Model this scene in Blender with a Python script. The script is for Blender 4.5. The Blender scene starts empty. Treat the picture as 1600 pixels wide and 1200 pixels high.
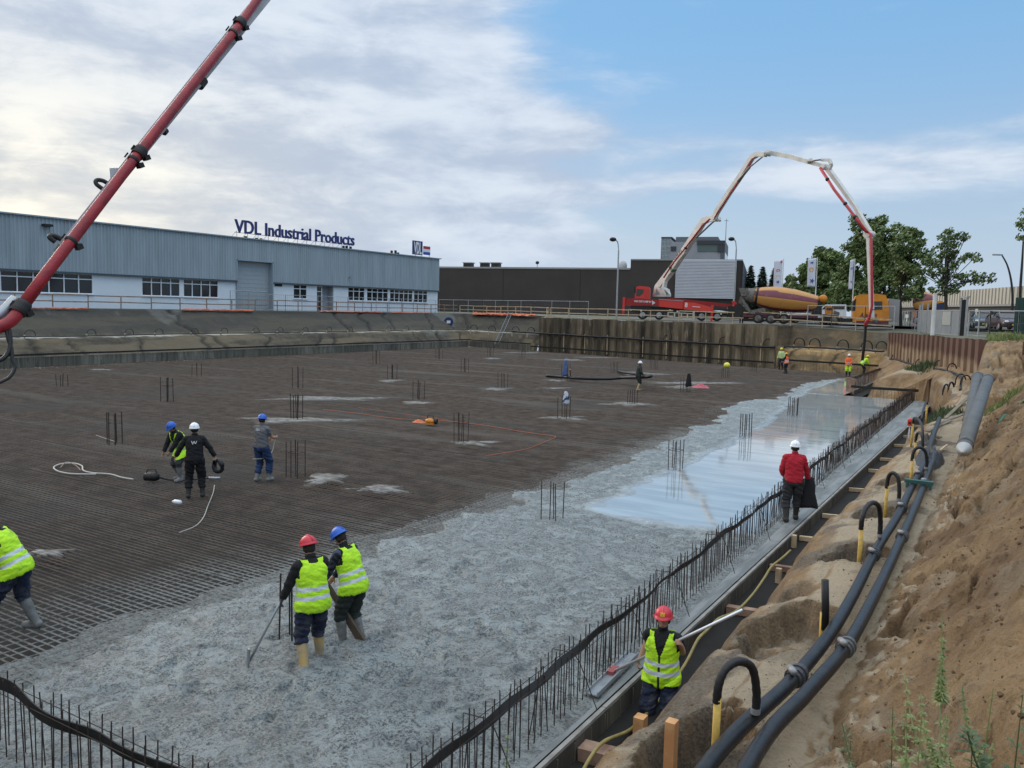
import bpy, bmesh, math, random
import numpy as np
from mathutils import Vector, Matrix
S=bpy.context.scene; COL=S.collection
random.seed(7); rng=np.random.default_rng(7)
# ---------------------------------------------------------------- camera
FPX=1290.; TH=math.radians(31.5); PIT=math.radians(5.2); ROL=math.radians(1.3); CH=4.85
_r=np.array([math.cos(TH),math.sin(TH),0]); _f0=np.array([-math.sin(TH),math.cos(TH),0]); _z=np.array([0,0,1.])
_f=_f0*math.cos(PIT)-_z*math.sin(PIT); _u=_z*math.cos(PIT)+_f0*math.sin(PIT)
_R=math.cos(ROL)*_r+math.sin(ROL)*_u; _U=-math.sin(ROL)*_r+math.cos(ROL)*_u
cd=bpy.data.cameras.new('camera'); cam=bpy.data.objects.new('camera',cd); COL.objects.link(cam)
cd.sensor_width=36; cd.lens=36*FPX/1600; cd.clip_start=.05; cd.clip_end=9000
M4=Matrix(((_R[0],_U[0],-_f[0],0),(_R[1],_U[1],-_f[1],0),(_R[2],_U[2],-_f[2],CH),(0,0,0,1)))
cam.matrix_world=M4; S.camera=cam
def ray(x,y): return _f+_R*(x-800)/FPX-_U*(y-600)/FPX
def P(x,y,z=0.):
    d=ray(x,y); return Vector(np.array([0,0,CH])+d*(z-CH)/d[2])
def D(x,y,dist):
    d=ray(x,y); return Vector(np.array([0,0,CH])+d*dist/math.hypot(d[0],d[1]))
def onX(x,y,xp):
    d=ray(x,y); return Vector(np.array([0,0,CH])+d*xp/d[0])
def onPlane(x,y,p0,n):
    d=Vector(ray(x,y)); c=Vector((0,0,CH)); return c+d*((p0-c).dot(n)/d.dot(n))
# ---------------------------------------------------------------- light, sky
S.view_settings.view_transform='Standard'; S.view_settings.look='None'; S.view_settings.gamma=1
S.view_settings.exposure=0.28
SUN_AZ=math.radians(31.5+42); SUN_EL=math.radians(16)     # measured anticlockwise from +Y
sd=bpy.data.lights.new('sun','SUN'); sd.energy=1.25; sd.angle=math.radians(32); sd.color=(1,.86,.7)
sun=bpy.data.objects.new('sun',sd); COL.objects.link(sun)
sv=Vector((-math.sin(SUN_AZ)*math.cos(SUN_EL),math.cos(SUN_AZ)*math.cos(SUN_EL),math.sin(SUN_EL)))
sun.rotation_euler=sv.to_track_quat('Z','Y').to_euler(); sun.location=(0,0,60)
W=bpy.data.worlds.new('World'); S.world=W; W.use_nodes=True
def make_world():
    nt=W.node_tree; N=nt.nodes; L=nt.links; N.clear()
    out=N.new('ShaderNodeOutputWorld'); bg=N.new('ShaderNodeBackground'); L.new(bg.outputs[0],out.inputs[0])
    sky=N.new('ShaderNodeTexSky'); sky.sky_type='NISHITA'; sky.sun_disc=False
    sky.sun_elevation=SUN_EL; sky.sun_rotation=-SUN_AZ; sky.altitude=50; sky.air_density=1.0; sky.dust_density=.6; sky.ozone_density=2.0
    tc=N.new('ShaderNodeTexCoord')
    def mth(op,a,b=None,c=None,cl=False):
        n=N.new('ShaderNodeMath'); n.operation=op; n.use_clamp=cl
        for i,v in enumerate((a,b,c)):
            if v is None: continue
            if isinstance(v,(int,float)): n.inputs[i].default_value=v
            else: L.new(v,n.inputs[i])
        return n.outputs[0]
    def dot(v):
        n=N.new('ShaderNodeVectorMath'); n.operation='DOT_PRODUCT'; L.new(tc.outputs['Generated'],n.inputs[0]); n.inputs[1].default_value=v; return n.outputs['Value']
    def ss(x,a,b,lo=0.,hi=1.):
        n=N.new('ShaderNodeMapRange'); n.interpolation_type='SMOOTHERSTEP'; L.new(x,n.inputs[0])
        n.inputs[1].default_value=a; n.inputs[2].default_value=b; n.inputs[3].default_value=lo; n.inputs[4].default_value=hi; return n.outputs[0]
    rx=dot(tuple(_r)); fx=dot(tuple(_f0)); zz=dot((0,0,1))
    az=mth('ARCTAN2',rx,fx); el=mth('ARCSINE',zz)      # az: 0 ahead, + to the right (world directions)
    def noise(sx,sy,scale,det,rough,off=0.,dist=0.):
        cb=N.new('ShaderNodeCombineXYZ'); L.new(mth('MULTIPLY',az,sx),cb.inputs[0]); L.new(mth('ADD',mth('MULTIPLY',el,sy),off),cb.inputs[1])
        n=N.new('ShaderNodeTexNoise'); L.new(cb.outputs[0],n.inputs['Vector']); n.inputs['Scale'].default_value=scale; n.inputs['Detail'].default_value=det
        n.inputs['Roughness'].default_value=rough; n.inputs['Distortion'].default_value=dist; return n.outputs[0]
    n1=noise(.8,3.3,3.2,9,.53,3.1,.2); n2=noise(1.0,3.6,7,8,.6,9.7,.3); n3=noise(.5,5,4,6,.5,1.3,.2); n4=noise(1,2.2,13,6,.62,5.5,.4)
    # cover: much on the left, thinning to clear blue upper right, and a soft band lower down
    lx=mth('ADD',az,mth('MULTIPLY',mth('SUBTRACT',el,.25),.25))
    left=ss(lx,.26,-.26)
    band=mth('MULTIPLY',ss(el,.10,.16),ss(el,.27,.19))
    low=ss(el,.17,.02)
    cov=mth('ADD',mth('MULTIPLY',left,.64),mth('MULTIPLY',band,.24))
    cov=mth('ADD',cov,mth('MULTIPLY',low,.10))
    up=ss(el,.42,.75); cov=mth('ADD',cov,mth('MULTIPLY',up,.22))
    dens=mth('ADD',mth('MULTIPLY',n1,1.0),mth('MULTIPLY',n2,.45))
    dens=mth('ADD',dens,mth('MULTIPLY',n3,.35))
    m=ss(mth('ADD',dens,cov),.98,1.40)
    # cloud tone: lit edges against grey bellies
    tone=ss(mth('ADD',mth('MULTIPLY',n1,.55),mth('ADD',mth('MULTIPLY',n4,.3),mth('MULTIPLY',n2,.45))),.50,.82)
    def mixc(f,a,b):
        n=N.new('ShaderNodeMix'); n.data_type='RGBA'
        if isinstance(f,(int,float)): n.inputs['Factor'].default_value=f
        else: L.new(f,n.inputs['Factor'])
        for k,v in ((6,a),(7,b)):
            if isinstance(v,tuple): n.inputs[k].default_value=(*v,1)
            else: L.new(v,n.inputs[k])
        return n.outputs[2]
    warm=mth('MULTIPLY',ss(az,.02,-.62),ss(el,.42,.0))
    dark=mixc(warm,(.40,.47,.59),(.55,.56,.56)); lite=mixc(warm,(.62,.68,.76),(1.0,.93,.77))
    cloud=mixc(tone,dark,lite)
    # sky: nishita brought to the range of the picture, hazier towards the horizon
    sc=N.new('ShaderNodeVectorMath'); sc.operation='SCALE'; L.new(sky.outputs[0],sc.inputs[0]); sc.inputs['Scale'].default_value=.07
    clear=mixc(.72,sc.outputs[0],mixc(ss(el,.02,.36),(.45,.57,.72),(.235,.485,.80)))
    c=mixc(mth('MULTIPLY',m,.93),clear,cloud)
    hz=mixc(warm,(.43,.52,.65),(.74,.71,.64))
    c=mixc(mth('MULTIPLY',ss(el,.13,-.01),.62),c,hz)
    # unseen overhead sky whitened and brightened to add neutral light on the ground
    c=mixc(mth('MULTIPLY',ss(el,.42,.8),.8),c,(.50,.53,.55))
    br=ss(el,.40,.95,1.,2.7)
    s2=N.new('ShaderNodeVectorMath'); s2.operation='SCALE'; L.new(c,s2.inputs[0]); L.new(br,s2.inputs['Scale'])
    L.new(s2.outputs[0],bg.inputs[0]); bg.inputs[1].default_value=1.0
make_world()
# ---------------------------------------------------------------- materials
MT={}
def mat(name,col,rough=.7,metal=0.,var=0.,vs=3.,col2=None,bump=0.,bs=30.,ior=1.45,stretch=None,coat=0.,det=6,lo=.35,hi=.65,noiserough=0.):
    if name in MT: return MT[name]
    m=bpy.data.materials.new(name); m.use_nodes=True; nt=m.node_tree; N=nt.nodes; L=nt.links
    b=N['Principled BSDF']; b.inputs['Roughness'].default_value=rough; b.inputs['Metallic'].default_value=metal; b.inputs['IOR'].default_value=ior
    b.inputs['Base Color'].default_value=(*col,1); b.inputs['Coat Weight'].default_value=coat
    if var>0 or col2 or bump>0:
        g=N.new('ShaderNodeNewGeometry'); v=g.outputs['Position']
        if stretch:
            mp=N.new('ShaderNodeMapping'); mp.inputs['Scale'].default_value=stretch; L.new(v,mp.inputs[0]); v2=mp.outputs[0]
        else: v2=v
    if var>0 or col2:
        t=N.new('ShaderNodeTexNoise'); L.new(v2,t.inputs['Vector']); t.inputs['Scale'].default_value=vs; t.inputs['Detail'].default_value=det; t.inputs['Roughness'].default_value=.6
        mr=N.new('ShaderNodeMapRange'); L.new(t.outputs[0],mr.inputs[0]); mr.inputs[1].default_value=lo; mr.inputs[2].default_value=hi
        c2=col2 or tuple(c*(1-var) for c in col)
        mx=N.new('ShaderNodeMix'); mx.data_type='RGBA'; L.new(mr.outputs[0],mx.inputs['Factor']); mx.inputs[6].default_value=(*c2,1); mx.inputs[7].default_value=(*col,1)
        L.new(mx.outputs[2],b.inputs['Base Color'])
    if bump>0:
        t=N.new('ShaderNodeTexNoise'); L.new(v,t.inputs['Vector']); t.inputs['Scale'].default_value=bs; t.inputs['Detail'].default_value=5
        bn=N.new('ShaderNodeBump'); bn.inputs['Strength'].default_value=bump; bn.inputs['Distance'].default_value=.02; L.new(t.outputs[0],bn.inputs['Height']); L.new(bn.outputs[0],b.inputs['Normal'])
    MT[name]=m; return m
class G:   # small node helper for the richer materials
    def __init__(s,name,rough=.8):
        m=bpy.data.materials.new(name); m.use_nodes=True; s.m=m; s.N=m.node_tree.nodes; s.L=m.node_tree.links; s.b=s.N['Principled BSDF']
        s.b.inputs['Roughness'].default_value=rough; g=s.N.new('ShaderNodeNewGeometry'); s.pos=g.outputs['Position']; s.nrm=g.outputs['Normal']; MT[name]=m
    def lk(s,v,i):
        if isinstance(v,(int,float)): i.default_value=v
        elif isinstance(v,tuple): i.default_value=(*v,1) if len(i.default_value)==4 else v
        else: s.L.new(v,i)
    def noise(s,scale,det=6,rough=.6,st=None,dist=0.,vec=None):
        v=vec or s.pos
        if st:
            mp=s.N.new('ShaderNodeMapping'); mp.inputs['Scale'].default_value=st; s.L.new(v,mp.inputs[0]); v=mp.outputs[0]
        t=s.N.new('ShaderNodeTexNoise'); s.L.new(v,t.inputs['Vector']); t.inputs['Scale'].default_value=scale; t.inputs['Detail'].default_value=det; t.inputs['Roughness'].default_value=rough; t.inputs['Distortion'].default_value=dist
        return t.outputs[0]
    def vor(s,scale,feat='F1',st=None):
        v=s.pos
        if st:
            mp=s.N.new('ShaderNodeMapping'); mp.inputs['Scale'].default_value=st; s.L.new(v,mp.inputs[0]); v=mp.outputs[0]
        t=s.N.new('ShaderNodeTexVoronoi'); t.feature=feat; s.L.new(v,t.inputs['Vector']); t.inputs['Scale'].default_value=scale; return t.outputs[0]
    def mr(s,x,a,b,c=0.,d=1.,sm=True):
        n=s.N.new('ShaderNodeMapRange'); 
        if sm: n.interpolation_type='SMOOTHSTEP'
        s.L.new(x,n.inputs[0])
        for i,v in enumerate((a,b,c,d)): s.lk(v,n.inputs[i+1])
        return n.outputs[0]
    def mix(s,f,a,b):
        n=s.N.new('ShaderNodeMix'); n.data_type='RGBA'; s.lk(f,n.inputs['Factor']); s.lk(a,n.inputs[6]); s.lk(b,n.inputs[7]); return n.outputs[2]
    def math(s,op,a,b=0.):
        n=s.N.new('ShaderNodeMath'); n.operation=op; s.lk(a,n.inputs[0]); s.lk(b,n.inputs[1]); return n.outputs[0]
    def sep(s):
        n=s.N.new('ShaderNodeSeparateXYZ'); s.L.new(s.pos,n.inputs[0]); return n.outputs
    def attr(s,name):
        n=s.N.new('ShaderNodeAttribute'); n.attribute_name=name; return n.outputs['Fac']
    def bump(s,h,st=.5,dist=.02,prev=None):
        n=s.N.new('ShaderNodeBump'); s.lk(st,n.inputs['Strength']); n.inputs['Distance'].default_value=dist; s.L.new(h,n.inputs['Height'])
        if prev: s.L.new(prev,n.inputs['Normal'])
        s.L.new(n.outputs[0],s.b.inputs['Normal']); return n.outputs[0]
    def color(s,c): s.lk(c,s.b.inputs['Base Color']); return s
def m_sand():
    g=G('sand',.95); a=g.noise(.55,7,.65); b=g.noise(3.2,8,.7); c=g.noise(26,5,.7); X=g.sep()
    col=g.mix(g.mr(a,.36,.62),(.185,.112,.055),(.34,.225,.115))
    col=g.mix(g.mr(b,.50,.70,0,.75),col,(.115,.072,.042))
    dry=g.mr(g.noise(1.1,6,.6,(1,.45,1)),.52,.62,0,.55); col=g.mix(dry,col,(.27,.215,.15))
    # pale fine sand on the level bench
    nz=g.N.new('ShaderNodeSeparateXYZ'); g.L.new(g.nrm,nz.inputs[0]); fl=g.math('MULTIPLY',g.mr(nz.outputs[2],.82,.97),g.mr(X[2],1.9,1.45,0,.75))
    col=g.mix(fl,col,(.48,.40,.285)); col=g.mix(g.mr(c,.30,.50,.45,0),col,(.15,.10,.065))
    dk=g.mr(g.vor(1.3),.05,.16,.35,0); col=g.mix(dk,col,(.12,.09,.065))
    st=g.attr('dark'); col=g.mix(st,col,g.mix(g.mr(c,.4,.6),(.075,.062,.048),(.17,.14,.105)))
    g.color(col); p=g.bump(b,1.,.16); p=g.bump(g.noise(11,6,.7),.8,.05,p); g.bump(c,.9,.03,p); return g.m
def m_slope():
    g=G('clay_slope',.95); a=g.noise(.12,6,.6); b=g.noise(.9,8,.7); c=g.noise(.35,5,.6,(1,.25,3)); v=g.noise(.7,6,.7,(1.,1.,.06)); X=g.sep()
    col=g.mix(g.mr(b,.35,.68),(.043,.035,.025),(.105,.084,.056))
    col=g.mix(g.mr(X[0],-45,-15),col,g.mix(g.mr(b,.35,.7),(.30,.185,.075),(.52,.35,.17)))
    col=g.mix(g.mr(v,.5,.68,0,.7),col,(.055,.05,.04))
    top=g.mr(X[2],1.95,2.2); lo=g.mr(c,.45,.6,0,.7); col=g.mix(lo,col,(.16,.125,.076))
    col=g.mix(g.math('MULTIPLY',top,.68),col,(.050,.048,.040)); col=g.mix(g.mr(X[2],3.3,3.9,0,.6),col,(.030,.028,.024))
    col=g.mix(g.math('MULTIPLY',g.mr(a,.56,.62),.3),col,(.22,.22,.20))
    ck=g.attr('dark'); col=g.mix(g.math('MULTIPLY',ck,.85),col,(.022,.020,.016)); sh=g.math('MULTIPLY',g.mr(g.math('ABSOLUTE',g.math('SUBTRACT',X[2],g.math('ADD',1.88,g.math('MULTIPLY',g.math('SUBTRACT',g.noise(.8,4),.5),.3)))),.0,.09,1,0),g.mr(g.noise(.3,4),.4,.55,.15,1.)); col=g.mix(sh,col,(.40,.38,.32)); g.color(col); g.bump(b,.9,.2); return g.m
def m_mat():
    g=G('rusty_rebar',.75); X=g.sep(); a=g.noise(.22,5,.6); b=g.noise(1.6,7,.7); s=g.noise(.5,5,.6,(.12,1,1)); n=g.noise(9,4,.6)
    col=g.mix(g.mr(b,.35,.65),(.054,.038,.028),(.118,.087,.065))
    col=g.mix(g.mr(s,.52,.68,0,.7),col,(.15,.13,.108))
    col=g.mix(g.mr(a,.50,.64,0,.5),col,(.075,.072,.066))
    e=g.math('ADD',X[0],g.math('MULTIPLY',g.math('ADD',g.math('MULTIPLY',a,1.),g.math('MULTIPLY',b,.5)),5.))
    near=g.mr(X[1],16,6,0,1.6); e=g.math('ADD',e,near)
    sp=g.math('MULTIPLY',g.mr(e,-8.6,-6.2,0,1),g.mr(n,.35,.55,.35,1)); col=g.mix(sp,col,(.24,.24,.225))
    g.color(col); return g.m
def m_conc():
    g=G('fresh_concrete',.55); w=g.attr('wet'); a=g.noise(.9,7,.65); b=g.noise(26,6,.8); c=g.noise(48,4,.75); d=g.noise(3,7,.75,dist=1.2); k=g.noise(.35,5,.6)
    col=g.mix(g.mr(b,.42,.56),(.085,.096,.095),(.46,.505,.50)); col=g.mix(g.mr(g.noise(2.2,5,.6,dist=.8),.40,.54,.40,0),col,(.14,.155,.155))
    col=g.mix(g.mr(d,.47,.59,0,.75),col,(.50,.56,.56)); col=g.mix(g.mr(a,.45,.60,.25,0),col,(.14,.15,.152))
    col=g.mix(g.mr(c,.36,.47,.70,0),col,(.055,.062,.062))
    smooth=g.mix(g.mr(g.noise(.8,6,.6,(.5,2.4,1)),.35,.65),(.25,.285,.30),(.34,.385,.40))
    g.color(g.mix(w,col,smooth))
    wl=g.mr(k,.40,.60,.5,.36); g.lk(g.mix(w,g.mr(a,.4,.6,.40,.6),g.mr(g.noise(1.1,5,.6,(.5,2.5,1)),.4,.7,.03,.11)),g.b.inputs['Roughness'])
    g.lk(g.mr(w,0,1,1.5,2.0,False),g.b.inputs['IOR'])
    inv=g.math('SUBTRACT',1.,w); p=g.bump(b,g.math('MULTIPLY',inv,1.),.09); p=g.bump(c,g.math('MULTIPLY',inv,.6),.02,p)
    g.bump(g.noise(2.2,3,.5,(.4,2.,1)),.03,.03,p); return g.m
def m_streak(name,c1,c2,c3,sc=.9):
    g=G(name,.85); a=g.noise(sc,7,.65,(1,1,.07)); b=g.noise(2.5,7,.7,(1,1,.22)); k=g.noise(.25,4,.5,(1,1,.05))
    col=g.mix(g.mr(a,.40,.60),c1,c2); col=g.mix(g.mr(b,.50,.66,0,.8),col,c3); col=g.mix(g.mr(k,.45,.55,.5,0),col,tuple(x*.35 for x in c1))
    g.color(col); g.bump(b,.4,.03); return g.m
def m_ledge():
    g=G('trowelled_concrete',.5); a=g.noise(1.5,6,.6,(3,.35,1)); b=g.noise(20,5,.7); c=g.noise(3,6,.7)
    col=g.mix(g.mr(a,.38,.62),(.13,.14,.135),(.235,.245,.24)); col=g.mix(g.mr(c,.55,.68,0,.7),col,(.11,.12,.12)); g.color(col)
    g.b.inputs['IOR'].default_value=1.55; g.bump(b,.25,.01); return g.m
def m_wood(name,c1,c2):
    g=G(name,.8); a=g.noise(3,6,.6); g.color(g.mix(g.mr(a,.35,.65),c1,c2)); g.bump(g.noise(40,3,.6),.3,.005); return g.m
def m_ground():
    g=G('trodden_ground',.95); a=g.noise(.05,6,.6); b=g.noise(.8,7,.7)
    col=g.mix(g.mr(b,.35,.65),(.085,.08,.062),(.15,.135,.105)); col=g.mix(g.mr(a,.46,.56,0,.7),col,(.075,.095,.04)); g.color(col); g.bump(b,.5,.1); return g.m
def m_leaf(name,c1,c2):
    g=G(name,.6); a=g.noise(.45,3,.5); b=g.noise(4,3,.6); g.color(g.mix(g.mr(a,.35,.65),c1,g.mix(g.mr(b,.3,.7),c2,c1)))
    g.b.inputs['Transmission Weight'].default_value=0; return g.m
def m_drum():
    g=G('drum_paint',.5); tc=g.N.new('ShaderNodeAttribute'); tc.attribute_name='stripe'
    n=g.noise(2,6,.7); k=g.mr(tc.outputs['Fac'],.48,.52); col=g.mix(k,(.52,.25,.06),(.17,.035,.055)); g.color(g.mix(g.mr(n,.5,.7,0,.5),col,(.22,.15,.10))); return g.m
MSAND=m_sand(); MSLOPE=m_slope(); MREBAR=m_mat(); MCONC=m_conc(); MLEDGE=m_ledge(); MGROUND=m_ground(); MDRUM=m_drum()
MPILE=m_streak('pile_steel',(.075,.058,.040),(.21,.165,.105),(.30,.235,.15))
def m_rpile():
    g=G('rusty_pile_steel',.85); X=g.sep(); a=g.noise(1.5,7,.65,(1,1,.07)); b=g.noise(2.5,7,.7,(1,1,.3)); h=g.math('ADD',X[2],g.math('MULTIPLY',g.math('SUBTRACT',a,.5),1.6))
    col=g.mix(g.mr(a,.40,.60),(.20,.125,.07),(.32,.225,.14)); col=g.mix(g.mr(h,2.5,2.95),col,(.115,.058,.040)); col=g.mix(g.mr(b,.5,.66,0,.5),col,(.13,.08,.05)); g.color(col); g.bump(b,.4,.03); return g.m
MRPILE=m_rpile(); _unused=0
MFORM=m_streak('formwork_board',(.050,.045,.037),(.085,.077,.062),(.13,.12,.10),2.)
WOOD=m_wood('pale_timber',(.40,.30,.185),(.56,.44,.29)); WOODR=m_wood('stained_timber',(.22,.13,.09),(.36,.24,.17)); WOODO=m_wood('orange_timber',(.42,.20,.08),(.58,.32,.14))
BAR=mat('bar_steel',(.055,.038,.032),.7,.2,.5,6); STRIP=mat('black_waterstop',(.016,.015,.015),.75,var=.4,vs=8)
BLK=mat('black_rubber',(.012,.012,.013),.5,bump=.2,bs=60); BLKP=mat('black_pipe',(.010,.012,.016),.40,col2=(.020,.019,.018),vs=7,lo=.6,hi=.4,bump=.2,bs=16); YEL=mat('yellow_pvc',(.62,.40,.07),.5,col2=(.42,.28,.08),vs=14)
RED=mat('red_paint',(.50,.018,.022),.35,var=.25,vs=2,coat=.3); REDP=mat('red_pipe_paint',(.33,.013,.020),.40,col2=(.19,.010,.016),vs=9,bump=.15,bs=40)
WHT=mat('white_paint',(.70,.70,.67),.45,col2=(.52,.52,.50),vs=1.5); GREYB=mat('grey_boom_paint',(.40,.41,.43),.5,var=.3,vs=3)
DSTEEL=mat('dark_steel',(.035,.033,.032),.55,.4,var=.4,vs=8); GALV=mat('galvanised_steel',(.42,.44,.46),.45,.6,var=.25,vs=5); ALU=mat('aluminium',(.62,.63,.64),.35,.7)
GLASS=mat('dark_glass',(.012,.016,.02),.08,ior=1.5); TYRE=mat('tyre_rubber',(.02,.02,.02),.85); PLW=mat('white_wall_paint',(.72,.76,.80),.7,var=.06,vs=1.2)
ORNG=mat('orange_paint',(.72,.27,.02),.45,col2=(.55,.20,.02),vs=1.2)
# ---------------------------------------------------------------- mesh builder
ROOT={}
def nf(x,y,seed=0):
    xi=np.floor(x).astype(np.int64); yi=np.floor(y).astype(np.int64); fx=x-xi; fy=y-yi; fx=fx*fx*(3-2*fx); fy=fy*fy*(3-2*fy)
    def h(a,b):
        n=(a*374761393+b*668265263+seed*1442695041)&0x7fffffff; n=((n^(n>>13))*1274126177)&0x7fffffff; return ((n^(n>>16))&0xffff)/65535.
    return (h(xi,yi)*(1-fx)+h(xi+1,yi)*fx)*(1-fy)+(h(xi,yi+1)*(1-fx)+h(xi+1,yi+1)*fx)*fy
def fbm(x,y,o=5,seed=0,g=.5):
    x=np.asarray(x,float); y=np.asarray(y,float); s=0; a=1; t=0
    for i in range(o): s=s+a*nf(x*2**i+17*i,y*2**i-9*i,seed+i); t+=a; a*=g
    return s/t-.5
class MB:
    def __init__(s): s.v=[]; s.f=[]; s.mi=[]; s.cur=0
    def mat(s,i): s.cur=i; return s
    def add(s,vs,fs):
        o=len(s.v); s.v+= [tuple(v) for v in vs]; s.f+=[tuple(o+i for i in f) for f in fs]; s.mi+=[s.cur]*len(fs); return s
    def box(s,c,d,M=None):
        x,y,z=d[0]/2,d[1]/2,d[2]/2; c=Vector(c)
        vs=[Vector((a*x,b*y,e*z)) for a in (-1,1) for b in (-1,1) for e in (-1,1)]
        if M is not None: vs=[M@v for v in vs]
        return s.add([v+c for v in vs],[(0,1,3,2),(4,6,7,5),(0,4,5,1),(2,3,7,6),(0,2,6,4),(1,5,7,3)])
    def hexa(s,b,t): # bottom quad, top quad
        return s.add(list(b)+list(t),[(3,2,1,0),(4,5,6,7),(0,1,5,4),(1,2,6,5),(2,3,7,6),(3,0,4,7)])
    def beam(s,p,q,w,h,up=(0,0,1),w2=None,h2=None):
        p=Vector(p); q=Vector(q); d=(q-p).normalized(); u=Vector(up); r=d.cross(u)
        if r.length<1e-4: r=d.cross(Vector((1,0,0)))
        r.normalize(); u=r.cross(d); w2=w if w2 is None else w2; h2=h if h2 is None else h2
        A=[p+r*a*w/2+u*b*h/2 for a,b in ((-1,-1),(1,-1),(1,1),(-1,1))]; B=[q+r*a*w2/2+u*b*h2/2 for a,b in ((-1,-1),(1,-1),(1,1),(-1,1))]
        return s.add(A+B,[(0,1,2,3),(7,6,5,4),(0,4,5,1),(1,5,6,2),(2,6,7,3),(3,7,4,0)])
    def tube(s,pts,r,n=8,cap=True):
        pts=[Vector(p) for p in pts]; R=r if hasattr(r,'__len__') else [r]*len(pts); o=len(s.v); fs=[]; vs=[]
        t=(pts[1]-pts[0]).normalized(); a=Vector((0,0,1)) if abs(t.z)<.9 else Vector((1,0,0)); nrm=(a-t*a.dot(t)).normalized()
        for i,p in enumerate(pts):
            if i==0: d=pts[1]-pts[0]
            elif i==len(pts)-1: d=pts[-1]-pts[-2]
            else: d=(pts[i+1]-pts[i]).normalized()+(pts[i]-pts[i-1]).normalized()
            d=d.normalized() if d.length>1e-9 else t
            nrm=nrm-d*nrm.dot(d); nrm=nrm.normalized() if nrm.length>1e-6 else d.orthogonal().normalized(); b=d.cross(nrm)
            for k in range(n):
                an=2*math.pi*k/n; vs.append(p+(nrm*math.cos(an)+b*math.sin(an))*R[i])
        for i in range(len(pts)-1):
            for k in range(n): fs.append((i*n+k,i*n+(k+1)%n,(i+1)*n+(k+1)%n,(i+1)*n+k))
        if cap: fs.append(tuple(range(n-1,-1,-1))); fs.append(tuple((len(pts)-1)*n+k for k in range(n)))
        return s.add(vs,fs)
    def lathe(s,prof,o,ax,n=20,cap=True): # prof [(dist along axis, radius)]
        o=Vector(o); ax=Vector(ax).normalized(); return s.tube([o+ax*a for a,_ in prof],[max(b,1e-4) for _,b in prof],n,cap)
    def disc(s,c,ax,r,h,n=20): c=Vector(c); ax=Vector(ax).normalized(); return s.tube([c-ax*h/2,c+ax*h/2],r,n)
    def ell(s,c,rad,nu=12,nv=8,M=None):
        vs=[];fs=[];c=Vector(c)
        for j in range(nv+1):
            ph=math.pi*j/nv
            for i in range(nu):
                a=2*math.pi*i/nu; v=Vector((math.sin(ph)*math.cos(a)*rad[0],math.sin(ph)*math.sin(a)*rad[1],math.cos(ph)*rad[2])); vs.append((M@v if M is not None else v)+c)
        for j in range(nv):
            for i in range(nu): fs.append((j*nu+i,(j+1)*nu+i,(j+1)*nu+(i+1)%nu,j*nu+(i+1)%nu))
        return s.add(vs,fs)
    def plate(s,poly,n,th): # polygon with thickness along n
        n=Vector(n).normalized(); a=[Vector(p)+n*th/2 for p in poly]; b=[Vector(p)-n*th/2 for p in poly]; k=len(a)
        return s.add(a+b,[tuple(range(k)),tuple(range(2*k-1,k-1,-1))]+[(i,i+k,(i+1)%k+k,(i+1)%k) for i in range(k)])
    def build(s,name,mats,parent=None,local=False,smooth=False,org=None):
        me=bpy.data.meshes.new(name); v=np.array(s.v,float).reshape(-1,3)
        if parent is not None and not local:
            Mi=np.array(ROOT[parent.name].inverted()); v=v@Mi[:3,:3].T+Mi[:3,3]
        o0=None
        if parent is None and not local:
            o0=np.array([(v[:,0].min()+v[:,0].max())/2,(v[:,1].min()+v[:,1].max())/2,v[:,2].min()]) if org is None else np.array(org); v=v-o0
        me.from_pydata(v.tolist(),[],s.f); 
        for m in (mats if isinstance(mats,(list,tuple)) else [mats]): me.materials.append(m)
        me.polygons.foreach_set('material_index',s.mi)
        if smooth: me.polygons.foreach_set('use_smooth',[True]*len(s.f))
        me.update(); return link(name,me,parent,o0)
def link(name,me,parent=None,o0=None):
    o=bpy.data.objects.new(name,me); COL.objects.link(o)
    if parent is not None: o.parent=parent; ROOT[o.name]=ROOT[parent.name]
    else:
        if o0 is not None: o.location=o0
        ROOT[o.name]=Matrix.Translation(o.location)
    return o
def tag(o,label=None,cat=None,group=None,kind=None):
    for k,v in (('label',label),('category',cat),('group',group),('kind',kind)):
        if v: o[k]=v
    return o
def thing(name,label,cat,loc=(0,0,0),rz=0.,group=None,M=None):
    o=bpy.data.objects.new(name,None); COL.objects.link(o); o.empty_display_size=.2
    m=M if M is not None else Matrix.Translation(Vector(loc))@Matrix.Rotation(rz,4,'Z'); o.matrix_world=m; ROOT[o.name]=m.copy(); return tag(o,label,cat,group)
KIDS={}
def dup(root,loc,rz=0.,label=None,group=None,scale=None):
    r=root.copy(); COL.objects.link(r); r.location=loc; r.rotation_euler=(0,0,rz)
    if scale: r.scale=scale
    if label: r['label']=label
    if group: r['group']=group
    for ch in [o for o in bpy.data.objects if o.parent==root]:
        c=ch.copy(); COL.objects.link(c); c.parent=r
        for g in [o for o in bpy.data.objects if o.parent==ch]:
            d=g.copy(); COL.objects.link(d); d.parent=c
    return r
def catmull(pts,k=6):
    pts=[Vector(p) for p in pts]; out=[]; n=len(pts)
    for i in range(n-1):
        a=pts[max(i-1,0)];b=pts[i];c=pts[i+1];d=pts[min(i+2,n-1)]
        for j in range(k):
            t=j/k; out.append(.5*((2*b)+(c-a)*t+(2*a-5*b+4*c-d)*t*t+(3*b-a-3*c+d)*t**3))
    out.append(pts[-1]); return out
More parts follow.
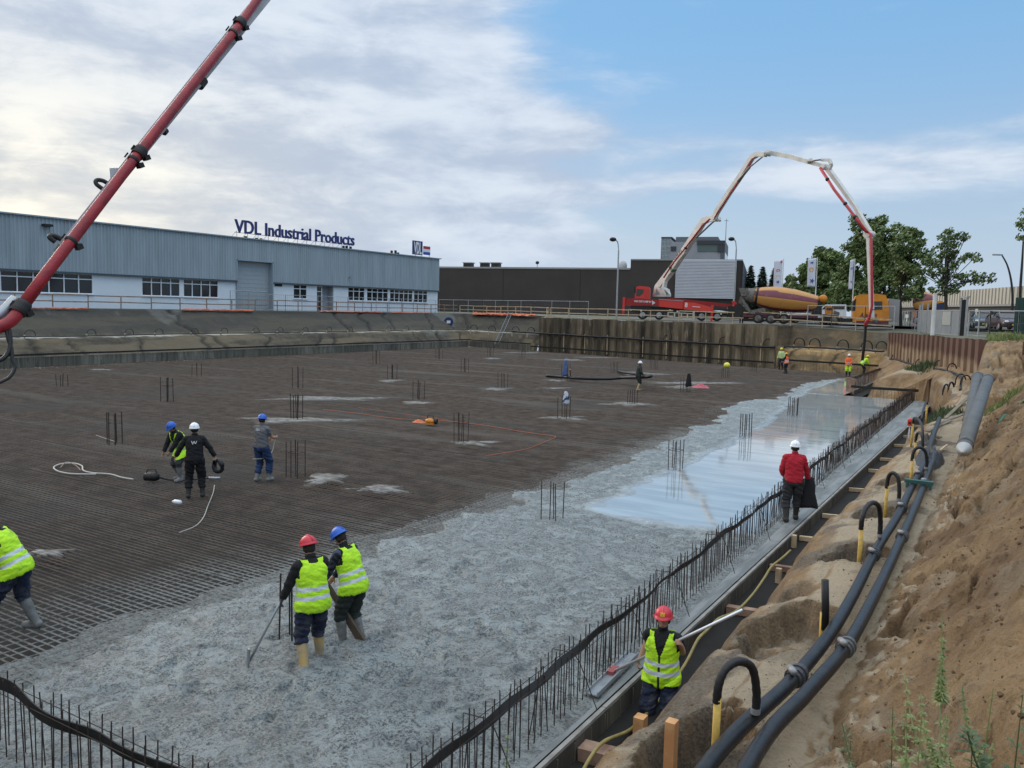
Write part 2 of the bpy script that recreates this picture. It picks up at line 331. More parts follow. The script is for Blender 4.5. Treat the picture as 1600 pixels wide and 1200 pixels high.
def text_mesh(txt,size,ext,M,mb,bold=0.,al='LEFT',shear=0.,spacing=1.):
    cu=bpy.data.curves.new('t','FONT'); cu.body=txt; cu.size=size; cu.extrude=ext; cu.offset=bold; cu.align_x=al; cu.shear=shear; cu.space_character=spacing; cu.resolution_u=3
    o=bpy.data.objects.new('t',cu); COL.objects.link(o); dg=bpy.context.evaluated_depsgraph_get(); me=bpy.data.meshes.new_from_object(o.evaluated_get(dg))
    mb.add([M@v.co for v in me.vertices],[tuple(p.vertices) for p in me.polygons]); bpy.data.objects.remove(o); bpy.data.curves.remove(cu); bpy.data.meshes.remove(me)
def basis(x,y,z,o): # matrix with columns x,y,z and origin o
    M=Matrix.Identity(4)
    for i,c in enumerate((x,y,z)):
        for j in range(3): M[j][i]=Vector(c)[j]
    for j in range(3): M[j][3]=Vector(o)[j]
    return M
def gridmesh(name,XX,YY,ZZ,m,kind='structure',keep=None,attrs=None,smooth=True,label=None):
    ny,nx=XX.shape; idx=np.arange(nx*ny).reshape(ny,nx); a=idx[:-1,:-1].ravel();b=idx[:-1,1:].ravel();c=idx[1:,1:].ravel();d=idx[1:,:-1].ravel()
    q=np.stack([a,b,c,d],1)
    if keep is not None: q=q[keep[:-1,:-1].ravel()&keep[:-1,1:].ravel()&keep[1:,1:].ravel()&keep[1:,:-1].ravel()]
    me=bpy.data.meshes.new(name); me.from_pydata(np.stack([XX.ravel(),YY.ravel(),ZZ.ravel()],1).tolist(),[],q.tolist()); me.materials.append(m)
    me.polygons.foreach_set('use_smooth',[smooth]*len(q))
    for k,v in (attrs or {}).items():
        at=me.attributes.new(k,'FLOAT','POINT'); at.data.foreach_set('value',v.ravel().astype(np.float32))
    o=link(name,me); o['kind']=kind; return o
def sst(a,b,x): t=np.clip((x-a)/(b-a),0,1); return t*t*(3-2*t)
ORD=['first','second','third','fourth','fifth','sixth','seventh','eighth','ninth','tenth','eleventh','twelfth','thirteenth','fourteenth','fifteenth','sixteenth','seventeenth','eighteenth','nineteenth','twentieth','twenty-first','twenty-second']
# ---------------------------------------------------------------- terrain
PITS=[(P(1225,968,1.15),.62,1.0,.42),(P(1335,860,1.15),.5,.7,.36),(P(1375,800,1.15),.42,.7,.32),(P(1395,745,1.1),.42,.8,.3),(P(1080,1160,1.0),.5,.75,.55),(P(1240,905,1.1),.3,.5,.12)]
def tz(X,Y,detail=True):
    X=np.asarray(X,float); Y=np.asarray(Y,float)
    wob=fbm(Y*.9,X*0+3,4,5)*.34+fbm(Y*.22,X*0+7,2,8)*.2-.10
    xs=X+np.where(X<-2.2,wob*sst(-3.9,-3.2,X),0)
    za=np.interp(xs,[-4.3,-3.55,-3.42,-3.2,-2.95,-2.5,-2.1,-1.25,-.9,-.3,.35,1.2,3,12],[-1.3,-1.3,-.40,.40,.80,1.04,1.15,1.17,1.42,2.02,2.68,3.12,3.35,3.45])
    # far end: mound behind the notch
    zb=np.interp(X,[-10,-8.4,-7.6,-6.4,-3.2,-1.6,-.2,1,12],[-.95,-.9,.9,1.45,1.55,2.1,2.6,2.8,3.4])
    zb=zb+sst(70,76,Y)*1.2*sst(-7,-9.5,X)
    t=sst(53.9,57.2,Y+fbm(X*.7,Y*.2,3,16)*2.); t2=sst(38,52,Y); tt=np.where(X<-4.15,t,np.maximum(sst(49,55.5,Y),t2*sst(-3,-1.5,X)))
    z=za*(1-tt)+zb*tt
    # near bank in front of the slab
    zf=np.interp(Y,[-9,-4,-1.5,0,1.6,2.5,2.9,3.15,4.2],[3.45,3.4,2.9,2.3,1.2,.8,0,-.95,-.95])
    wf=sst(-2.6,-4.4,X); z=np.where(Y<6,z*(1-wf)+np.minimum(zf,3.5)*wf,z)
    r=np.hypot(X,Y); z=np.maximum(z,3.15-np.maximum(r-1.1,0)*.72-sst(3.5,5,r)*3)
    wx=np.interp(Y,[48,75.9],[-1.4,-9.25]); dw=(wx-X)*.963; zw=np.interp(Y,[40,50,60,75],[2.1,2.05,1.75,1.5])+fbm(X*.6,Y*.4,3,15)*.5; 
    z=np.maximum(z,np.where(Y>33,zw-2.0*(1-sst(37,50,Y))-np.maximum(dw-.4,0)*np.interp(Y,[44,60],[.35,.8]),-9)-9*sst(0,1,(np.interp(Y,[46,54,58],[-2.7,-4.6,-9.9])-X)/.6))
    z=np.maximum(z,np.where(Y>34,2.1+sst(38,47.5,Y)*1.66-6*(1-sst(-2.3,-1.35,X)),-9))
    z=np.minimum(z,3.78)
    if detail:
        for c,a,b,d in PITS:
            q=np.sqrt(((X-c.x)/a)**2+((Y-c.y)/b)**2)+fbm(X*2.6,Y*2.6,5,21,.6)*1.1; z=z-d*sst(1.0,.62,q)*(1+fbm(X*5,Y*5,3,23)*.5)
        m=sst(-3.5,-3.1,X); rough=sst(-1.45,-.9,X)
        z=z+m*(fbm(X*.8,Y*.5,5,1,.55)*.22+fbm(X*3.2,Y*2.2,4,2,.6)*(.06+.28*rough))
        ridge=np.abs(fbm(X*1.3+Y*.35,Y*.55,4,31)); z=z-rough*.30*sst(.06,.0,ridge)+rough*fbm(X*6,Y*3.2,4,34,.6)*.12
        z=z+m*np.maximum(fbm(X*9,Y*9,3,41,.6)-.12,0)*(.10+.24*rough)
        face=sst(-3.55,-3.2,X)*sst(-2.5,-2.95,X); z=z+face*(fbm(X*1.,Y*4.5,4,51)*.16)
    return z
def tzf(x,y): return float(tz(np.array([x]),np.array([y]))[0])
xs=np.concatenate([np.arange(-9.7,-4.2,.16),np.arange(-4.1,1.6,.042),np.arange(1.6,12.5,.3)])
ys=[-8.]; 
while ys[-1]<80: ys.append(ys[-1]+(.3 if ys[-1]<2.6 else max(.045,.0052*ys[-1])))
XX,YY=np.meshgrid(xs,np.array(ys)); ZZ=tz(XX,YY)
keep=((XX>=-4.1)|(YY>53.3))&~((XX>-2.6+0)&(YY>55)&(ZZ*0>1))
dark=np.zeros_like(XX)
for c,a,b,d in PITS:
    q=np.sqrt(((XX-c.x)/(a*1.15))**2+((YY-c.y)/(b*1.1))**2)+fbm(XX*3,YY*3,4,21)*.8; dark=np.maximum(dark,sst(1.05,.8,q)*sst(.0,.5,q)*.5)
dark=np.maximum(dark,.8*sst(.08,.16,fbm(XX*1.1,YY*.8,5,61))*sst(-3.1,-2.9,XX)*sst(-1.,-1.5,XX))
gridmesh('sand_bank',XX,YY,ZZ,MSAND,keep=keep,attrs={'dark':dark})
# front bank, left of it
xf=np.arange(-70,-4.0,.5); yf=np.concatenate([np.arange(-9,3.6,.3)]); XX,YY=np.meshgrid(xf,yf)
gridmesh('front_bank',XX,YY,tz(XX,YY,False)+fbm(XX,YY,4,3)*.15,MSAND,attrs={'dark':XX*0})
# left and far slopes: toe, shoulder, rim polylines swept together
TOE=[(-59.9,-9),(-59.9,52),(-60.4,87.2),(-48.4,84.7)]; SH1=[(-62.0,-9),(-62.2,53),(-62.5,89.5),(-48.9,86.4)]; SH2=[(-63.6,-9),(-63.8,53),(-63.9,90.8),(-49.2,87.3)]; RIM=[(-67,-9),(-67,53),(-66.6,94),(-50.5,89.9)]
def resample(pl,n):
    pl=[Vector(p) for p in pl]; L=[0]
    for a,b in zip(pl,pl[1:]): L.append(L[-1]+(b-a).length)
    out=[]; k=len(pl)-1
    for s in range(k): # equal counts per leg keep corners aligned
        m=n[s]
        for j in range(m): out.append(pl[s].lerp(pl[s+1],j/m))
    out.append(pl[-1]); return out
def sweep(name,lines,zs,n,sub,mt,amp,seed,crack=True,label=None):
    R=[resample(l,n) for l in lines]; cols=len(R[0]); rows=[];Zr=[]
    for a in range(len(R)-1):
        for j in range(sub[a]+(1 if a==len(R)-2 else 0)):
            t=j/sub[a]; rows.append([R[a][i].lerp(R[a+1][i],t) for i in range(cols)]); za=np.array(zs[a]) if hasattr(zs[a],'__len__') else zs[a]; zb=np.array(zs[a+1]) if hasattr(zs[a+1],'__len__') else zs[a+1]; Zr.append(np.zeros(cols)+za*(1-t)+zb*t)
    XX=np.array([[p.x for p in r] for r in rows]);YY=np.array([[p.y for p in r] for r in rows]);ZZ=np.array(Zr)
    U=np.arange(cols)[None,:]*.25+ZZ*0; inside=np.ones_like(ZZ); inside[0]=0; inside[-1]=0
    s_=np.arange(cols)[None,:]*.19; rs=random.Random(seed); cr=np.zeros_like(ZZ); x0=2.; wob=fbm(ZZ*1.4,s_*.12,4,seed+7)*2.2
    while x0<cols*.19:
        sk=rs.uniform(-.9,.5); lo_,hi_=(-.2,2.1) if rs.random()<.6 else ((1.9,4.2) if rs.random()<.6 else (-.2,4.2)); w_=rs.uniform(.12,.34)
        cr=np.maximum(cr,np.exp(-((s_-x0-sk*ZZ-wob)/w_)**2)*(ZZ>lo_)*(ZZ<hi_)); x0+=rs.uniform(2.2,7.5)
    n1=fbm(s_*.5,ZZ*.5,5,seed); n2=fbm(s_*.14,ZZ*.2,3,seed+5); inside=np.ones_like(ZZ); inside[0]=0; inside[-1]=0
    off=(n1*amp*.55+n2*amp*1.2-cr*amp*.5)*inside
    tx=R[0][0]; # displace outwards, roughly towards pit
    XX=XX+off*.8; ZZ=ZZ+off*.5
    return gridmesh(name,XX,YY,ZZ,mt,attrs={'dark':cr})
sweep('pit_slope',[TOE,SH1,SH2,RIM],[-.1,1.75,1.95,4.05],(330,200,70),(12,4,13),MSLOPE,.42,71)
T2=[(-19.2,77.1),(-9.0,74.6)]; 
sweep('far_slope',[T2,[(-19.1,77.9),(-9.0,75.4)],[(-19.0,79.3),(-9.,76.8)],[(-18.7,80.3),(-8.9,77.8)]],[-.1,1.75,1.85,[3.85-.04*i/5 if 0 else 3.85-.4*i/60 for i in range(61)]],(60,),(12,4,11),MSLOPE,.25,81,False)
# ground with the pit cut out
mb=MB(); mb.hexa([(-19.1,77.1,-.3),(-18.5,77.0,-.3),(-18.3,80.6,-.3),(-19.1,80.6,-.3)],[(-19.1,77.1,3.84),(-18.5,77.,3.84),(-18.3,80.6,3.84),(-19.1,80.6,3.84)]); tag(mb.build('earth_step',MSLOPE),kind='structure')
loop=[(-67,-9,4.05),(-67,53,4.05),(-66.6,94,4.05),(-50.5,89.9,3.97),(-48.4,84.72,3.93),(-18.8,77.25,3.86),(-18.7,80.3,3.85),(-9.3,77.9,3.45),(-9.25,75.9,3.5),(-1.4,48.,3.72),(1.6,47,3.70),(12.2,44,3.6),(12.2,-8,3.43),(3,-9,3.4),(-4,-9,3.42)]
bm=bmesh.new(); vi=[bm.verts.new(p) for p in loop]; ed=[bm.edges.new((vi[i],vi[(i+1)%len(vi)])) for i in range(len(vi))]
vo=[bm.verts.new((400*math.cos(a),60+400*math.sin(a),4.05)) for a in np.linspace(0,2*math.pi,48,endpoint=False)]
eo=[bm.edges.new((vo[i],vo[(i+1)%48])) for i in range(48)]
midl=[(-82,-35,4.05),(-82,108,4.05),(-50,106,4.05),(-18,95,4.0),(4,80,3.9),(28,62,3.9),(34,-35,3.8)]; vm_=[bm.verts.new(p) for p in midl]; em=[bm.edges.new((vm_[i],vm_[(i+1)%7])) for i in range(7)]
bmesh.ops.triangle_fill(bm,edges=ed+em,use_beauty=True); bmesh.ops.triangle_fill(bm,edges=em+eo,use_beauty=True)
v3=[bm.verts.new((6000*math.cos(a),60+6000*math.sin(a),4.05)) for a in np.linspace(0,2*math.pi,48,endpoint=False)]
for i in range(48): bm.faces.new((vo[i],vo[(i+1)%48],v3[(i+1)%48],v3[i]))
bmesh.ops.recalc_face_normals(bm,faces=bm.faces)
for f in bm.faces:
    if f.normal.z<0: f.normal_flip()
me=bpy.data.meshes.new('ground'); bm.to_mesh(me); bm.free(); me.materials.append(MGROUND); tag(link('ground',me),kind='structure')
# road on the far right beyond the fence
def strip(name,pts,w,z,m):
    mb=MB(); 
    for a,b in zip(pts,pts[1:]):
        a=Vector((*a,z));b=Vector((*b,z)); n=(b-a).cross(Vector((0,0,1))).normalized()*w/2; mb.add([a-n,b-n,b+n,a+n],[(0,1,2,3)])
    return tag(mb.build(name,m),kind='structure')
ASPH=mat('asphalt',(.055,.056,.06),.85,var=.3,vs=3,bump=.2,bs=50)
strip('road',[(-120,190),(-20,96),(30,70),(90,55)],9,4.062,ASPH)
# pit floor under the reinforcement
mb=MB(); mb.add([(-60.6,2.6,-.26),(-3.2,2.6,-.26),(-3.2,54,-.26),(-8.4,54,-.26),(-8.4,75.6,-.26),(-19,78.4,-.26),(-48,86,-.26),(-61,89,-.26)],[tuple(range(8))])
tag(mb.build('pit_floor',mat('blinding_concrete',(.018,.016,.014),.9,var=.4,vs=2)),kind='structure')
# trench floor
mb=MB(); mb.add([(-4.1,53.5,-.97),(-3.2,53.5,-.97),(-3.2,57,-.97),(-10,57,-.97),(-10,53.5,-.97)],[tuple(range(5))]); tag(mb.build('notch_floor',mat('shade_dark_soil',(.035,.028,.020),.9,var=.5,vs=3,bump=.6,bs=12)),kind='structure')  # soil colour darkened to stand in for shade down in the trench
yt_=np.arange(2,54,.15); XX,YY=np.meshgrid(np.linspace(-4.05,-3.1,10),yt_); gridmesh('trench_floor',XX,YY,-1.22+fbm(XX*3,YY*2,4,151)*.15+.42*np.exp(-((YY-9.9)/1.3)**2),MT['shade_dark_soil'])
# ---------------------------------------------------------------- reinforcement mat
def farY(x): return np.interp(x,[-60.4,-48.4,-18.8,-9],[87.0,84.5,76.9,74.4])
mb=MB(); 
def bar(p,q,r):
    d=Vector(q)-Vector(p); d.normalize(); n=Vector((-d.y,d.x,0)); z=Vector((0,0,1)); vs=[]
    for e in (p,q):
        e=Vector(e)
        for a,b in ((1,-.6),(0,1.),(-1,-.6)): vs.append(e+n*a*r+z*b*r)
    o=len(mb.v); mb.v+=[tuple(v) for v in vs]; mb.f+=[(o,o+3,o+4,o+1),(o+1,o+4,o+5,o+2)]; mb.mi+=[0,0]
y=4.62
while y<86.5:
    x=-59.6; xe=-4.4 if y<53 else -9.2
    while x<xe:
        L=random.choice((6,9,12)); x2=min(x+L,xe)
        if y<float(farY((x+x2)/2)): 
            j=random.uniform(-.02,.02); j2=random.uniform(-.02,.02); zz=random.uniform(-.006,.006)
            bar((x-.5,y+j,-.042+zz),(x2,y+j2,-.042+zz),.0115)
        x=x2
    y+=.125+random.uniform(-.02,.02)+(.0 if y<40 else .03)
x=-59.4
while x<-4.5:
    ye=float(farY(x)) if x<-9.2 else 53; y=4.5
    while y<ye:
        y2=min(y+random.choice((6,9,12)),ye); j=random.uniform(-.02,.02); zz=random.uniform(-.006,.006)
        bar((x+j,y-.5,-.075+zz),(x+random.uniform(-.02,.02),y2,-.09+zz),.0085); y=y2
    x+=.20+random.uniform(-.012,.012)
tag(mb.build('reinforcement_mat',MREBAR,org=(-32,45,-.07)),'vast mat of rusty crossed reinforcing bars covering the pit floor','rebar mat')
def rowX(y): return np.interp(y,[4,9,12.5,20,28,53.6],[-4.36,-4.42,-4.54,-4.66,-4.80,-5.12])
# ---------------------------------------------------------------- fresh concrete
EDG=np.array([(3.0,-12.2),(5,-10.45),(9,-10.6),(15,-10.9),(20,-10.7),(28,-11.0),(36,-11.6),(41,-12.6),(46,-12.9),(50,-11.8),(55,-12.4),(62,-13.0),(66,-12.4),(70,-11.3),(74.6,-10.2)])
def edge(Y): return np.interp(Y,EDG[:,0],EDG[:,1])+fbm(Y*.7,Y*0,5,91)*1.1
yy=[3.85]; 
while yy[-1]<74.6: yy.append(yy[-1]+max(.05,.0042*yy[-1]))
yy=np.array(yy); u=np.linspace(0,1,230)[None,:]; e=edge(yy)[:,None]-1.0; xr=np.where(yy<53.6,-4.10,-9.05)[:,None]
XX=e+(xr-e)*u; YY=yy[:,None]+XX*0
s=XX-edge(YY); fall=sst(.16+0*s,-.14,s+fbm(XX*1.2,YY*1.2,6,93,.6)*1.3)
# screeded, water-smooth part
wl=np.interp(YY,[16.6,18,24,30,36,43,50,60,75],[-5.2,-9.0,-9.1,-9.15,-9.5,-10.3,-11.2,-11.6,-11.5])+fbm(YY*.5,XX*0,3,95)*.5
yb=17.3+ (XX+9)*.12+fbm(XX*.8,YY*0,3,97)*.8
wet=sst(-.25,.35,(XX-wl)+fbm(XX*2,YY*2,4,98)*.5)*sst(-.3,.5,(YY-yb)+fbm(XX*2,YY*2,4,99)*.5)*sst(0,-.12,XX-rowX(YY))
wet=np.maximum(wet,sst(53.6,53.7,YY)*sst(-.25,.35,XX-wl))
hump=(fbm(XX*1.3,YY*1.3,5,101)*.05+fbm(XX*5,YY*5,4,103,.6)*.045+fbm(XX*13,YY*13,3,104,.7)*.055)*(1-wet)
led=sst(-.03,.10,XX-rowX(YY)-.15)
rp=random.Random(5)
for i in range(110):
    fx,fy=(rp.gauss(-7.9,1.2),rp.gauss(8.6,1.6)) if i<90 else (rp.uniform(-10,-5),rp.uniform(4.5,17)); an=rp.uniform(0,3.14); dx=XX-fx; dy=YY-fy; a_=(dx*math.cos(an)+dy*math.sin(an))/.16; b_=(-dx*math.sin(an)+dy*math.cos(an))/.07; q_=a_*a_+b_*b_
    hump=hump+(-.045*np.exp(-q_)+.018*np.exp(-(np.sqrt(q_)-1.6)**2*3))*(1-wet)
ZZ=hump*(1-led)+.004*wet-fall*(.16+fbm(XX*2,YY*2,3,105)*.05)
gridmesh('fresh_concrete',XX,YY,ZZ,MCONC,attrs={'wet':wet})
# trowelled ledge between the starter bars and the formwork
yl=np.concatenate([np.arange(3.85,24,.12),np.arange(24,53.7,.4)]); UU,YY=np.meshgrid(np.linspace(0,1,14),yl); x0=rowX(YY)+.24-.12*sst(12,7,YY)*0+fbm(YY*.8,YY*0,3,112)*.06; x0=np.minimum(x0,-4.16); XX=x0+(-4.09-x0)*UU
gridmesh('slab_ledge',XX,YY,.022+fbm(XX*4,YY*.7,4,111)*.014-sst(.14,0.,UU)*.05,MLEDGE)
mb=MB(); mb.box((-26,3.86,-.13),(43.8,.08,.3)); tag(mb.build('slab_edge',MLEDGE),kind='structure')
# spills of concrete on the mat
SP=[(464,655,120,7),(520,622,150,5),(510,748,75,13),(600,762,90,9),(740,691,60,7),(607,594,34,3.5),(650,629,50,4),(775,607,50,3.5),(880,652,48,6),(985,631,60,4.5),(770,560,34,2.2),(885,562,50,3),(1000,583,70,5),(870,594,32,3.5),(870,606,40,2.4),(1090,598,95,4),(1125,598,50,2.4),(1130,566,90,3),(160,577,30,2),(820,551,60,2),(80,860,40,8),(940,558,60,2.5),(1060,604,55,3)]
MSP=mat('dried_cement_grout',(.215,.215,.20),.8,col2=(.095,.085,.075),vs=3,lo=.42,hi=.58)
for i,(px,py,hw,hh) in enumerate(SP):
    c=P(px,py,-.025); a=P(px-hw,py,-.025); b=P(px,py+hh,-.025); U=(a-c); V=(b-c); mb=MB(); n=46; ring=[];
    for k in range(n):
        an=2*math.pi*k/n; rr=.62+1.5*float(fbm(math.cos(an)*2.2+i*7,math.sin(an)*2.2+i*3,5,120+i)); rr=max(rr,.15)
        ring.append(c+U*math.cos(an)*rr+V*math.sin(an)*rr)
    top=[Vector((p.x,p.y,-.022)) for p in ring]; ci=Vector((c.x,c.y,-.006)); mid=[ci.lerp(Vector((p.x,p.y,-.010)),.6) for p in top]; bot=[Vector((p.x,p.y,-.06)) for p in ring]
    vs=[ci]+mid+top+bot; fs=[]
    for k in range(n):
        j=(k+1)%n; fs+=[(0,1+k,1+j),(1+k,1+n+k,1+n+j,1+j),(1+n+k,1+2*n+k,1+2*n+j,1+n+j)]
    mb.add([Vector((v[0],v[1],v[2]-.024)) for v in vs],fs); o=mb.build('concrete_spill',MSP,smooth=True); big=py>640
    LB={0:'broad pale spill of concrete around starter bars behind the grey shirted worker',2:'pale spill of concrete over the bars right of the grey shirted worker',3:'long pale smear of concrete trailing right of the grey shirted worker',4:'pale spill around the starter bars right of the orange machine',8:'pale spill around the starter bars with a white garment on top',20:'small grey splash on the mat right of the worker cut by the left border'}
    tag(o,LB.get(i,'thin pale streak of spilled concrete on the mat, '+ORD[sorted(q for q in SP if SP.index(q) not in LB).index(SP[i]) if i not in LB else 0]+' from the left'),'concrete spill','concrete spills on the rebar mat')
# ---------------------------------------------------------------- starter bar rows with waterstop
def rowX(y): return np.interp(y,[4,9,12.5,20,28,53.6],[-4.36,-4.42,-4.54,-4.66,-4.80,-5.12])
def bar_row(pts,sp,h,label,strip_z,zb=-.05,two=True,r=.007,waves=.0,strip_h=.16,cols=(BAR,STRIP),hoops=(),lean=.03,topbar=True,maxbars=100,conc=False):
    pts=[Vector((*p,0)) for p in pts]; mid=pts[len(pts)//2]; root=thing('starter_bar_row',label,'rebar row',(pts[0].x,pts[0].y,0))
    L=[0]; 
    for a,b in zip(pts,pts[1:]): L.append(L[-1]+(b-a).length)
    def at(s):
        for i in range(len(pts)-1):
            if s<=L[i+1] or i==len(pts)-2: 
                d=(pts[i+1]-pts[i]).normalized(); return pts[i]+d*(s-L[i]),d
    bars=[]; s=.05
    while s<L[-1]:
        p,d=at(s); n=Vector((d.y,-d.x,0))
        for w in ((-1,1) if two else (0,)):
            j=random.uniform(-.03,.03); hh=h*random.uniform(.94,1.05); b0=p+n*w*.07+d*(j+w*.03); t0=b0+Vector((random.uniform(-lean,lean),random.uniform(-lean,lean),hh))
            if random.random()<.035: t0=b0+d*random.uniform(-.3,.3)+Vector((0,0,hh*.9))
            bars.append(((b0.x**2+b0.y**2),b0+Vector((0,0,zb)),t0))
        s+=sp
    bars.sort(key=lambda t:t[0])
    for dd,a,b in bars[:maxbars]:
        mb=MB(); mb.tube([a,b],r,5); mb.build('bar',cols[0],root)
    if len(bars)>maxbars:
        mb=MB()
        for dd,a,b in bars[maxbars:]: mb.tube([a,b],r,4,False)
        tag(mb.build('bar',cols[0],root),kind='stuff')
    mb=MB(); n=int(L[-1]/(.12 if L[-1]<60 else .4)); lo=[];hi=[]
    for i in range(n+1):
        s=L[-1]*i/n; p,d=at(min(s,L[-1]-1e-4)); nn=Vector((d.y,-d.x,0))
        w=math.sin(s*2.1)*.03+math.sin(s*5.3+1)*.012+(.045*math.sin(s*4.2+.6*math.sin(s*1.7)) if waves==.55 else 0); tw=float(fbm(s*.55,0,3,131))*waves; dz=float(fbm(s*.8,5,3,133))*.10*min(1,waves*4+.3)
        c=p+nn*(w+.0)+Vector((0,0,strip_z+dz)); hh=strip_h*(1+.0*tw); ax=Vector((nn.x*math.sin(tw*3),nn.y*math.sin(tw*3),math.cos(tw*3)))
        lo.append(c-ax*hh/2); hi.append(c+ax*hh/2)
    o=len(mb.v); 
    for a,b in zip(lo,hi): mb.v+=[tuple(a),tuple(b)]
    for i in range(n): mb.f.append((2*i,2*i+1,2*i+3,2*i+2)); mb.mi.append(0)
    q=mb.build('waterstop_strip',cols[1],root,smooth=False); sm=q.modifiers.new('thickness','SOLIDIFY'); sm.thickness=.012
    if topbar:
        mb=MB()
        for i in range(len(pts)-1):
            d=(pts[i+1]-pts[i]).normalized(); nn=Vector((d.y,-d.x,0))
            for w in (-.08,.08): mb.tube([pts[i]+nn*w+Vector((0,0,strip_z+.02)),pts[i+1]+nn*w+Vector((0,0,strip_z+.05))],r*.8,4,False)
        mb.build('tie_bar',cols[0],root)
    for (s,hl) in hoops:
        p,d=at(s); nn=Vector((d.y,-d.x,0)); mb=MB(); z0=.78; a=p-nn*.14
        mb.tube([a+Vector((0,0,-.05)),a+Vector((0,0,z0)),a+d*.0+nn*.28+Vector((0,0,z0+.02)),a+nn*.34+d*.06+Vector((0,0,z0-.1)),a+nn*.5+d*.25+Vector((0,0,.05))],r*.9,5); mb.build('hoop_bar',cols[0],root)
    return root
bar_row([(float(rowX(y)),float(y)) for y in (4.2,9,12.5,20,28,40,53.6)],.15,.80,'long row of upright starter bars with black waterstop along the wet slab edge',.63,waves=.9,strip_h=.095,hoops=[(s,0) for s in (2.4,4.3,6.1,7.9,10.5,13.2,16.2,19.5,23,24.2,26.5,28,31)])
bar_row([(-14.5,4.42),(-5.6,4.42)],.17,.84,'row of starter bars with wavy waterstop in the bottom left corner',.66,waves=.55,strip_h=.14,two=True)
bar_row([(-4.87,53.6),(-8.6,53.6)],.2,.62,'short row of starter bars crossing the slab beside the notch',.60,two=False)
bar_row([(-9.25,57.2),(-9.25,74.0)],.22,.86,'row of starter bars behind the two workers at the far slab corner',.78,r=.009,cols=(mat('brown_bar_steel',(.10,.06,.045),.8),STRIP))
bar_row([(-9.5,74.3),(-18.6,76.6)],.3,.85,'row of starter bars and black strip below the far sandy slope',.82,r=.008,two=False)
GB=mat('grouted_bar_steel',(.20,.195,.175),.85,var=.4,vs=3)
bar_row([(-59.35,5),(-59.35,86.5)],.36,.86,'long low row of starter bars with black strip below the left slope',.86,r=.013,two=False,cols=(GB,STRIP),topbar=False,strip_h=.13)
bar_row([(-59.2,86.4),(-49,84.0)],.3,.8,'row of starter bars and black strip at the far left corner of the pit',.8,r=.014,two=False,cols=(GB,STRIP),topbar=False,strip_h=.13)
mb=MB(); mb.box((-59.62,45.6,.3),(.12,81.5,.75)); mb.box((-54.4,85.55,.3),(10.6,.12,.75),Matrix.Rotation(math.radians(-13.2),3,'Z')); tag(mb.build('slab_upstand',m_streak('grouted_upstand',(.12,.108,.080),(.22,.20,.155),(.30,.275,.22),3)),kind='structure')
# ---------------------------------------------------------------- formwork, struts, stakes
def panel(y0,y1,lab,x=-4.045):
    root=thing('formwork_panel',lab,'formwork panel',(x,y0,-.95),0,'formwork panels along the trench')
    n=max(1,round((y1-y0)/.42)); w=(y1-y0)/n
    mb=MB()
    for i in range(n): mb.box((x+.03+random.uniform(0,.006),y0+(i+.5)*w,-.62),(.022,w-.014,1.22))
    mb.build('board',MFORM,root)
    mb=MB(); mb.box((x+.012,(y0+y1)/2,.004),(.055,y1-y0-.01,.05)); mb.build('top_rail',m_wood('cement_stained_timber',(.19,.18,.165),(.28,.27,.25)),root)
    mb=MB()
    for i in range(n+1): mb.box((x+.047,min(max(y0+i*w,y0+.03),y1-.03),-.62),(.014,.018,1.16))
    mb.build('rib',mat('edge_board',(.16,.145,.12),.8,var=.4,vs=4),root)
y=3.9; k=0
NEAR=['cut by the bottom border of the picture','behind the yellow hose near the bottom border','beside the young worker with the long pole','right behind the young worker with the long pole']
while y<53.5:
    y2=min(y+2.5,53.55); panel(y,y2,'dark formwork panel, '+(NEAR[k-1] if 1<=k<=4 else ORD[k]+' one along the trench counted from the near end' if k>4 else 'at the near corner, out of sight below')); y=y2; k+=1
for ya,yb in ((57.2,74.,),):
    mb=MB(); mb.box((-9.03,(ya+yb)/2,-.4),(.05,yb-ya,.85)); tag(mb.build('formwork_panel',MFORM),'long dark formwork board at the far slab corner below the mound','formwork panel')
mb=MB(); mb.box((-6.4,53.62,-.45),(4.6,.05,.9)); tag(mb.build('formwork_panel',MFORM),'formwork board facing the square notch at the far end of the slab','formwork panel')
mb=MB(); mb.box((-9.17,56.9,.36),(.5,.06,1.05)); tag(mb.build('formwork_panel',WOODR),'upright end board standing on the slab beside the far bar row','formwork panel')
ST=[(918,1175,.2,.16),(1135,950,.12,.1),(1203,885,.1,.09),(1250,840,.08,.08),(1272,803,.06,.08),(1310,762,.06,.08),(1343,733,.06,.08),(1356,715,.06,.08),(1372,693,.06,.08),(1384,679,.06,.08),(1400,663,.06,.08)]
for i,(px,py,w,h) in enumerate(ST):
    Y=P(px-12,py,-.22).y; xe=-3.0; mb=MB(); mb.beam((-3.98,Y,-.20),(xe-.0,Y+.04,-.16),w+.03,h+.02); o=mb.build('strut',WOOD if i>2 else WOODR)
    tag(o,['broad cement stained plank bracing the formwork near the bottom border','timber strut under the end of the long pole','timber strut with a yellow hose looped over it','timber strut below the worker in the red jacket'][i] if i<4 else ORD[i-4]+' short pale strut across the trench beyond the worker in red','strut','timber struts across the trench')
def stake(px,ptop,z0,dist_y,w,lab,m=WOODO,x=None):
    b=P(px,ptop,z0); mb=MB(); mb.beam(b+Vector((0,0,-1.15)),b,w,w*1.15,(0,1,0)); mb.add([],[]); return tag(mb.build('stake',m),lab,'stake')
stake(1050,1126,1.52,0,.085,'square orange timber stake in the foreground sand left of the yellow pipe')
stake(1001,1119,-.02,0,.13,'short thick timber post in the trench at the young worker\'s feet')
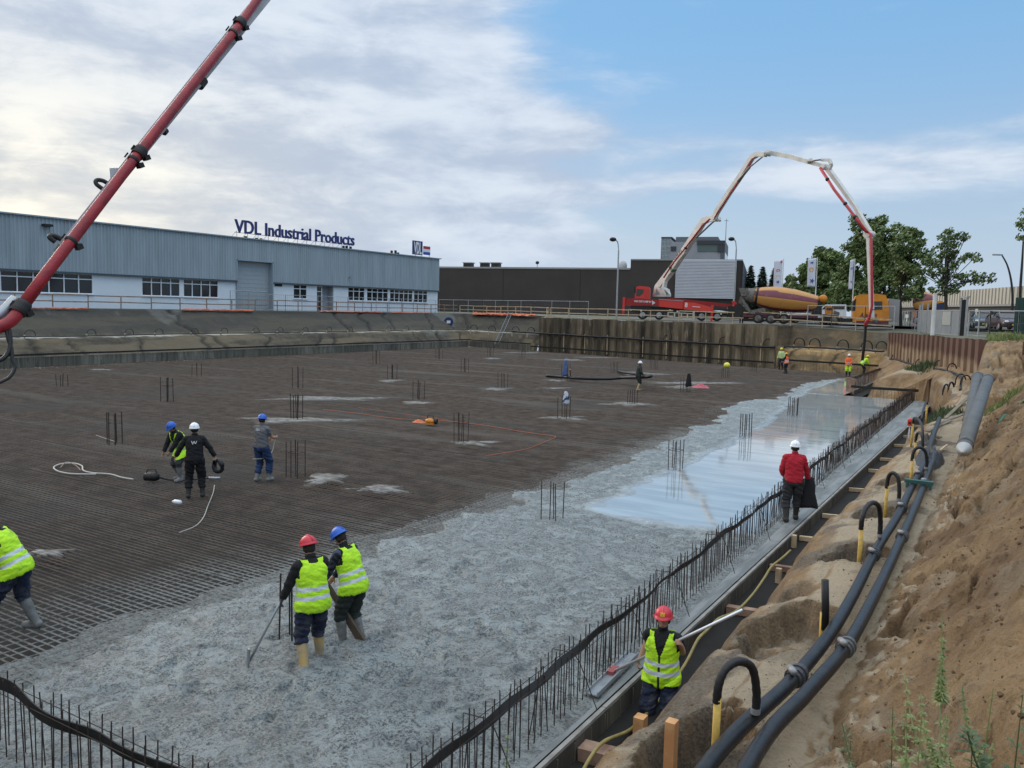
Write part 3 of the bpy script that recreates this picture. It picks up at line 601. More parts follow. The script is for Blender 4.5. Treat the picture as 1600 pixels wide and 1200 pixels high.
for px,py,l in ((1241,836,'short timber peg on the strut below the worker in red'),(1217,888,'short timber peg beside the looped yellow hose')):
    b=P(px,py,.02); mb=MB(); mb.beam(b-Vector((0,0,.4)),b,.10,.10,(0,1,0)); tag(mb.build('stake',WOOD),l,'stake')
# yellow hose in the trench
H=[(905,1215,-.05),(925,1180,.0),(945,1158,-.02),(985,1140,-.25),(1015,1110,-.42),(1045,1075,-.5),(1072,1035,-.5),(1090,1000,-.4),(1105,972,-.15),(1124,951,-.1),(1150,955,-.3),(1175,930,-.45),(1193,905,-.4),(1206,878,-.18),(1222,872,-.2),(1235,860,-.45)]
hp=[]
for px,py,z in H:
    d=ray(px,py); X=-3.72; q=onX(px,py,X); q.z=max(min(q.z,.1),-.9); hp.append(q)
mb=MB(); mb.tube(catmull(hp,6),.022,8); tag(mb.build('hose',mat('ochre_hose',(.30,.24,.08),.55,var=.3,vs=8),smooth=True),'dirty yellow hose hanging along the formwork in the trench','hose')
# ---------------------------------------------------------------- clusters of starter bars
def cluster(px,py,ptop,lab,seed,n=5,spread=.34,hook=False):
    random.seed(seed); c=P(px,py,-.03); hc=max(.6,min(1.35,D(px,ptop,math.hypot(c.x,c.y)).z+.0)); root=thing('starter_bars',lab,'rebar cluster',(c.x,c.y,-.03),0,'clusters of upright starter bars in the slab')
    ps=[(-.5,-.5),(.5,-.4),(.5,.5),(-.5,.45),(.05,.0),(.0,-.5)][:n]; r=.0125 if c.length<30 else .017
    for a,b in ps:
        mb=MB(); q=c+Vector((a*spread+random.uniform(-.03,.03),b*spread+random.uniform(-.03,.03),-.05)); h=hc*random.uniform(.93,1.02)
        mb.tube([q,q+Vector((random.uniform(-.03,.03),random.uniform(-.03,.03),h))],r,6); mb.build('bar',BAR,root)
    if px in (1055,463,262,180,721):
        mb=MB(); h=hc*.62; s=spread*.5; k=[c+Vector((a*s,b*s,h)) for a,b in ((-1,-1),(1,-1),(1,1),(-1,1),(-1,-1))]; mb.tube(k,.007,4)
        pass
        mb.build('link',BAR,root)
    return root,c,hc
CL=[(864,812,745,'nearest cluster of starter bars standing in rough fresh concrete'),(463,744,682,'cluster of tall starter bars right of the grey shirted worker'),(1055,735,682,'cluster of starter bars at the left edge of the mirror smooth concrete'),
(180,693,640,'cluster of starter bars left of the two workers with the vibrator'),(721,690,641,'cluster of starter bars right of the orange machine on the mat'),(1165,684,642,'cluster of starter bars where the smooth concrete meets the mat edge'),
(1239,650,617,'small cluster of starter bars standing in wet concrete far back'),(464,654,612,'cluster of starter bars in the broad pale spill behind the grey shirted worker'),(465,606,556,None),(262,627,587,'cluster of starter bars on the left, third back from the pale hose loop'),
(97,603,582,'leftmost small cluster of starter bars near the hanging cable'),(307,588,566,None),(588,569,545,None),(613,592,567,None),(654,624,592,None),(686,561,543,None),(726,582,558,None),(766,557,541,None),(786,606,581,None),(820,551,536,None),
(881,653,616,'cluster of starter bars with a white garment hung on top'),(884,594,566,'cluster of starter bars with blue overalls hung on it'),(960,583,563,None),(1021,577,561,None),(1071,612,587,'cluster of starter bars with a black jacket hung on it'),(988,630,606,None),(1133,590,573,'cluster of starter bars wearing a yellow helmet'),(1178,580,566,None),(815,560,545,None),(453,1000,884,'thick starter bars right beside the worker in the red helmet and yellow boots')]
CP={}
for i,(px,py,pt,lab) in enumerate(CL):
    CP[px]=cluster(px,py,pt,lab or 'thin far cluster of starter bars on the dark mat, '+ORD[sorted(q[0] for q in CL if not q[3]).index(px)]+' of them from the left',200+i,n=(6 if i<8 else 5),spread=(.20 if px==453 else .36) if i<8 or px==453 else .42,hook=i<3)
random.seed(11)
#@@NEXT
# ---------------------------------------------------------------- sheet piles
def pile_wall(A,B,z0,ztop,pitch,dep,m,label,face=-1,zt2=None):
    A=Vector((*A,0));B=Vector((*B,0)); d=(B-A); L=d.length; d.normalize(); n=Vector((-d.y,d.x,0))*face; k=round(L/pitch); p=L/k
    root=thing('sheet_pile_wall',label,'sheet pile wall',(A.x,A.y,z0))
    for i in range(k):
        zt=(ztop+(zt2-ztop)*i/k if zt2 is not None else ztop)+random.uniform(-.04,.04); prof=[(0,.0),(.27*p,0),(.40*p,dep),(.87*p,dep),(.999*p,0)]; o=A+d*(i*p); mb=MB(); vs=[]
        for s,q in prof:
            for z in (z0,zt): vs.append(o+d*s+n*q+Vector((0,0,z)))
        mb.add(vs,[(2*j,2*j+2,2*j+3,2*j+1) for j in range(4)])
        back=[v-n*.02 for v in vs]; mb.add(back,[(2*j,2*j+1,2*j+3,2*j+2) for j in range(4)]); mb.add([vs[2*j+1] for j in range(5)]+[back[2*j+1] for j in range(5)],[(j,j+1,6+j,5+j) for j in range(4)])
        mb.build('sheet_pile',m,root)
    return root
pile_wall((-48.4,84.75),(-18.8,77.2),-.4,3.92,1.16,.33,MPILE,'tall wall of stained steel sheet piles below the red pump truck')
pile_wall((-9.25,75.9),(-1.4,48.),-1.2,3.62,1.35,.34,MRPILE,'rusty sheet pile wall running below the steel gate on the right',zt2=3.82)
pile_wall((.12,44.),(1.7,43.6),1.6,3.9,.42,.2,MRPILE,'short rusty sheet piles standing at the right border')
bar_row([(-48.9,83.9),(-18.9,76.3)],.5,.6,'row of starter bars and black strip at the foot of the sheet piles',.52,r=.012,two=False,topbar=False)
# ---------------------------------------------------------------- railings on the rim
def railing(pts,step,z,m,label,h=1.12,name='railing',s=.075):
    pts=[Vector((*p,0)) if len(p)==2 else Vector(p) for p in pts]; root=thing(name,label,'railing',(pts[0].x,pts[0].y,z)); 
    for a,b in zip(pts,pts[1:]):
        za=a.z or z; zb=b.z or z; a=Vector((a.x,a.y,0)); b=Vector((b.x,b.y,0)); L=(b-a).length; k=max(1,round(L/step))
        for i in range(k):
            p=a.lerp(b,i/k)+Vector((0,0,za+(zb-za)*i/k)); q=a.lerp(b,(i+1)/k)+Vector((0,0,za+(zb-za)*(i+1)/k)); mb=MB(); t=random.uniform(-.05,.05)
            mb.beam(p-Vector((0,0,.25)),p+Vector((t,0,h+.03)),s,s); mb.build('post',m,root)
            for hh in (h,h*.52):
                mb=MB(); n=(q-p).normalized().cross(Vector((0,0,1)))*.05; mb.beam(p+Vector((0,0,hh+random.uniform(-.03,.03)))+n,q+Vector((0,0,hh+random.uniform(-.03,.03)))+n,.035,.10); mb.build('rail',m,root)
    return root
railing([(-67.4,8),(-67.4,53),(-67.1,94.4)],3.,4.05,WOODR,'long weathered two rail railing on the rim in front of the blue grey hall')
railing([(-66.9,94.8),(-50.6,90.5,4.),(-47.4,85.3,3.97)],2.6,4.02,WOOD,'pale timber railing on the rim above the orange netting and ladder')
railing([(-47.2,85.25,3.95),(-30.4,80.9,3.9)],2.75,3.95,WOOD,'pale timber railing above the sheet piles in front of the red pump truck')
railing([(-29.7,80.7,3.9),(-18.7,80.9,3.86),(-9.6,78.6,3.5)],2.8,3.9,WOOD,'pale timber railing in front of the concrete mixer and the orange cab')
mb=MB(); 
for a,b,z in (((-52,90.4),(-43.5,86.3),4.02),((-45,85.9),(-38.5,83.6),3.98)): mb.beam((a[0],a[1],z+.05),(b[0],b[1],z-.02),.22,.06)
tag(mb.build('plank',WOOD),'loose planks lying on the rim right of the ladder','planks')
# orange netting
def netting(pts,lab,seed,w=.5):
    c=catmull(pts,8); n=len(c); m=7; vs=[];fs=[]
    for i,p in enumerate(c):
        for j in range(m):
            a=math.pi*j/(m-1); k=float(fbm(i*.35,j*.8,4,seed)); r=w*(.75+1.3*k)*min(1,i/2+.3,(n-1-i)/2+.3); vs.append(p+Vector((r*math.cos(a)*.5,-r*math.cos(a)*.8,abs(math.sin(a))*r*.6-.03)))
    for i in range(n-1):
        for j in range(m-1): fs.append((i*m+j,i*m+j+1,(i+1)*m+j+1,(i+1)*m+j))
    mb=MB(); mb.add(vs,fs); o=mb.build('safety_netting',mat('orange_netting',(.75,.20,.09),.7,col2=(.55,.13,.06),vs=6)); tag(o,lab,'netting')
def rimp(px,z=4.08,dx=-66.7): q=onX(px,480,dx); return Vector((q.x,q.y,z))
netting([rimp(x) for x in range(40,150,14)],'orange netting on the rim beside the red pipe elbow',301,.18)
netting([rimp(x) for x in range(285,400,14)],'orange netting heap on the rim below the grey roller door',302,.26)
netting([rimp(x) for x in range(500,604,12)],'orange netting on the rim left of the long window row',303,.26)
netting([rimp(x) for x in range(612,680,12)],'thin orange netting strip below the right end of the blue grey hall',304,.16)
fp=lambda px,o=0.3: Vector(onPlane(px,487,Vector((-66,94+o,4)),Vector((.25,1,0)).normalized())[:2]).to_3d()+Vector((0,0,4.05))
netting([fp(x,-.6) for x in range(738,848,10)],'bright orange netting on the rim at the head of the ladder',305,.5)
# ---------------------------------------------------------------- blue grey hall
XB=-72.; Yp=lambda px: onX(px,440,XB).y
CLAD=mat('blue_grey_cladding',(.36,.42,.455),.5,var=.2,vs=1.2,stretch=(1,1,.12)); CLADT=mat('cladding_trim',(.27,.33,.38),.5); DOORM=mat('roller_door_grey',(.36,.39,.41),.6,var=.08,vs=2)
hall=thing('industrial_hall','long blue grey corrugated hall with white base and window rows','building',(XB,55,4.0))
def corr(y0,y1,z0,z1,nm):
    mb=MB(); y=y0; prof=[]
    while y<y1-.01:
        for dy,dx in ((0,.0),(.16,0),(.20,.07),(.29,.07)): 
            if y+dy<y1: prof.append((y+dy,XB+.16+dx))
        y+=.33
    prof.append((y1,XB+.16)); vs=[(x,yy,z) for yy,x in prof for z in (z0,z1)]; mb.add(vs,[(2*i,2*i+2,2*i+3,2*i+1) for i in range(len(prof)-1)])
    mb.box((XB+.05,(y0+y1)/2,(z0+z1)/2),(.2,y1-y0,z1-z0)); mb.build(nm,CLAD,hall)
yd0,yd1=Yp(368),Yp(425); ZC=7.16; YE=96.5
corr(-5,yd0,ZC,11.72,'cladding'); corr(yd0,yd1,9.45,11.72,'cladding'); corr(yd1,YE,ZC,11.72,'cladding')
mb=MB(); mb.box((XB+.15,45.75,11.78),(.5,101.9,.12)); mb.build('roof_edge',CLADT,hall)
mb=MB(); mb.box((XB-18,45.75,11.60),(35.5,101.3,.25)); mb.box((XB-.4,30,11.9),(1.2,1.8,.35)); mb.build('roof',mat('roof_felt',(.2,.2,.2),.9),hall)
mb=MB(); mb.box((XB-18,YE-.2,7.9),(35.4,.3,7.3)); mb.box((XB-35.8,45.75,7.9),(.3,101,7.3)); mb.box((XB-18,-4.9,7.9),(35.4,.3,7.3)); mb.build('wall',CLAD,hall)
mb=MB(); mb.box((XB+.27,(yd0-5)/2,ZC-.02),(.12,yd0+5,.16)); mb.box((XB+.27,(yd1+YE)/2,ZC-.02),(.12,YE-yd1,.16)); mb.build('trim',mat('dark_trim',(.06,.08,.10),.5),hall)
WIN=[(-5.,Yp(145),None,5.3),(Yp(221),Yp(281),4,5.3),(Yp(286),Yp(341),4,5.3),(Yp(458),Yp(479.5),2,5.45),(Yp(543.5),Yp(570),3,5.42),(Yp(573),Yp(606.5),4,5.42),(Yp(609),Yp(645),5,5.42),(Yp(646.5),Yp(668),3,5.42)]
WF=mat('white_window_frame',(.74,.77,.80),.5)
prev=-5.; segs=[]
def wallseg(y0,y1,z0=3.9,z1=ZC): 
    mb=MB(); mb.box((XB-.12,(y0+y1)/2,(z0+z1)/2),(.3,y1-y0-.002,z1-z0)); mb.build('wall',PLW,hall)
edges=[(a,b) for a,b,_,_ in WIN]+[(yd0,yd1),(Yp(495),Yp(521))]; edges.sort(); c=-5.
for a,b in edges:
    if a-c>.02: wallseg(c,a)
    c=b
wallseg(c,YE-.15)
for a,b,k,zs in WIN:
    wallseg(a,b,3.9,zs); k=k or round((b-a)/1.35)
    fr=MB(); w=(b-a)/k; s=.07
    for i in range(k+1): fr.box((XB-.02,min(max(a+i*w,a+s/2),b-s/2),(zs+7.1)/2),(.1,s,7.1-zs-.16))
    for z in (zs+.04,6.62,7.06): fr.box((XB-.02,(a+b)/2,z),(.09,b-a,.08))
    fr.box((XB+.08,(a+b)/2,zs-.02),(.2,b-a+.1,.07)); f=fr.build('window',WF,hall)
    for i in range(k): 
        mb=MB(); mb.box((XB-.09,a+(i+.5)*w,(zs+7.1)/2),(.02,w-.04,7.1-zs-.1)); mb.build('pane',GLASS,f)
    if b<Yp(150) or a>Yp(500):   # things standing behind the panes: coils, curtains
        mb=MB(); y=a+.5
        while y<b-.5: mb.tube([(XB-.9,y,zs-.2),(XB-.9,y,zs+random.uniform(.6,1.1))],.42,10); y+=1.0
        #mb.build('stored_coils',GALV,hall)
mb=MB(); mb.box((XB-.45,(yd0+yd1)/2,6.75),(.1,yd1-yd0-.06,5.5)); 
for i in range(12): mb.box((XB-.39,(yd0+yd1)/2,4.3+i*.45),(.02,yd1-yd0-.1,.03))
mb.build('roller_door',DOORM,hall); mb=MB(); mb.box((XB-.1,yd0+.06,6.7),(.7,.12,5.5)); mb.box((XB-.1,yd1-.06,6.7),(.7,.12,5.5)); mb.box((XB-.1,(yd0+yd1)/2,9.42),(.7,yd1-yd0,.12)); mb.build('door_frame',CLADT,hall)
mb=MB(); mb.box((XB-.3,(Yp(495)+Yp(505))/2,5.5),(.08,Yp(505)-Yp(495),3.2)); dr=mb.build('door',GLASS,hall); mb=MB()
for y in (Yp(495)+.05,Yp(505)-.05,): mb.box((XB-.22,y,5.5),(.1,.1,3.2))
for z in (6.4,7.): mb.box((XB-.22,(Yp(495)+Yp(505))/2,z),(.09,Yp(505)-Yp(495),.08))
mb.build('frame',WF,dr); mb=MB(); mb.box((XB-.9,(Yp(505)+Yp(521))/2,5.5),(.1,Yp(521)-Yp(505),3.3)); mb.box((XB-.5,Yp(521)-.04,5.5),(.9,.08,3.3)); mb.build('porch_wall',mat('porch_grey',(.33,.36,.39),.7),hall)
mb=MB(); mb.box((XB+.06,(Yp(429)+Yp(440))/2,6.95),(.08,Yp(440)-Yp(429),.32)); mb.build('vent',DSTEEL,hall)
c=onX(74,352,XB+.5); mb=MB(); mb.box(c,(.5,.75,.2)); mb.beam(c,c+Vector((-.4,0,0)),.08,.08); mb.build('wall_lamp',DSTEEL,hall)
c=onX(547,434,XB+.45); mb=MB(); mb.box(c,(.4,.15,.15)); mb.beam(c+Vector((.0,.1,.1)),c+Vector((0,-.2,.5)),.04,.04); mb.build('security_camera',GALV,hall)
for px in (395,405,563,570,617,622): pass
mb=MB()
for px,h in ((389,.22),(406,.16),(413,.16),(541,.35),(546,.4),(552,.35),(616,.42),(622,.5),(626,.25)):
    y=Yp(px); mb.disc((XB-.5,y,11.85+h/2),(0,0,1),.17,h,8)
mb.build('roof_vent',DSTEEL,hall)
# roof sign
NAVY=mat('navy_letters',(.020,.035,.16),.4); y0,y1=Yp(367),Yp(552)
sg=thing('roof_sign','navy letters of the company name on the roof of the blue grey hall','sign',(XB+.1,y0,11.84))
t=MB(); text_mesh('VDL Industrial Products',1.,.0,Matrix.Identity(4),t); v=np.array(t.v); wd=v[:,0].max(); s=(y1-y0)/wd; caph=v[:,1].max(); hz=1.46/.73
mb=MB(); M=basis((0,s,0),(0,0,hz),(.0,0,0),(XB+.1,y0,12.30)); M[0][2]=1; M[1][2]=0;M[2][2]=0
text_mesh('VDL Industrial Products',1.,.09,M,mb,bold=.012); mb.build('lettering',NAVY,sg)
mb=MB(); y=y0+.3
while y<y1: mb.beam((XB,y,11.8),(XB,y,12.5),.04,.04); mb.beam((XB-1,y,11.8),(XB,y,12.5),.03,.03); y+=1.45
mb.beam((XB-.02,y0,12.32),(XB-.02,y1,12.32),.05,.05); mb.build('sign_frame',GALV,sg)
ya,yb,yc=Yp(646.5),Yp(661),Yp(671); sg=thing('roof_sign','small rooftop sign with white initials and a red white blue flag','sign',(XB,ya,11.84))
mb=MB(); mb.box((XB-.25,(ya+yb)/2,13.0),(.2,yb-ya,1.9)); mb.build('backboard',NAVY,sg)
mb=MB(); M=basis((0,(yb-ya)/2.35,0),(0,0,2.25),(0,0,0),(XB-.10,ya+.12,12.2)); M[0][2]=1; text_mesh('VDL',1.,.03,M,mb,bold=.02,shear=0.); mb.build('lettering',mat('sign_white',(.8,.8,.82),.5),sg)
mb=MB()
for i,z in enumerate((13.15,12.75,12.35)): mb.mat(i).box((XB-.1,(yb+yc)/2+.15,z),(.12,yc-yb,.4))
mb.build('flag_panel',[mat('flag_red',(.45,.03,.04),.5),mat('flag_white',(.75,.76,.78),.5),mat('flag_blue',(.03,.07,.35),.5)],sg)
mb=MB(); 
for y in (ya+.4,yb-.2,yc): mb.beam((XB-.1,y,11.8),(XB-.1,y,12.4),.06,.06)
mb.build('sign_frame',GALV,sg)
# ---------------------------------------------------------------- brown hall, tower
A=D(640,480,158.5);B=D(983,480,149);C=D(1157,480,145); A.z=B.z=C.z=0; du=(C-A).normalized(); dn=Vector((-du.y,du.x,0)); 
if dn.dot(A)<0: dn=-dn
BRN=mat('brown_cladding',(.058,.047,.042),.75,var=.25,vs=.25,col2=(.045,.037,.034)); BRN2=mat('brown_trim',(.30,.29,.28),.6)
bh=thing('brown_hall','long low dark brown hall with a light ribbed panel behind the pump truck','building',(B.x,B.y,4.0))
def bbox(p,q,z0,z1,d0,d1,nm,m,root=bh,sub=0):
    mb=MB(); a=p+dn*d0;b=q+dn*d0;c=q+dn*d1;d=p+dn*d1
    mb.hexa([Vector((v.x,v.y,z0)) for v in (a,b,c,d)],[Vector((v.x,v.y,z1)) for v in (a,b,c,d)]); return mb.build(nm,m,root)
def onB(px,py=480): return onPlane(px,py,A,dn)
def xb(px): q=onB(px); return Vector((q.x,q.y,0))
bbox(xb(640),xb(983),4,onB(830,418.5).z-.18,0,40,'wall',BRN); bbox(xb(983),xb(1157),4,onB(983,405).z-.18,0,35,'wall',BRN)
bbox(xb(640),xb(982.8),onB(830,418.5).z-.18,onB(830,418.5).z+.12,-.1,40,'roof_edge',BRN2); bbox(xb(983),xb(1157),onB(983,405).z-.18,onB(983,405).z+.05,-.1,35,'roof_edge',BRN2)
for px in (785,905,1040): bbox(xb(px),xb(px+.7),4,onB(830,418.5).z-.2,-.03,.0,'wall_joint',mat('dark_joint',(.03,.025,.024),.8))
bbox(xb(1157),xb(1158.2),4,onB(983,405).z-.3,-.5,35,'wall',mat('black_cladding',(.018,.019,.024),.6))
pan=MB(); z0,z1=onB(1100,466).z,onB(1100,405.5).z; a,b=xb(1054),xb(1148); n=26
for i in range(n):
    za=z0+(z1-z0)*i/n; zb=z0+(z1-z0)*(i+1)/n; 
    pan.hexa([Vector((v.x,v.y,za)) for v in (a-dn*.55,b-dn*.55,b,a)],[Vector((v.x,v.y,zb-.03)) for v in (a-dn*.48,b-dn*.48,b,a)])
pan.build('light_panel',mat('light_ribbed_panel',(.47,.48,.52),.5,var=.08,vs=.5),bh)
for i,(a_,b_,t_) in enumerate(((714,726.5,409.5),(740.5,752,409.5),(758,770,409.5))):
    r0=thing('rooftop_unit',('leftmost','middle','rightmost')[i]+' black ventilation unit on the low brown roof','ventilation unit',tuple(xb(a_)+Vector((0,0,12.7))),0,'ventilation units on the brown roof')
    z=onB(830,418.5).z+.12; bbox(xb(a_)+dn*3,xb(b_)+dn*3,z,onB(a_,t_).z,0,1.6,'housing',DSTEEL,r0); bbox(xb(a_-1)+dn*3,xb(b_+1.5)+dn*3,onB(a_,t_).z,onB(a_,t_).z+.15,-.1,1.7,'cover',BRN2,r0)
q=onB(835,412); mb=MB(); mb.tube([q+dn*2-Vector((0,0,.9)),q+dn*2+Vector((0,0,.4))],.05,6); mb.ell(q+dn*2+Vector((0,0,.3)),(.35,.35,.3)); tag(mb.build('roof_mast',DSTEEL),'small mast on the roof of the brown hall','mast')
q=onB(968,414); mb=MB(); mb.ell(q+dn*3,(.85,.85,1.0),16,10); mb.tube([q+dn*3-Vector((0,0,1.4)),q+dn*3],.2,6); tag(mb.build('roof_dome',mat('dome_grey',(.45,.46,.47),.6),smooth=True),'pale round dome on the roof behind the left street lamp','roof dome')
# tower
tw=thing('office_tower','glass and grey office tower rising behind the brown hall','building',tuple(xb(1080)+dn*55+Vector((0,0,4))))
A2=A+dn*55
def xt(px): q=onPlane(px,480,A2,dn); return Vector((q.x,q.y,0))
def zt(py,px=1080): return onPlane(px,py,A2,dn).z
def tb(a,b,t,bt,d0,d1,nm,m): return bbox(xt(a),xt(b),zt(bt),zt(t),d0,d1,nm,m,tw)
TG=mat('tower_grey',(.30,.31,.34),.6,var=.1,vs=.4); TGL=mat('pale_green_glass',(.22,.33,.38),.15,var=.3,vs=.5); TD=mat('tower_dark',(.04,.045,.055),.5)
tb(1029.5,1044,372,415,.2,16,'glass_wall',TGL); tb(1044,1127,378,415,0,18,'wall',TG); tb(1029,1046,370,372,0,16,'roof_edge',TD); tb(1051,1117,369.5,378,1,14,'plant_room',mat('plant_room_grey',(.13,.14,.16),.6)); tb(1085,1128.5,376,382.3,-.4,18,'roof_edge',TD)
w=tb(1086,1117,383,393,-.15,0,'window',mat('green_glass',(.07,.12,.12),.1)); tb(1117,1128.6,382.3,394,-.3,17.9,'window',TD); tb(1044.5,1053,385,392.5,-.15,0,'window',TD); tb(1122,1129,394,410,-.2,17,'glass_wall',mat('blue_glass',(.06,.09,.13),.1))
mb=MB()
for i in range(7): 
    a=xt(1029.5+i*2.3); mb.beam(Vector((a.x,a.y,zt(415)))+dn*.15,Vector((a.x,a.y,zt(372)))+dn*.15,.12,.12)
for i in range(6): mb.beam(xt(1029.5)+Vector((0,0,zt(378+i*7)))+dn*.15,xt(1044)+Vector((0,0,zt(378+i*7)))+dn*.15,.12,.12)
mb.build('glass_frame',GALV,tw)
a=xt(1127)+dn*6; mb=MB(); mb.tube([a+Vector((0,0,zt(400))),a+Vector((0,0,zt(338)))],[.14,.08],5)
for k in (-1,1): mb.beam(a+Vector((k*.0,0,zt(341)))-du*.5,a+Vector((0,0,zt(341)))+du*.5,.1,.1)
tag(mb.build('antenna_mast',GALV),'tall thin antenna mast on the office tower behind the boom','mast')
# beige hall on the far right
a=D(1390,480,300);b=D(1480,480,240);c=D(1660,480,170); bz=thing('beige_hall','long beige ribbed hall with a dark lower wall on the far right','building',(b.x,b.y,4))
pts=[a,b,c]; BG=mat('beige_cladding',(.47,.44,.38),.6,var=.1,vs=.3)
def zat(px,py,d): return D(px,py,d).z
tops=[zat(1390,462,300),zat(1480,455,240),zat(1660,442.5,170)]; mids=[zat(1390,479,300),zat(1480,477,240),zat(1660,473.5,170)]
mb=MB(); mr=MB(); dk=MB(); tr=MB()
for i in (0,1):
    p,q=pts[i],pts[i+1]; d=(q-p); d.z=0; L=d.length; d.normalize(); n=Vector((d.y,-d.x,0)); 
    if n.dot(p)>0: n=-n
    k=int(L/2.2)
    for j in range(k):
        s0,s1=j/k,(j+1)/k
        for (u0,u1,off) in ((0,.8,.0),(.8,1.,.22)):
            v0,v1=s0+(s1-s0)*u0,s0+(s1-s0)*u1; P0=p.lerp(q,v0)+n*off;P1=p.lerp(q,v1)+n*off; f=lambda arr,v:arr[i]+(arr[i+1]-arr[i])*v
            mb.hexa([Vector((P0.x,P0.y,f(mids,v0))),Vector((P1.x,P1.y,f(mids,v1))),Vector((P1.x,P1.y,f(mids,v1)))-n*3,Vector((P0.x,P0.y,f(mids,v0)))-n*3],[Vector((P0.x,P0.y,f(tops,v0))),Vector((P1.x,P1.y,f(tops,v1))),Vector((P1.x,P1.y,f(tops,v1)))-n*3,Vector((P0.x,P0.y,f(tops,v0)))-n*3])
    e=[Vector((t.x,t.y,0))-n*.6 for t in (p,q)]
    dk.hexa([e[0]+Vector((0,0,4)),e[1]+Vector((0,0,4)),e[1]-n*3+Vector((0,0,4)),e[0]-n*3+Vector((0,0,4))],[e[0]+Vector((0,0,mids[i])),e[1]+Vector((0,0,mids[i+1])),e[1]-n*3+Vector((0,0,mids[i+1])),e[0]-n*3+Vector((0,0,mids[i]))])
    tr.beam(Vector((p.x,p.y,mids[i]-.2))+n*.3,Vector((q.x,q.y,mids[i+1]-.2))+n*.3,.4,.45)
mb.build('cladding',BG,bz); dk.build('wall',mat('dark_lower_wall',(.06,.055,.055),.7,var=.3,vs=.4),bz); tr.build('trim',mat('grey_trim',(.24,.24,.24),.6),bz)
# ---------------------------------------------------------------- lamps, flags
def lamp_post(px,ptop,pbase,dist,side,lab,arm=9,r=.09):
    t=D(px,ptop,dist); b=D(px,pbase,dist); b=Vector((t.x,t.y,4.)); root=thing('street_lamp',lab,'street lamp',tuple(b)); rr=Vector(_r); u=dist/FPX
    mb=MB(); mb.tube([b,b+Vector((0,0,t.z-4-1.0))],[r*1.3,r],8); mb.build('pole',GALV,root)
    e=t-rr*side*arm*u; mb=MB(); mb.tube(catmull([t+Vector((0,0,-1.)),t+Vector((0,0,-.35))-rr*side*.08,t+Vector((0,0,.05))-rr*side*arm*u*.4,e+Vector((0,0,.25))],5),r*.8,7); mb.build('arm',GALV,root)
    mb=MB(); mb.ell(e+Vector((0,0,.28))-rr*side*.25,(.42,.42,.26)); mb.build('lamp_head',DSTEEL,root,smooth=True)
lamp_post(967,378,490,100,1,'curved street lamp in front of the brown hall left of the pump truck',6)
lamp_post(1151,377,470,112,1,'curved street lamp at the right end of the brown hall',5)
lamp_post(1163,452,490,150,1,'small distant street lamp beside the conifers',4,.07)
def sweep_lamp(pts,dist,lab,head):
    w=[D(x,y,dist) for x,y in pts]; w[0]=Vector((w[0].x,w[0].y,4.)); root=thing('street_lamp',lab,'street lamp',tuple(w[0])); mb=MB(); mb.tube(catmull(w,6),[.13-.07*i/(6*(len(w)-1)) for i in range(6*(len(w)-1)+1)],7); mb.build('pole',DSTEEL,root)
    if head: 
        rr=Vector(_r); mb=MB(); mb.box(w[-1]-rr*.45+Vector((0,0,-.02)),(1.0,.3,.12),Matrix.Rotation(TH,3,'Z')); mb.build('lamp_head',GALV,root)
sweep_lamp([(1581,500),(1582,470),(1580,440),(1574,415),(1565,398)],90,'bowed street lamp before the beige hall near the right border',True)
sweep_lamp([(1593,500),(1594,455),(1597,410),(1599,375)],75,'thin leaning pole at the right border under the leaves',False)
FW=mat('flag_cloth',(.66,.67,.74),.7,var=.06,vs=2)
def flag(px,pt,pb,pole_top,pole_bot,w,dist,lab,marks,side=-1):
    rr=Vector(_r); u=dist/FPX; t=D(px,pole_top,dist); base=Vector((t.x,t.y,4.)); root=thing('flag',lab,'flag',tuple(base),0,'banner flags behind the mixer'); mb=MB(); mb.tube([base,t],[.07,.045],7); mb.build('pole',WHT,root)
    z1=D(px,pt,dist).z; z0=D(px,pb,dist).z; W=w*u; nx,ny=8,18; vs=[];fs=[]; f=Vector(_f0)
    def pt3(a,b,o=0): return Vector((t.x,t.y,0))+rr*side*(.1+a*W)*(1-.12*b)+f*(math.sin(a*5+b*3)*.10-o)+Vector((0,0,z1+(z0-z1)*b-.15*a*(1-b)))
    for j in range(ny+1):
        for i in range(nx+1): vs.append(pt3(i/nx,j/ny))
    for j in range(ny):
        for i in range(nx): fs.append((j*(nx+1)+i,j*(nx+1)+i+1,(j+1)*(nx+1)+i+1,(j+1)*(nx+1)+i))
    mb=MB(); mb.add(vs,fs); o=mb.build('cloth',FW,root,smooth=True); md=o.modifiers.new('t','SOLIDIFY'); md.thickness=.01
    mb=MB(); cols=[mat('flag_red_mark',(.65,.10,.08),.6),mat('flag_orange_mark',(.75,.35,.12),.6),mat('flag_blue_mark',(.05,.09,.30),.6)]
    for ci,a,b,ra,rb,kind in marks:
        mb.mat(ci); n=14
        if kind=='ring':
            vs=[]; 
            for k in range(n): 
                an=2*math.pi*k/n
                for q in (1,.55): vs.append(pt3(a+ra*math.cos(an)*q,b+rb*math.sin(an)*q,.03))
            mb.add(vs,[(2*k,2*((k+1)%n),2*((k+1)%n)+1,2*k+1) for k in range(n) if k!=3])
        elif kind=='star':
            vs=[pt3(a,b,.03)]+[pt3(a+ra*math.cos(k*math.pi/5)*(1 if k%2 else .4),b+rb*math.sin(k*math.pi/5)*(1 if k%2 else .4),.03) for k in range(10)]; mb.add(vs,[(0,1+k,1+(k+1)%10) for k in range(10)])
        else: mb.add([pt3(a-ra,b-rb,.03),pt3(a+ra,b-rb,.03),pt3(a+ra,b+rb,.03),pt3(a-ra,b+rb,.03)],[(0,1,2,3)])
    mb.build('emblem',cols,root)
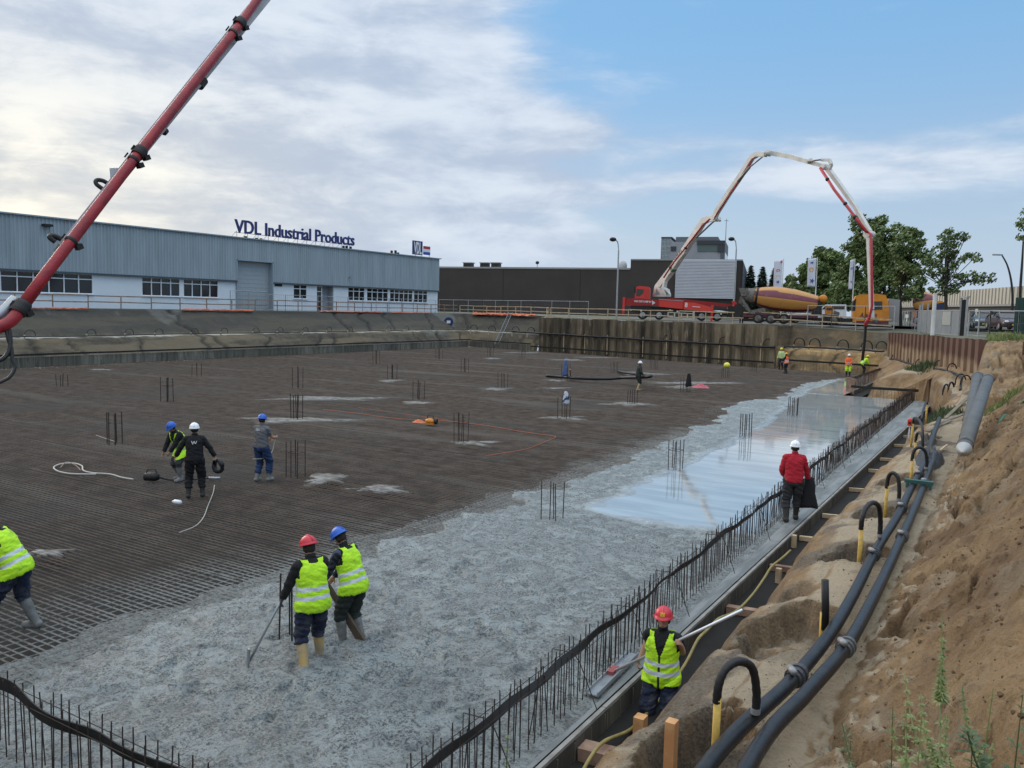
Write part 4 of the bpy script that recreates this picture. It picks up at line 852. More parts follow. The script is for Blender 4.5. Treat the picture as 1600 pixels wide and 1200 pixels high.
flag(1224.5,406,452,404,490,13,105,'white banner flag, leftmost of three, above the mixer drum',[(0,.12,.06,.1,.04,'bar'),(0,.5,.35,.25,.05,'ring'),(2,.5,.75,.28,.07,'star'),(1,.5,.55,.2,.03,'bar')])
flag(1277.5,403,448,402,480,13,100,'white banner flag with orange ring and blue star, middle of three',[(2,.5,.15,.3,.06,'star'),(1,.55,.40,.3,.09,'ring'),(2,.45,.80,.38,.11,'star')])
flag(1336,405,452,404,470,6,100,'narrow edge-on white banner flag left of the vertical boom arm',[(2,.5,.3,.3,.04,'bar'),(2,.5,.75,.3,.04,'star')])
# ---------------------------------------------------------------- trees
LEAF=m_leaf('leaf_green',(.095,.14,.045),(.21,.27,.085)); LEAF2=m_leaf('leaf_light',(.10,.155,.045),(.20,.27,.08)); CONI=m_leaf('conifer_green',(.03,.055,.032),(.055,.085,.045)); BARK=mat('bark',(.05,.042,.034),.9,col2=(.03,.026,.022),vs=6)
def leafmesh(mb,c,rad,n,size,flat=1.):
    th=rng.uniform(0,2*np.pi,n); cz=rng.uniform(-1,1,n); rr=rng.uniform(.35,1,n)**.5; s=np.sqrt(1-cz**2)
    p=np.stack([np.cos(th)*s*rad[0],np.sin(th)*s*rad[1],cz*rad[2]],1)*rr[:,None]*(1+.25*rng.standard_normal((n,1)).clip(-1,1))
    for q in p:
        a=Vector(rng.standard_normal(3)).normalized(); b=a.orthogonal().normalized(); a2=a.cross(b); z=size*rng.uniform(.5,1.25); o=Vector(q)+c; e=b*z; f=a2*z*.62; mb.v+=[tuple(o-e),tuple(o+f*.9+e*.1),tuple(o+e),tuple(o-f*.9+e*.1)]; k=len(mb.v); mb.f.append((k-4,k-3,k-2,k-1)); mb.mi.append(mb.cur)
def tree(px,base_py,dist,clumps,lab,n=90,size=.22,m=LEAF,trunk=.28,name='broadleaf_tree',z0=4.0,seed=1,trunk_top=None,deep=.8):
    random.seed(seed); u=dist/FPX; b=D(px,base_py,dist); b=Vector((b.x,b.y,z0)); root=thing(name,lab,'tree',tuple(b)); rr=Vector(_r); ff=Vector(_f0)
    cs=[]
    for (x,y,r) in clumps:
        c=D(x,y,dist)+ff*random.uniform(-1,1)*deep*r*u*2.2; cs.append((c,r*u))
    topz=max(c.z for c,_ in cs); tt=D(px,trunk_top or base_py-40,dist)
    lead=[b,b+(tt-b)*.5+rr*random.uniform(-.15,.15),tt,Vector((tt.x,tt.y,(tt.z+topz)/2))]
    mb=MB(); mb.tube(catmull(lead,4),[trunk*(1.15-.95*i/12) for i in range(13)],8)
    for c,r in cs:
        s=min(max((c.z-b.z)*.55,(tt.z-b.z)*.6),(tt.z+topz)/2-b.z); a=b+(Vector((0,0,1))*s); a.x=lead[2].x;a.y=lead[2].y; mb.tube([a,a.lerp(c,.5)+Vector((0,0,.1*r)),c+Vector((0,0,r*.3))],[trunk*.35,trunk*.2,.03],5)
    mb.build('trunk',BARK,root)
    mb=MB()
    for c,r in cs:
        k=int(n*(r/1.)**2)+12
        for _ in range(3):  # irregular sub clumps
            o=Vector(rng.standard_normal(3))*r*.38; leafmesh(mb,c+o,(r*.75,r*.75,r*.52),max(8,k//3),size)
    return root,mb.build('crown',m,root)
def blobs(seed,poly,r0,r1,n):
    random.seed(seed); out=[]; xs=[p[0] for p in poly]; ys=[p[1] for p in poly]
    def ins(x,y):
        c=False; j=len(poly)-1
        for i in range(len(poly)):
            if (poly[i][1]>y)!=(poly[j][1]>y) and x<(poly[j][0]-poly[i][0])*(y-poly[i][1])/(poly[j][1]-poly[i][1])+poly[i][0]: c=not c
            j=i
        return c
    t=0
    while len(out)<n and t<5000:
        t+=1; x,y=random.uniform(min(xs),max(xs)),random.uniform(min(ys),max(ys)); r=random.uniform(r0,r1)
        if ins(x,y) and all((x-a)**2+((y-b)*1.3)**2>(.55*(r+q))**2 for a,b,q in out): out.append((x,y,r))
    return out
tree(1382,500,112,blobs(2,[(1300,470),(1318,440),(1330,420),(1322,390),(1345,375),(1352,350),(1376,344),(1392,356),(1404,366),(1410,395),(1405,440),(1412,465),(1380,482),(1340,476)],9,17,60),'large dense tree behind the orange cab and the boom end',n=280,size=.25,trunk=.3,seed=3,trunk_top=455)
tree(1407,512,88,blobs(5,[(1398,372),(1420,356),(1440,362),(1448,378),(1450,398),(1446,412),(1436,440),(1440,462),(1425,472),(1400,462),(1396,420)],7,13,34),'dark tree with a thin black trunk in front of the mesh fence',n=310,size=.20,trunk=.14,seed=4,trunk_top=448,m=LEAF)
tree(1268,492,135,blobs(6,[(1236,462),(1232,440),(1248,425),(1266,412),(1282,395),(1305,388),(1322,400),(1325,430),(1318,465),(1290,476),(1250,474)],9,15,44),'rounded tree behind the middle flag and the mixer drum',n=260,size=.30,trunk=.28,seed=5,trunk_top=465,m=LEAF)
tree(1335,498,122,blobs(8,[(1296,478),(1300,455),(1312,430),(1330,425),(1350,440),(1355,470),(1330,482)],9,13,20),'lighter green tree low behind the orange cab',n=180,size=.27,trunk=.2,seed=9,trunk_top=470,m=LEAF2)
CR=[(1484,364,8),(1492,367,7),(1476,374,9),(1490,379,9),(1502,371,6),(1470,386,8),(1482,390,10),(1498,392,8),(1500,403,8),(1514,399,8),(1522,404,7),(1472,401,9),(1486,404,8),(1460,410,9),(1447,414,7),(1470,417,8),(1488,416,8),(1478,430,9),(1462,428,8),(1452,424,7),(1498,432,8),(1510,435,8),(1522,430,8),(1535,434,8),(1546,434,6),(1528,441,7),(1494,444,8),(1478,446,8),(1464,441,7),(1482,455,6),(1470,457,6),(1456,452,6),(1440,428,6),(1432,418,6),(1505,377,5),(1496,456,5)]
tree(1479,502,78,CR,'open layered tree with long side branches beside the steel gate',n=420,size=.14,trunk=.15,seed=6,trunk_top=405,m=LEAF,deep=.45)
tree(1640,520,58,[(1590,352,7),(1598,349,8),(1597,372,6),(1602,375,7),(1612,345,14),(1625,360,20),(1640,340,20),(1650,380,20),(1630,395,12)],'leafy branches of a tree reaching in at the right border',n=500,size=.12,trunk=.15,seed=7,trunk_top=400)
for i,px in enumerate((1170,1188.5,1207)):
    dist=170; u=dist/FPX; b=D(px,490,dist); b.z=4.; top=D(px,416+i*1.5,dist).z; root=thing('conifer_tree',('leftmost','middle','rightmost')[i]+' of the three pointed conifers left of the flags','tree',tuple(b),0,'pointed conifers'); mb=MB(); mb.tube([b,Vector((b.x,b.y,top-.5))],[.25,.05],6); mb.build('trunk',BARK,root); mb=MB(); H=top-4
    for k in range(26):
        t=k/25; z=4.6+(H-.7)*t; r=(1.75*(1-t)**.8+.1)*random.uniform(.85,1.15)
        n=int(30+170*(1-t))
        for _ in range(n):
            a=random.uniform(0,6.28); q=r*random.uniform(.5,1.1); o=Vector((b.x+math.cos(a)*q,b.y+math.sin(a)*q,z+random.uniform(-.2,.2))); d=Vector((math.cos(a),math.sin(a),-.25))*random.uniform(.35,.6); w=Vector((-math.sin(a),math.cos(a),random.uniform(-.5,.5)))*.22; mb.add([o-w,o+d,o+w,o-d*.5],[(0,1,2,3)])
    mb.build('crown',CONI,root)
# bushes behind the conifers and along the road
for i,(px,py,dist,w,lab) in enumerate(((1178,478,175,22,'dark shrubs at the foot of the conifers'),(1215,484,150,20,'low shrubs behind the mixer drum'),(1150,487,160,8,'small shrub beside the brown hall corner'))):
    u=dist/FPX; c=D(px,py,dist); mb=MB()
    for k in range(8): leafmesh(mb,Vector((c.x,c.y,4.9))+Vector(_r)*random.uniform(-1,1)*w*u+Vector((0,0,random.uniform(-.2,1.6))),(1.3,1.3,1.2),130,.25)
    tag(mb.build('shrub',CONI if i==0 else LEAF),lab,'shrub')
# ---------------------------------------------------------------- mesh fences
def mesh_fence(pts,z,h,lab,step=2.4,wire=.3,post=.04,m=GALV,wz=.5,kind='mesh fence',foot=True):
    pts=[Vector((p[0],p[1],0)) for p in pts]; root=thing('mesh_fence',lab,kind,(pts[0].x,pts[0].y,z)); fr=MB(); w=MB()
    for a,b in zip(pts,pts[1:]):
        L=(b-a).length; k=max(1,round(L/step))
        for i in range(k+1):
            p=a.lerp(b,i/k); mb=MB(); mb.tube([p+Vector((0,0,z)),p+Vector((0,0,z+h))],post,6); mb.build('post',m,root)
        for zz in (z+.12,z+h): fr=MB(); fr.tube([a+Vector((0,0,zz)),b+Vector((0,0,zz))],post*.7,5); fr.build('rail',m,root)
        n=int(L/wire)
        for i in range(n): p=a.lerp(b,i/n); w.beam(p+Vector((0,0,z+.1)),p+Vector((0,0,z+h)),.007,.007)
        zz=z+wz
        while zz<z+h: w.beam(a+Vector((0,0,zz)),b+Vector((0,0,zz)),.007,.007); zz+=wz
    w.build('wire_mesh',mat('dull_wire',(.16,.17,.17),.6),root); return root
def XY(px,d): q=D(px,490,d); return (q.x,q.y)
def HX(px,x): q=onX(px,480,x); return (q.x,q.y)
mesh_fence([HX(360,-68.6),HX(416,-68.6)],4.05,2.0,'mesh fence panels in front of the grey roller door')
mesh_fence([HX(419,-68.6),HX(543,-68.6)],4.05,1.75,'mesh fence in front of the white wall and door of the hall')
mesh_fence([HX(545,-68.6),HX(681,-68.6)],4.05,1.75,'mesh fence in front of the long right window row')
mesh_fence([XY(686,128),XY(755,122),XY(835,112),XY(919,106)],4.0,2.0,'mesh fence panels in front of the brown hall',3.5)
mesh_fence([XY(1262,80),XY(1300,79),XY(1352,77),XY(1398,74)],3.85,1.9,'mesh fence between the railing and the orange cab',3.0)
FP=[P(1398,513,3.66),P(1421,516,3.66),P(1438,518.5,3.66)]; mesh_fence([(p.x,p.y) for p in FP],3.6,1.9,'grey mesh fence left of the steel gate',2.2,post=.05)
FP=[P(1512,526,3.68),P(1545,528,3.7),P(1590,530,3.7),P(1606,531,3.7)]; mesh_fence([(p.x,p.y) for p in FP],3.66,1.75,'grey mesh fence right of the steel gate',2.1,post=.045)
for px,py in ((1417,494),(1526,485),(1592,486)):
    q=P(px,528,3.68); q=D(px,py,math.hypot(q.x,q.y)); mb=MB(); mb.box(q,(.16,.08,.2)); mb.tube([q-Vector((0,0,.3)),q],.03,5); tag(mb.build('fence_lamp',mat('fence_lamp_white',(.7,.72,.6),.4)),{1417:'small white box lamp on the fence left of the gate',1526:'small white box lamp on the fence post right of the gate',1592:'pale yellow box lamp on the fence before the green container'}[px],'fence lamp')
# steel gate and posts
g0=P(1436,520,3.62); g1=P(1500,525,3.64); gd=(g1-g0); gd.z=0; gl=gd.length; gd.normalize(); gate=thing('steel_gate','grey steel gate with solid panels between heavy posts','gate',tuple(g0),0); gn=Vector((gd.y,-gd.x,0))
if gn.dot(g0)>0: gn=-gn
GS=mat('gate_grey',(.24,.27,.30),.5,var=.15,vs=2); GS2=mat('gate_grey_light',(.36,.38,.37),.5)
for i,(a,b,mm) in enumerate(((0,.20,GS),(.21,.34,GS),(.36,.58,GS),(.585,.80,GS),(.81,.97,GS))):
    mb=MB(); p=g0+gd*gl*a;q=g0+gd*gl*b; mb.beam(p+Vector((0,0,.95)),q+Vector((0,0,.95)),.05,1.75); mb.build('panel',mm,gate)
mb=MB(); p=g0+gd*gl*.60+gn*.05;q=g0+gd*gl*.79+gn*.05; mb.beam(p+Vector((0,0,1.25)),q+Vector((0,0,1.25)),.04,1.0); mb.build('panel',GS2,gate)
for a,hh,w in ((-.02,2.35,.16),(.05,2.5,.10),(.20,2.45,.12),(.35,2.35,.08),(.98,2.75,.15),(1.10,2.75,.15)):
    p=g0+gd*gl*a; mb=MB(); mb.beam(p-Vector((0,0,.1)),p+Vector((0,0,hh)),w,w); mb.build('post',GALV,gate)
mb=MB(); mb.beam(g0+gd*gl*.97+Vector((0,0,2.78)),g0+gd*gl*1.12+Vector((0,0,2.78)),.2,.12); mb.beam(g0+gd*gl*.2+Vector((0,0,.06)),g0+gd*gl*.97+Vector((0,0,.06)),.1,.1); mb.beam(g0+Vector((0,0,1.86)),g0+gd*gl*.97+Vector((0,0,1.86)),.07,.07); mb.build('cross_bar',GALV,gate)
mb=MB(); p=g0+gd*gl*1.04; mb.beam(p,p+Vector((0,0,2.6)),.35,.3); mb.build('gate_column',DSTEEL,gate)
q=D(1457,520,60); mb=MB(); mb.tube([Vector((q.x,q.y,3.6)),Vector((q.x,q.y,D(1457,458,60).z))],.12,8); tag(mb.build('white_pole',WHT),'plain white pole rising behind the steel gate','pole')
q=D(1596,500,62); ct=thing('container','dark green container behind the fence at the right border','container',(q.x,q.y,3.9)); M=Matrix.Rotation(TH*.05,3,'Z'); mb=MB(); c=Vector((q.x+2.2,q.y+1.2,5.05)); mb.box(c,(5.2,2.4,2.5))
for i in range(20): mb.box(c+Vector((-2.5+i*.26,-1.22,0)),(.12,.06,2.3))
mb.build('body',mat('dark_green_paint',(.02,.06,.05),.5),ct,local=False); mb=MB(); mb.box(c+Vector((0,0,-1.35)),(5.3,2.5,.2)); mb.build('base',mat('concrete_base',(.3,.3,.28),.8),ct)
# ---------------------------------------------------------------- pump truck
def frame_at(px,py,dist,z):
    o=D(px,py,dist); x=Vector((o.x,o.y,0)).normalized(); xr=Vector((x.y,-x.x,0)); return basis(xr,x,(0,0,1),(o.x,o.y,z)),dist/FPX
def wheel(root,F,x,z,r,w,y,rimm=GALV):
    mb=MB(); mb.lathe([(-w/2,r*.86),(-w/2+.03,r),(w/2-.03,r),(w/2,r*.86)],F@Vector((x,y,z)),F.to_3x3()@Vector((0,1,0)),22); t=mb.build('wheel',TYRE,root)
    mb=MB(); mb.lathe([(0,r*.56),(.02,r*.60),(.03,r*.52),(.02-.0,r*.50),(.10,r*.38),(.05,r*.2),(-.03,r*.16),(-.05,.02)],F@Vector((x,y-w/2-.035,z)),F.to_3x3()@Vector((0,1,0)),18); mb.build('rim',rimm,t)
F,u=frame_at(1060,500,95,4.0)
def LP(px,py,y=0.): return F@Vector(((px-1060)*u,y,(501-py)*u-(px-1060)*u*0))
def slab(mb,pts,y0,y1): # outline in picture units, extruded in depth
    a=[LP(x,y,y0) for x,y in pts]; b=[LP(x,y,y1) for x,y in pts]; k=len(a); return mb.add(a+b,[tuple(range(k)),tuple(range(2*k-1,k-1,-1))]+[(i,i+k,(i+1)%k+k,(i+1)%k) for i in range(k)])
def tilt(px,py): return (px,py+(px-1060)*.0226)
def T(*p): return [tilt(x,y-(x-1060)*.0226) for x,y in p]
pt=thing('pump_truck','red concrete pump truck with raised white folding boom on the pit rim','pump truck',M=F)
def bp(nm,m,pts,y0,y1,par=None): mb=MB(); slab(mb,pts,y0,y1); return mb.build(nm,m,par or pt)
cabm=mat('red_cab_paint',(.60,.022,.018),.35,coat=.3)
cab=bp('cab',cabm,[(993.5,470),(993.5,458),(995,452),(1000,450.5),(1014,451.5),(1016,454),(1016.5,471)],-1.2,1.2)
bp('window',GLASS,[(995.5,466),(996.3,455),(1006.5,455.5),(1006.5,461),(1001,466)],-1.23,-1.19,cab); bp('door',mat('red_door_paint',(.48,.018,.016),.35,coat=.3),[(1007.2,468),(1007.2,454.8),(1015,455.3),(1015,468)],-1.22,-1.19,cab)
bp('windscreen',GLASS,[(993.0,466),(993.0,456),(993.5,456),(993.5,466)],-1.1,1.1,cab)
mb=MB(); mb.beam(LP(993.5,452,-1.35),LP(993.5,461,-1.35),.2,.1); mb.build('mirror',DSTEEL,cab)
lowp=bp('side_panel',mat('dark_red_paint',(.30,.014,.016),.4),[(978,470),(1000,469),(1017,470),(1030,471),(1030,480),(990,480.5),(978,480)],-1.32,1.3)
mb=MB(); M=basis(F.to_3x3()@Vector((.225,0,-.005)),(0,0,.32),F.to_3x3()@Vector((0,-1,0)),LP(993,475,-1.34)); text_mesh('VAN DER KAMP BV',1.,.01,M,mb,bold=.01); mb.build('lettering',mat('sign_white',(.8,.8,.82),.5),lowp)
mb=MB(); slab(mb,[(1020,472),(1025,475.5),(1020,479)],-1.37,-1.33); mb.build('arrow_mark',WHT,lowp)
bp('outrigger_leg',cabm,[(976,468),(979.3,468),(978.6,493),(975.6,493)],-1.5,-1.2)
bp('chassis',DSTEEL,[(988,481),(1150,483),(1150,492),(988,489)],-.9,.9); bp('fender',DSTEEL,[(989,480),(1018,480),(1020,491),(1015,486),(1003,485),(998,492),(988,489)],-1.25,-.9)
bp('body_box',cabm,[(1030,470),(1066,472),(1066,484),(1030,481)],-1.25,1.2); bp('walkway',GALV,[(1029.5,469.5),(1066.5,471.5),(1066.5,472.3),(1029.5,470.3)],-1.3,1.25)
oa=bp('outrigger_arm',mat('bright_red_paint',(.66,.035,.025),.35,coat=.3),[(1067,473.5),(1082,474),(1107,480),(1107,487),(1067,484.5)],-1.45,-1.1)
mb=MB(); M=basis(F.to_3x3()@Vector((.5,0,0)),(0,0,.6),F.to_3x3()@Vector((0,-1,0)),LP(1068.5,481,-1.48)); text_mesh('8',1.2,.01,M,mb,bold=.02); mb.build('lettering',mat('sign_white',(.8,.8,.82),.5),oa); mb=MB(); slab(mb,[(1080,479.5),(1091,480.2),(1091,481),(1080,480.3)],-1.49,-1.46); mb.build('stripe_mark',mat('sign_white',(.8,.8,.82),.5),oa)
bp('outrigger_leg',cabm,[(1107,477),(1110.5,477),(1110,502),(1107,502)],-1.5,-1.2)
bp('upper_beam',mat('dark_red_paint',(.30,.014,.016),.4),[(1040,467.5),(1062,468.5),(1139,475.5),(1139,479.5),(1100,477.5),(1066,473),(1040,470.5)],-.5,.3)
bp('fold_frame',cabm,[(1137,470),(1143,471),(1149,488),(1153,491.5),(1149,493),(1142,482)],-.8,-.4); bp('hopper',DSTEEL,[(1132,478),(1141,478),(1143,492),(1140,496),(1131,495)],-1.1,1.1)
mb=MB(); mb.tube([LP(1110,486.5,-1.2),LP(1132,488,-1.2)],.17,12); mb.build('water_pipe',GALV,pt,smooth=True)
fr=MB(); CRM=mat('cream_frame_paint',(.50,.47,.38),.6)
for a in ([(1043.5,488.5),(1082,490),(1082,491.3),(1043.5,489.8)],[(1043.5,495),(1082,498),(1082,499.5),(1043.5,496.3)],[(1043.5,488.5),(1045.3,488.5),(1045.3,496),(1043.5,496)],[(1080.5,487),(1083.5,487),(1083.5,501),(1080.5,501)],[(1053,489),(1055,489),(1055,497),(1053,497)],[(1063,489.5),(1065,489.5),(1065,498),(1063,498)],[(1072,490),(1074,490),(1074,498),(1072,498)]): slab(fr,a,-1.5,-1.35)
fr.build('side_frame',CRM,pt)
for x in (1006,1031,1094,1116.5):
    for yy in (-1.0,1.0): wheel(pt,F,(x-1060)*u,.52,.52,.4,yy)
mb=MB()
for (x,y) in ((1004,488),(988.5,487),(1047,486),(1058,487.5),(1122,490),(1070,487)): mb.box(LP(x,y,-1.3),(.14,.12,.12))
mb.build('marker_light',mat('lamp_white',(.8,.78,.7),.3),pt)
# boom: all joints lie in one upright plane that swings out over the pit
b0=D(1034,455,95); b1=D(1357,560,71.5); bd=Vector((b1.x-b0.x,b1.y-b0.y,0)).normalized(); bn=Vector((bd.y,-bd.x,0)); 
if bn.dot(b0)>0: bn=-bn          # towards the viewer
def BP(px,py,o=0.): return onPlane(px,py,b0,bn)+bn*o
def sect(nm,pts,w0,w1,m,o=0.): # tapered box arm, one skin along the polyline
    Q=[BP(x,y,o) for x,y in pts]; n=len(Q)-1; vs=[]
    for i,q in enumerate(Q):
        d=((Q[min(i+1,n)]-Q[i]).normalized()+(Q[i]-Q[max(i-1,0)]).normalized()).normalized(); s_=bn.cross(d).normalized(); w=(w0+(w1-w0)*i/n)*.66; t=.10+w*.25
        vs+=[q+s_*w/2+bn*t,q+s_*w/2-bn*t,q-s_*w/2-bn*t,q-s_*w/2+bn*t]
    mb=MB(); mb.add(vs,[(4*i+k,4*i+(k+1)%4,4*i+4+(k+1)%4,4*i+4+k) for i in range(n) for k in range(4)]+[(3,2,1,0),(4*n,4*n+1,4*n+2,4*n+3)]); return mb.build(nm,m,pt)
BW=mat('boom_white',(.66,.65,.61),.45,col2=(.48,.47,.44),vs=1.2)
mb=MB(); 
for a in ([(1024,463.5),(1044,463.5),(1044.5,461),(1024,460.5)],[(1023.5,462),(1026.5,462),(1030,449),(1027,446)],[(1027,447),(1031,446.5),(1041.5,461),(1037,462)],[(1039,462),(1044.5,462),(1042,452),(1040,447),(1036.5,448)]):
    mb.add([BP(x,y,.35) for x,y in a]+[BP(x,y,-.35) for x,y in a],[(0,1,2,3),(7,6,5,4)]+[(i,i+4,(i+1)%4+4,(i+1)%4) for i in range(4)])
mb.build('boom_pedestal',BW,pt)
sect('boom_section',[(1028,450),(1050,421),(1075,384),(1099,346),(1106,342),(1120,342)],1.15,.8,BW)
sect('lifting_arm',[(1038,456),(1041,437),(1058,411),(1072,394)],.62,.45,BW,.1)
sect('boom_section',[(1118,342),(1123,331),(1142,301),(1160,275),(1178,246),(1186,241.5),(1199,242)],.75,.62,BW,.2)
sect('boom_section',[(1197,238),(1230,244),(1262,253),(1287,260)],.66,.45,BW,-.3)
sect('boom_section',[(1290,261),(1310,288),(1335,323),(1358,362)],.55,.36,BW,-.1)
sect('boom_section',[(1359,366),(1361,420),(1364,497)],.42,.34,BW,.1)
mb=MB(); CYL=mat('cylinder_grey',(.20,.19,.19),.35,.5)
mb.tube([BP(1160,284,.5),BP(1178,262,.5)],.13,8); mb.tube([BP(1178,262,.5),BP(1198,246,.5)],.07,8); mb.tube([BP(1095,371,.5),BP(1122,346,.5)],.09,8); mb.tube([BP(1266,253,.3),BP(1286,250,.3)],.07,8); mb.build('hydraulic_cylinder',CYL,pt,smooth=True)
mb=MB(); 
for a in ([(1284,250),(1296,250)],[(1296,250),(1299,257)],[(1299,257),(1296,264)],[(1293,264),(1288,258)],[(1262,254),(1268,249)],[(1351,366),(1354,361)],[(1351,366),(1354,371)],[(1354,371),(1361,370)],[(1190,240),(1200,237)],[(1117,336),(1125,345)]): mb=MB(); mb.beam(BP(*a[0],.0),BP(*a[1],.0),.25,.22); mb.build('joint_link',BW,pt)
for q in ((1199,240),(1289,261),(1360,366),(1120,342)): mb2=MB(); mb2.disc(BP(*q,.0),bn,.24,.62,14); mb2.build('joint',BW,pt)
RP=mat('boom_red_pipe',(.42,.03,.04),.4)
def pipe(pts,r,o,m=RP,nm='concrete_pipe'): mb=MB(); mb.tube([BP(x,y,o) for x,y in pts],r,8); return mb.build(nm,m,pt,smooth=True)
pipe([(1046,434),(1062,410),(1080,388),(1108,352),(1119,343)],.09,.75); pipe([(1122,340),(1146,304),(1170,268),(1182,248)],.07,.42); pipe([(1288,263),(1310,297),(1340,336),(1361,363)],.12,.45); pipe([(1361,363),(1365.5,367),(1366.5,420),(1367,478),(1363,496),(1360,502)],.10,.3)
mb=MB()
for x,y in ((1056,418),(1080,388),(1300,281),(1328,319),(1343,340)): 
    c=BP(x,y,.5 if x>1200 else .7); mb=MB(); mb.ell(c,(.17,.17,.17),8,6); mb.build('pipe_clamp',DSTEEL,pt)
for x,y in ((1363,380),(1364.5,436),(1365,484)): mb=MB(); mb.beam(BP(x-4,y,.1),BP(x+4,y,.1),.06,.06); mb.build('pipe_bracket',DSTEEL,pt)
pipe([(1360,501),(1357,508),(1356,525),(1354,545),(1352,563)],.11,.3,BLK,'end_hose'); pipe([(1362,498),(1359,502),(1357,509)],.14,.31,RP,'elbow')
mb=MB(); d=(BP(1090,362)-BP(1052,420)).normalized(); up=bn.cross(d); up=up if up.z>0 else -up
M=basis(d*.55,up*.55,bn,BP(1055,417,.62)-up*.2); text_mesh('SCHWING',1.,.02,M,mb,bold=.015); mb.build('lettering',mat('letter_dark',(.05,.05,.05),.5),pt)
mb=MB(); mb.beam(BP(1050,421,.0),BP(1052.5,417.5,.0),.62,.74); mb.build('green_band',mat('green_mark',(.03,.18,.08),.5),pt)
# ---------------------------------------------------------------- mixer lorry
F,u=frame_at(1262,500,84.5,3.98); F0=F.copy()
def LP(px,py,y=0.): return F0@Vector(((px-1262)*u,y,(504-py)*u+(px-1262)*u*.02))
mx=thing('mixer_truck','concrete mixer lorry with orange and purple striped drum behind the railing','mixer truck',M=F0)
def bp2(nm,m,pts,y0,y1,par=None): mb=MB(); slab(mb,pts,y0,y1); return mb.build(nm,m,par or mx)
PUR=mat('purple_frame',(.11,.028,.05),.5,var=.3,vs=2); MUD=mat('cement_grime',(.20,.185,.16),.85,col2=(.10,.09,.08),vs=5)
ax0=LP(1176,461); ax1=LP(1275,473.5); axd=(ax1-ax0); AL=axd.length; axd.normalize()
prof=[(0,9.5),(.05,11.),(.12,12),(.14,13.),(.22,15.2),(.36,17.6),(.5,17.8),(.66,17.0),(.80,14.8),(.93,12.3),(.985,11.2),(1.,9.)]
mb=MB(); n=28; o=len(mb.v); rings=[]
uu=axd.cross(Vector((F0.to_3x3()@Vector((0,1,0)))))
if uu.z<0: uu=-uu
vv=axd.cross(uu); vs=[];fs=[];st=[]
P2=[]; 
for a,b in zip(prof,prof[1:]):
    for j in range(3): t=j/3; P2.append((a[0]+(b[0]-a[0])*t,a[1]+(b[1]-a[1])*t))
P2.append(prof[-1])
NS=48
for s,r in P2:
    for k in range(NS): an=2*math.pi*k/NS; fr_=abs(((an/(2*math.pi)*8)%1)-.5)*2; rr=r*u*(.975+.025*fr_); vs.append(ax0+axd*(s*AL)+uu*math.cos(an)*rr+vv*math.sin(an)*rr); st.append((an,s))
for i in range(len(P2)-1):
    for k in range(NS): fs.append((i*NS+k,i*NS+(k+1)%NS,(i+1)*NS+(k+1)%NS,(i+1)*NS+k))
fs.append(tuple(range(NS))); fs.append(tuple((len(P2)-1)*NS+k for k in range(NS-1,-1,-1)))
mb.add(vs,fs); dr=mb.build('drum',[MDRUM],mx,smooth=True); at=dr.data.attributes.new('stripe','FLOAT','POINT')
near=F0.to_3x3()@Vector((0,-1,0)); sgn=1 if vv.dot(near)>0 else -1
def sf(an,s):
    a=math.degrees(an if sgn>0 else 2*math.pi-an)%360; a=(a-s*6)%84; return 1. if 50<a<83 else 0.
at.data.foreach_set('value',[sf(*q) for q in st])
mb=MB(); mb.lathe([(-.55,9.*u),(-.5,9.8*u),(.0,10.6*u),(.55,11.6*u),(.62,12.6*u)],ax0-axd*.0,axd,28); mb.build('drum_collar',MUD,mx,smooth=True)
mb=MB(); mb.lathe([(0,12.9*u),(.06,13.4*u),(.16,13.4*u),(.22,12.9*u)],ax0+axd*(.118*AL),axd,32); mb.build('drum_ring',DSTEEL,mx,smooth=True)
bp2('hopper',MUD,[(1163,450),(1176,451),(1177,457),(1173,462),(1167,462)],-.8,.8); bp2('chute',MUD,[(1165,463),(1170,462),(1172,470),(1168,476),(1163,472)],-.5,.5)
mb=MB(); mb.beam(LP(1168,466,-.7),LP(1182,488,-.7),.28,.25); mb.beam(LP(1168,466,.7),LP(1182,488,.7),.28,.25); mb.beam(LP(1164,475,0),LP(1172,489,0),.5,.2); mb.build('drum_support',MUD,mx)
bp2('rear_drive',DSTEEL,[(1158,475),(1166,473),(1172,480),(1172,492),(1159,492)],-.7,.7)
bp2('chassis',PUR,[(1171,489.5),(1276,490.5),(1276,494.5),(1171,493)],-1.1,1.1); bp2('axle_box',DSTEEL,[(1172,493),(1362,495),(1362,500),(1172,499)],-.8,.8)
bp2('drum_bearing',DSTEEL,[(1272,468),(1280,470),(1281,489),(1266,489),(1270,480)],-.6,.6)
mb=MB(); mb.ell(LP(1281.5,466.5,-.2),(.40,.40,.40),16,12); mb.disc(LP(1281.5,466.5,-.55),F0.to_3x3()@Vector((0,1,0)),.33,.18,18); mb.build('water_tank',ORNG,mx,smooth=True)
for x in (1193,1211,1229,1297,1352): 
    for yy in (-1.0,1.0): wheel(mx,F0,(x-1262)*u,.5,.5,.42,yy,MUD)
bp2('tank_guard',MUD,[(1183,483),(1200,480),(1206,489),(1183,489)],-.9,-.6); bp2('mudguard',PUR,[(1188,486),(1216,488),(1216,490),(1188,490)],-1.2,-.9)
CAB=bp2('cab',ORNG,[(1322.5,500),(1322.5,468),(1325,462.5),(1330,460.5),(1352,460),(1363,461.5),(1367,470),(1369,485),(1369,500)],-1.2,1.2)
bp2('window',GLASS,[(1345,481.5),(1345,471.5),(1347,470.5),(1359,470.5),(1360,482)],-1.24,-1.19,CAB); bp2('windscreen',GLASS,[(1367.4,484),(1365,468),(1365.8,468),(1368.4,484)],-1.0,1.0,CAB)
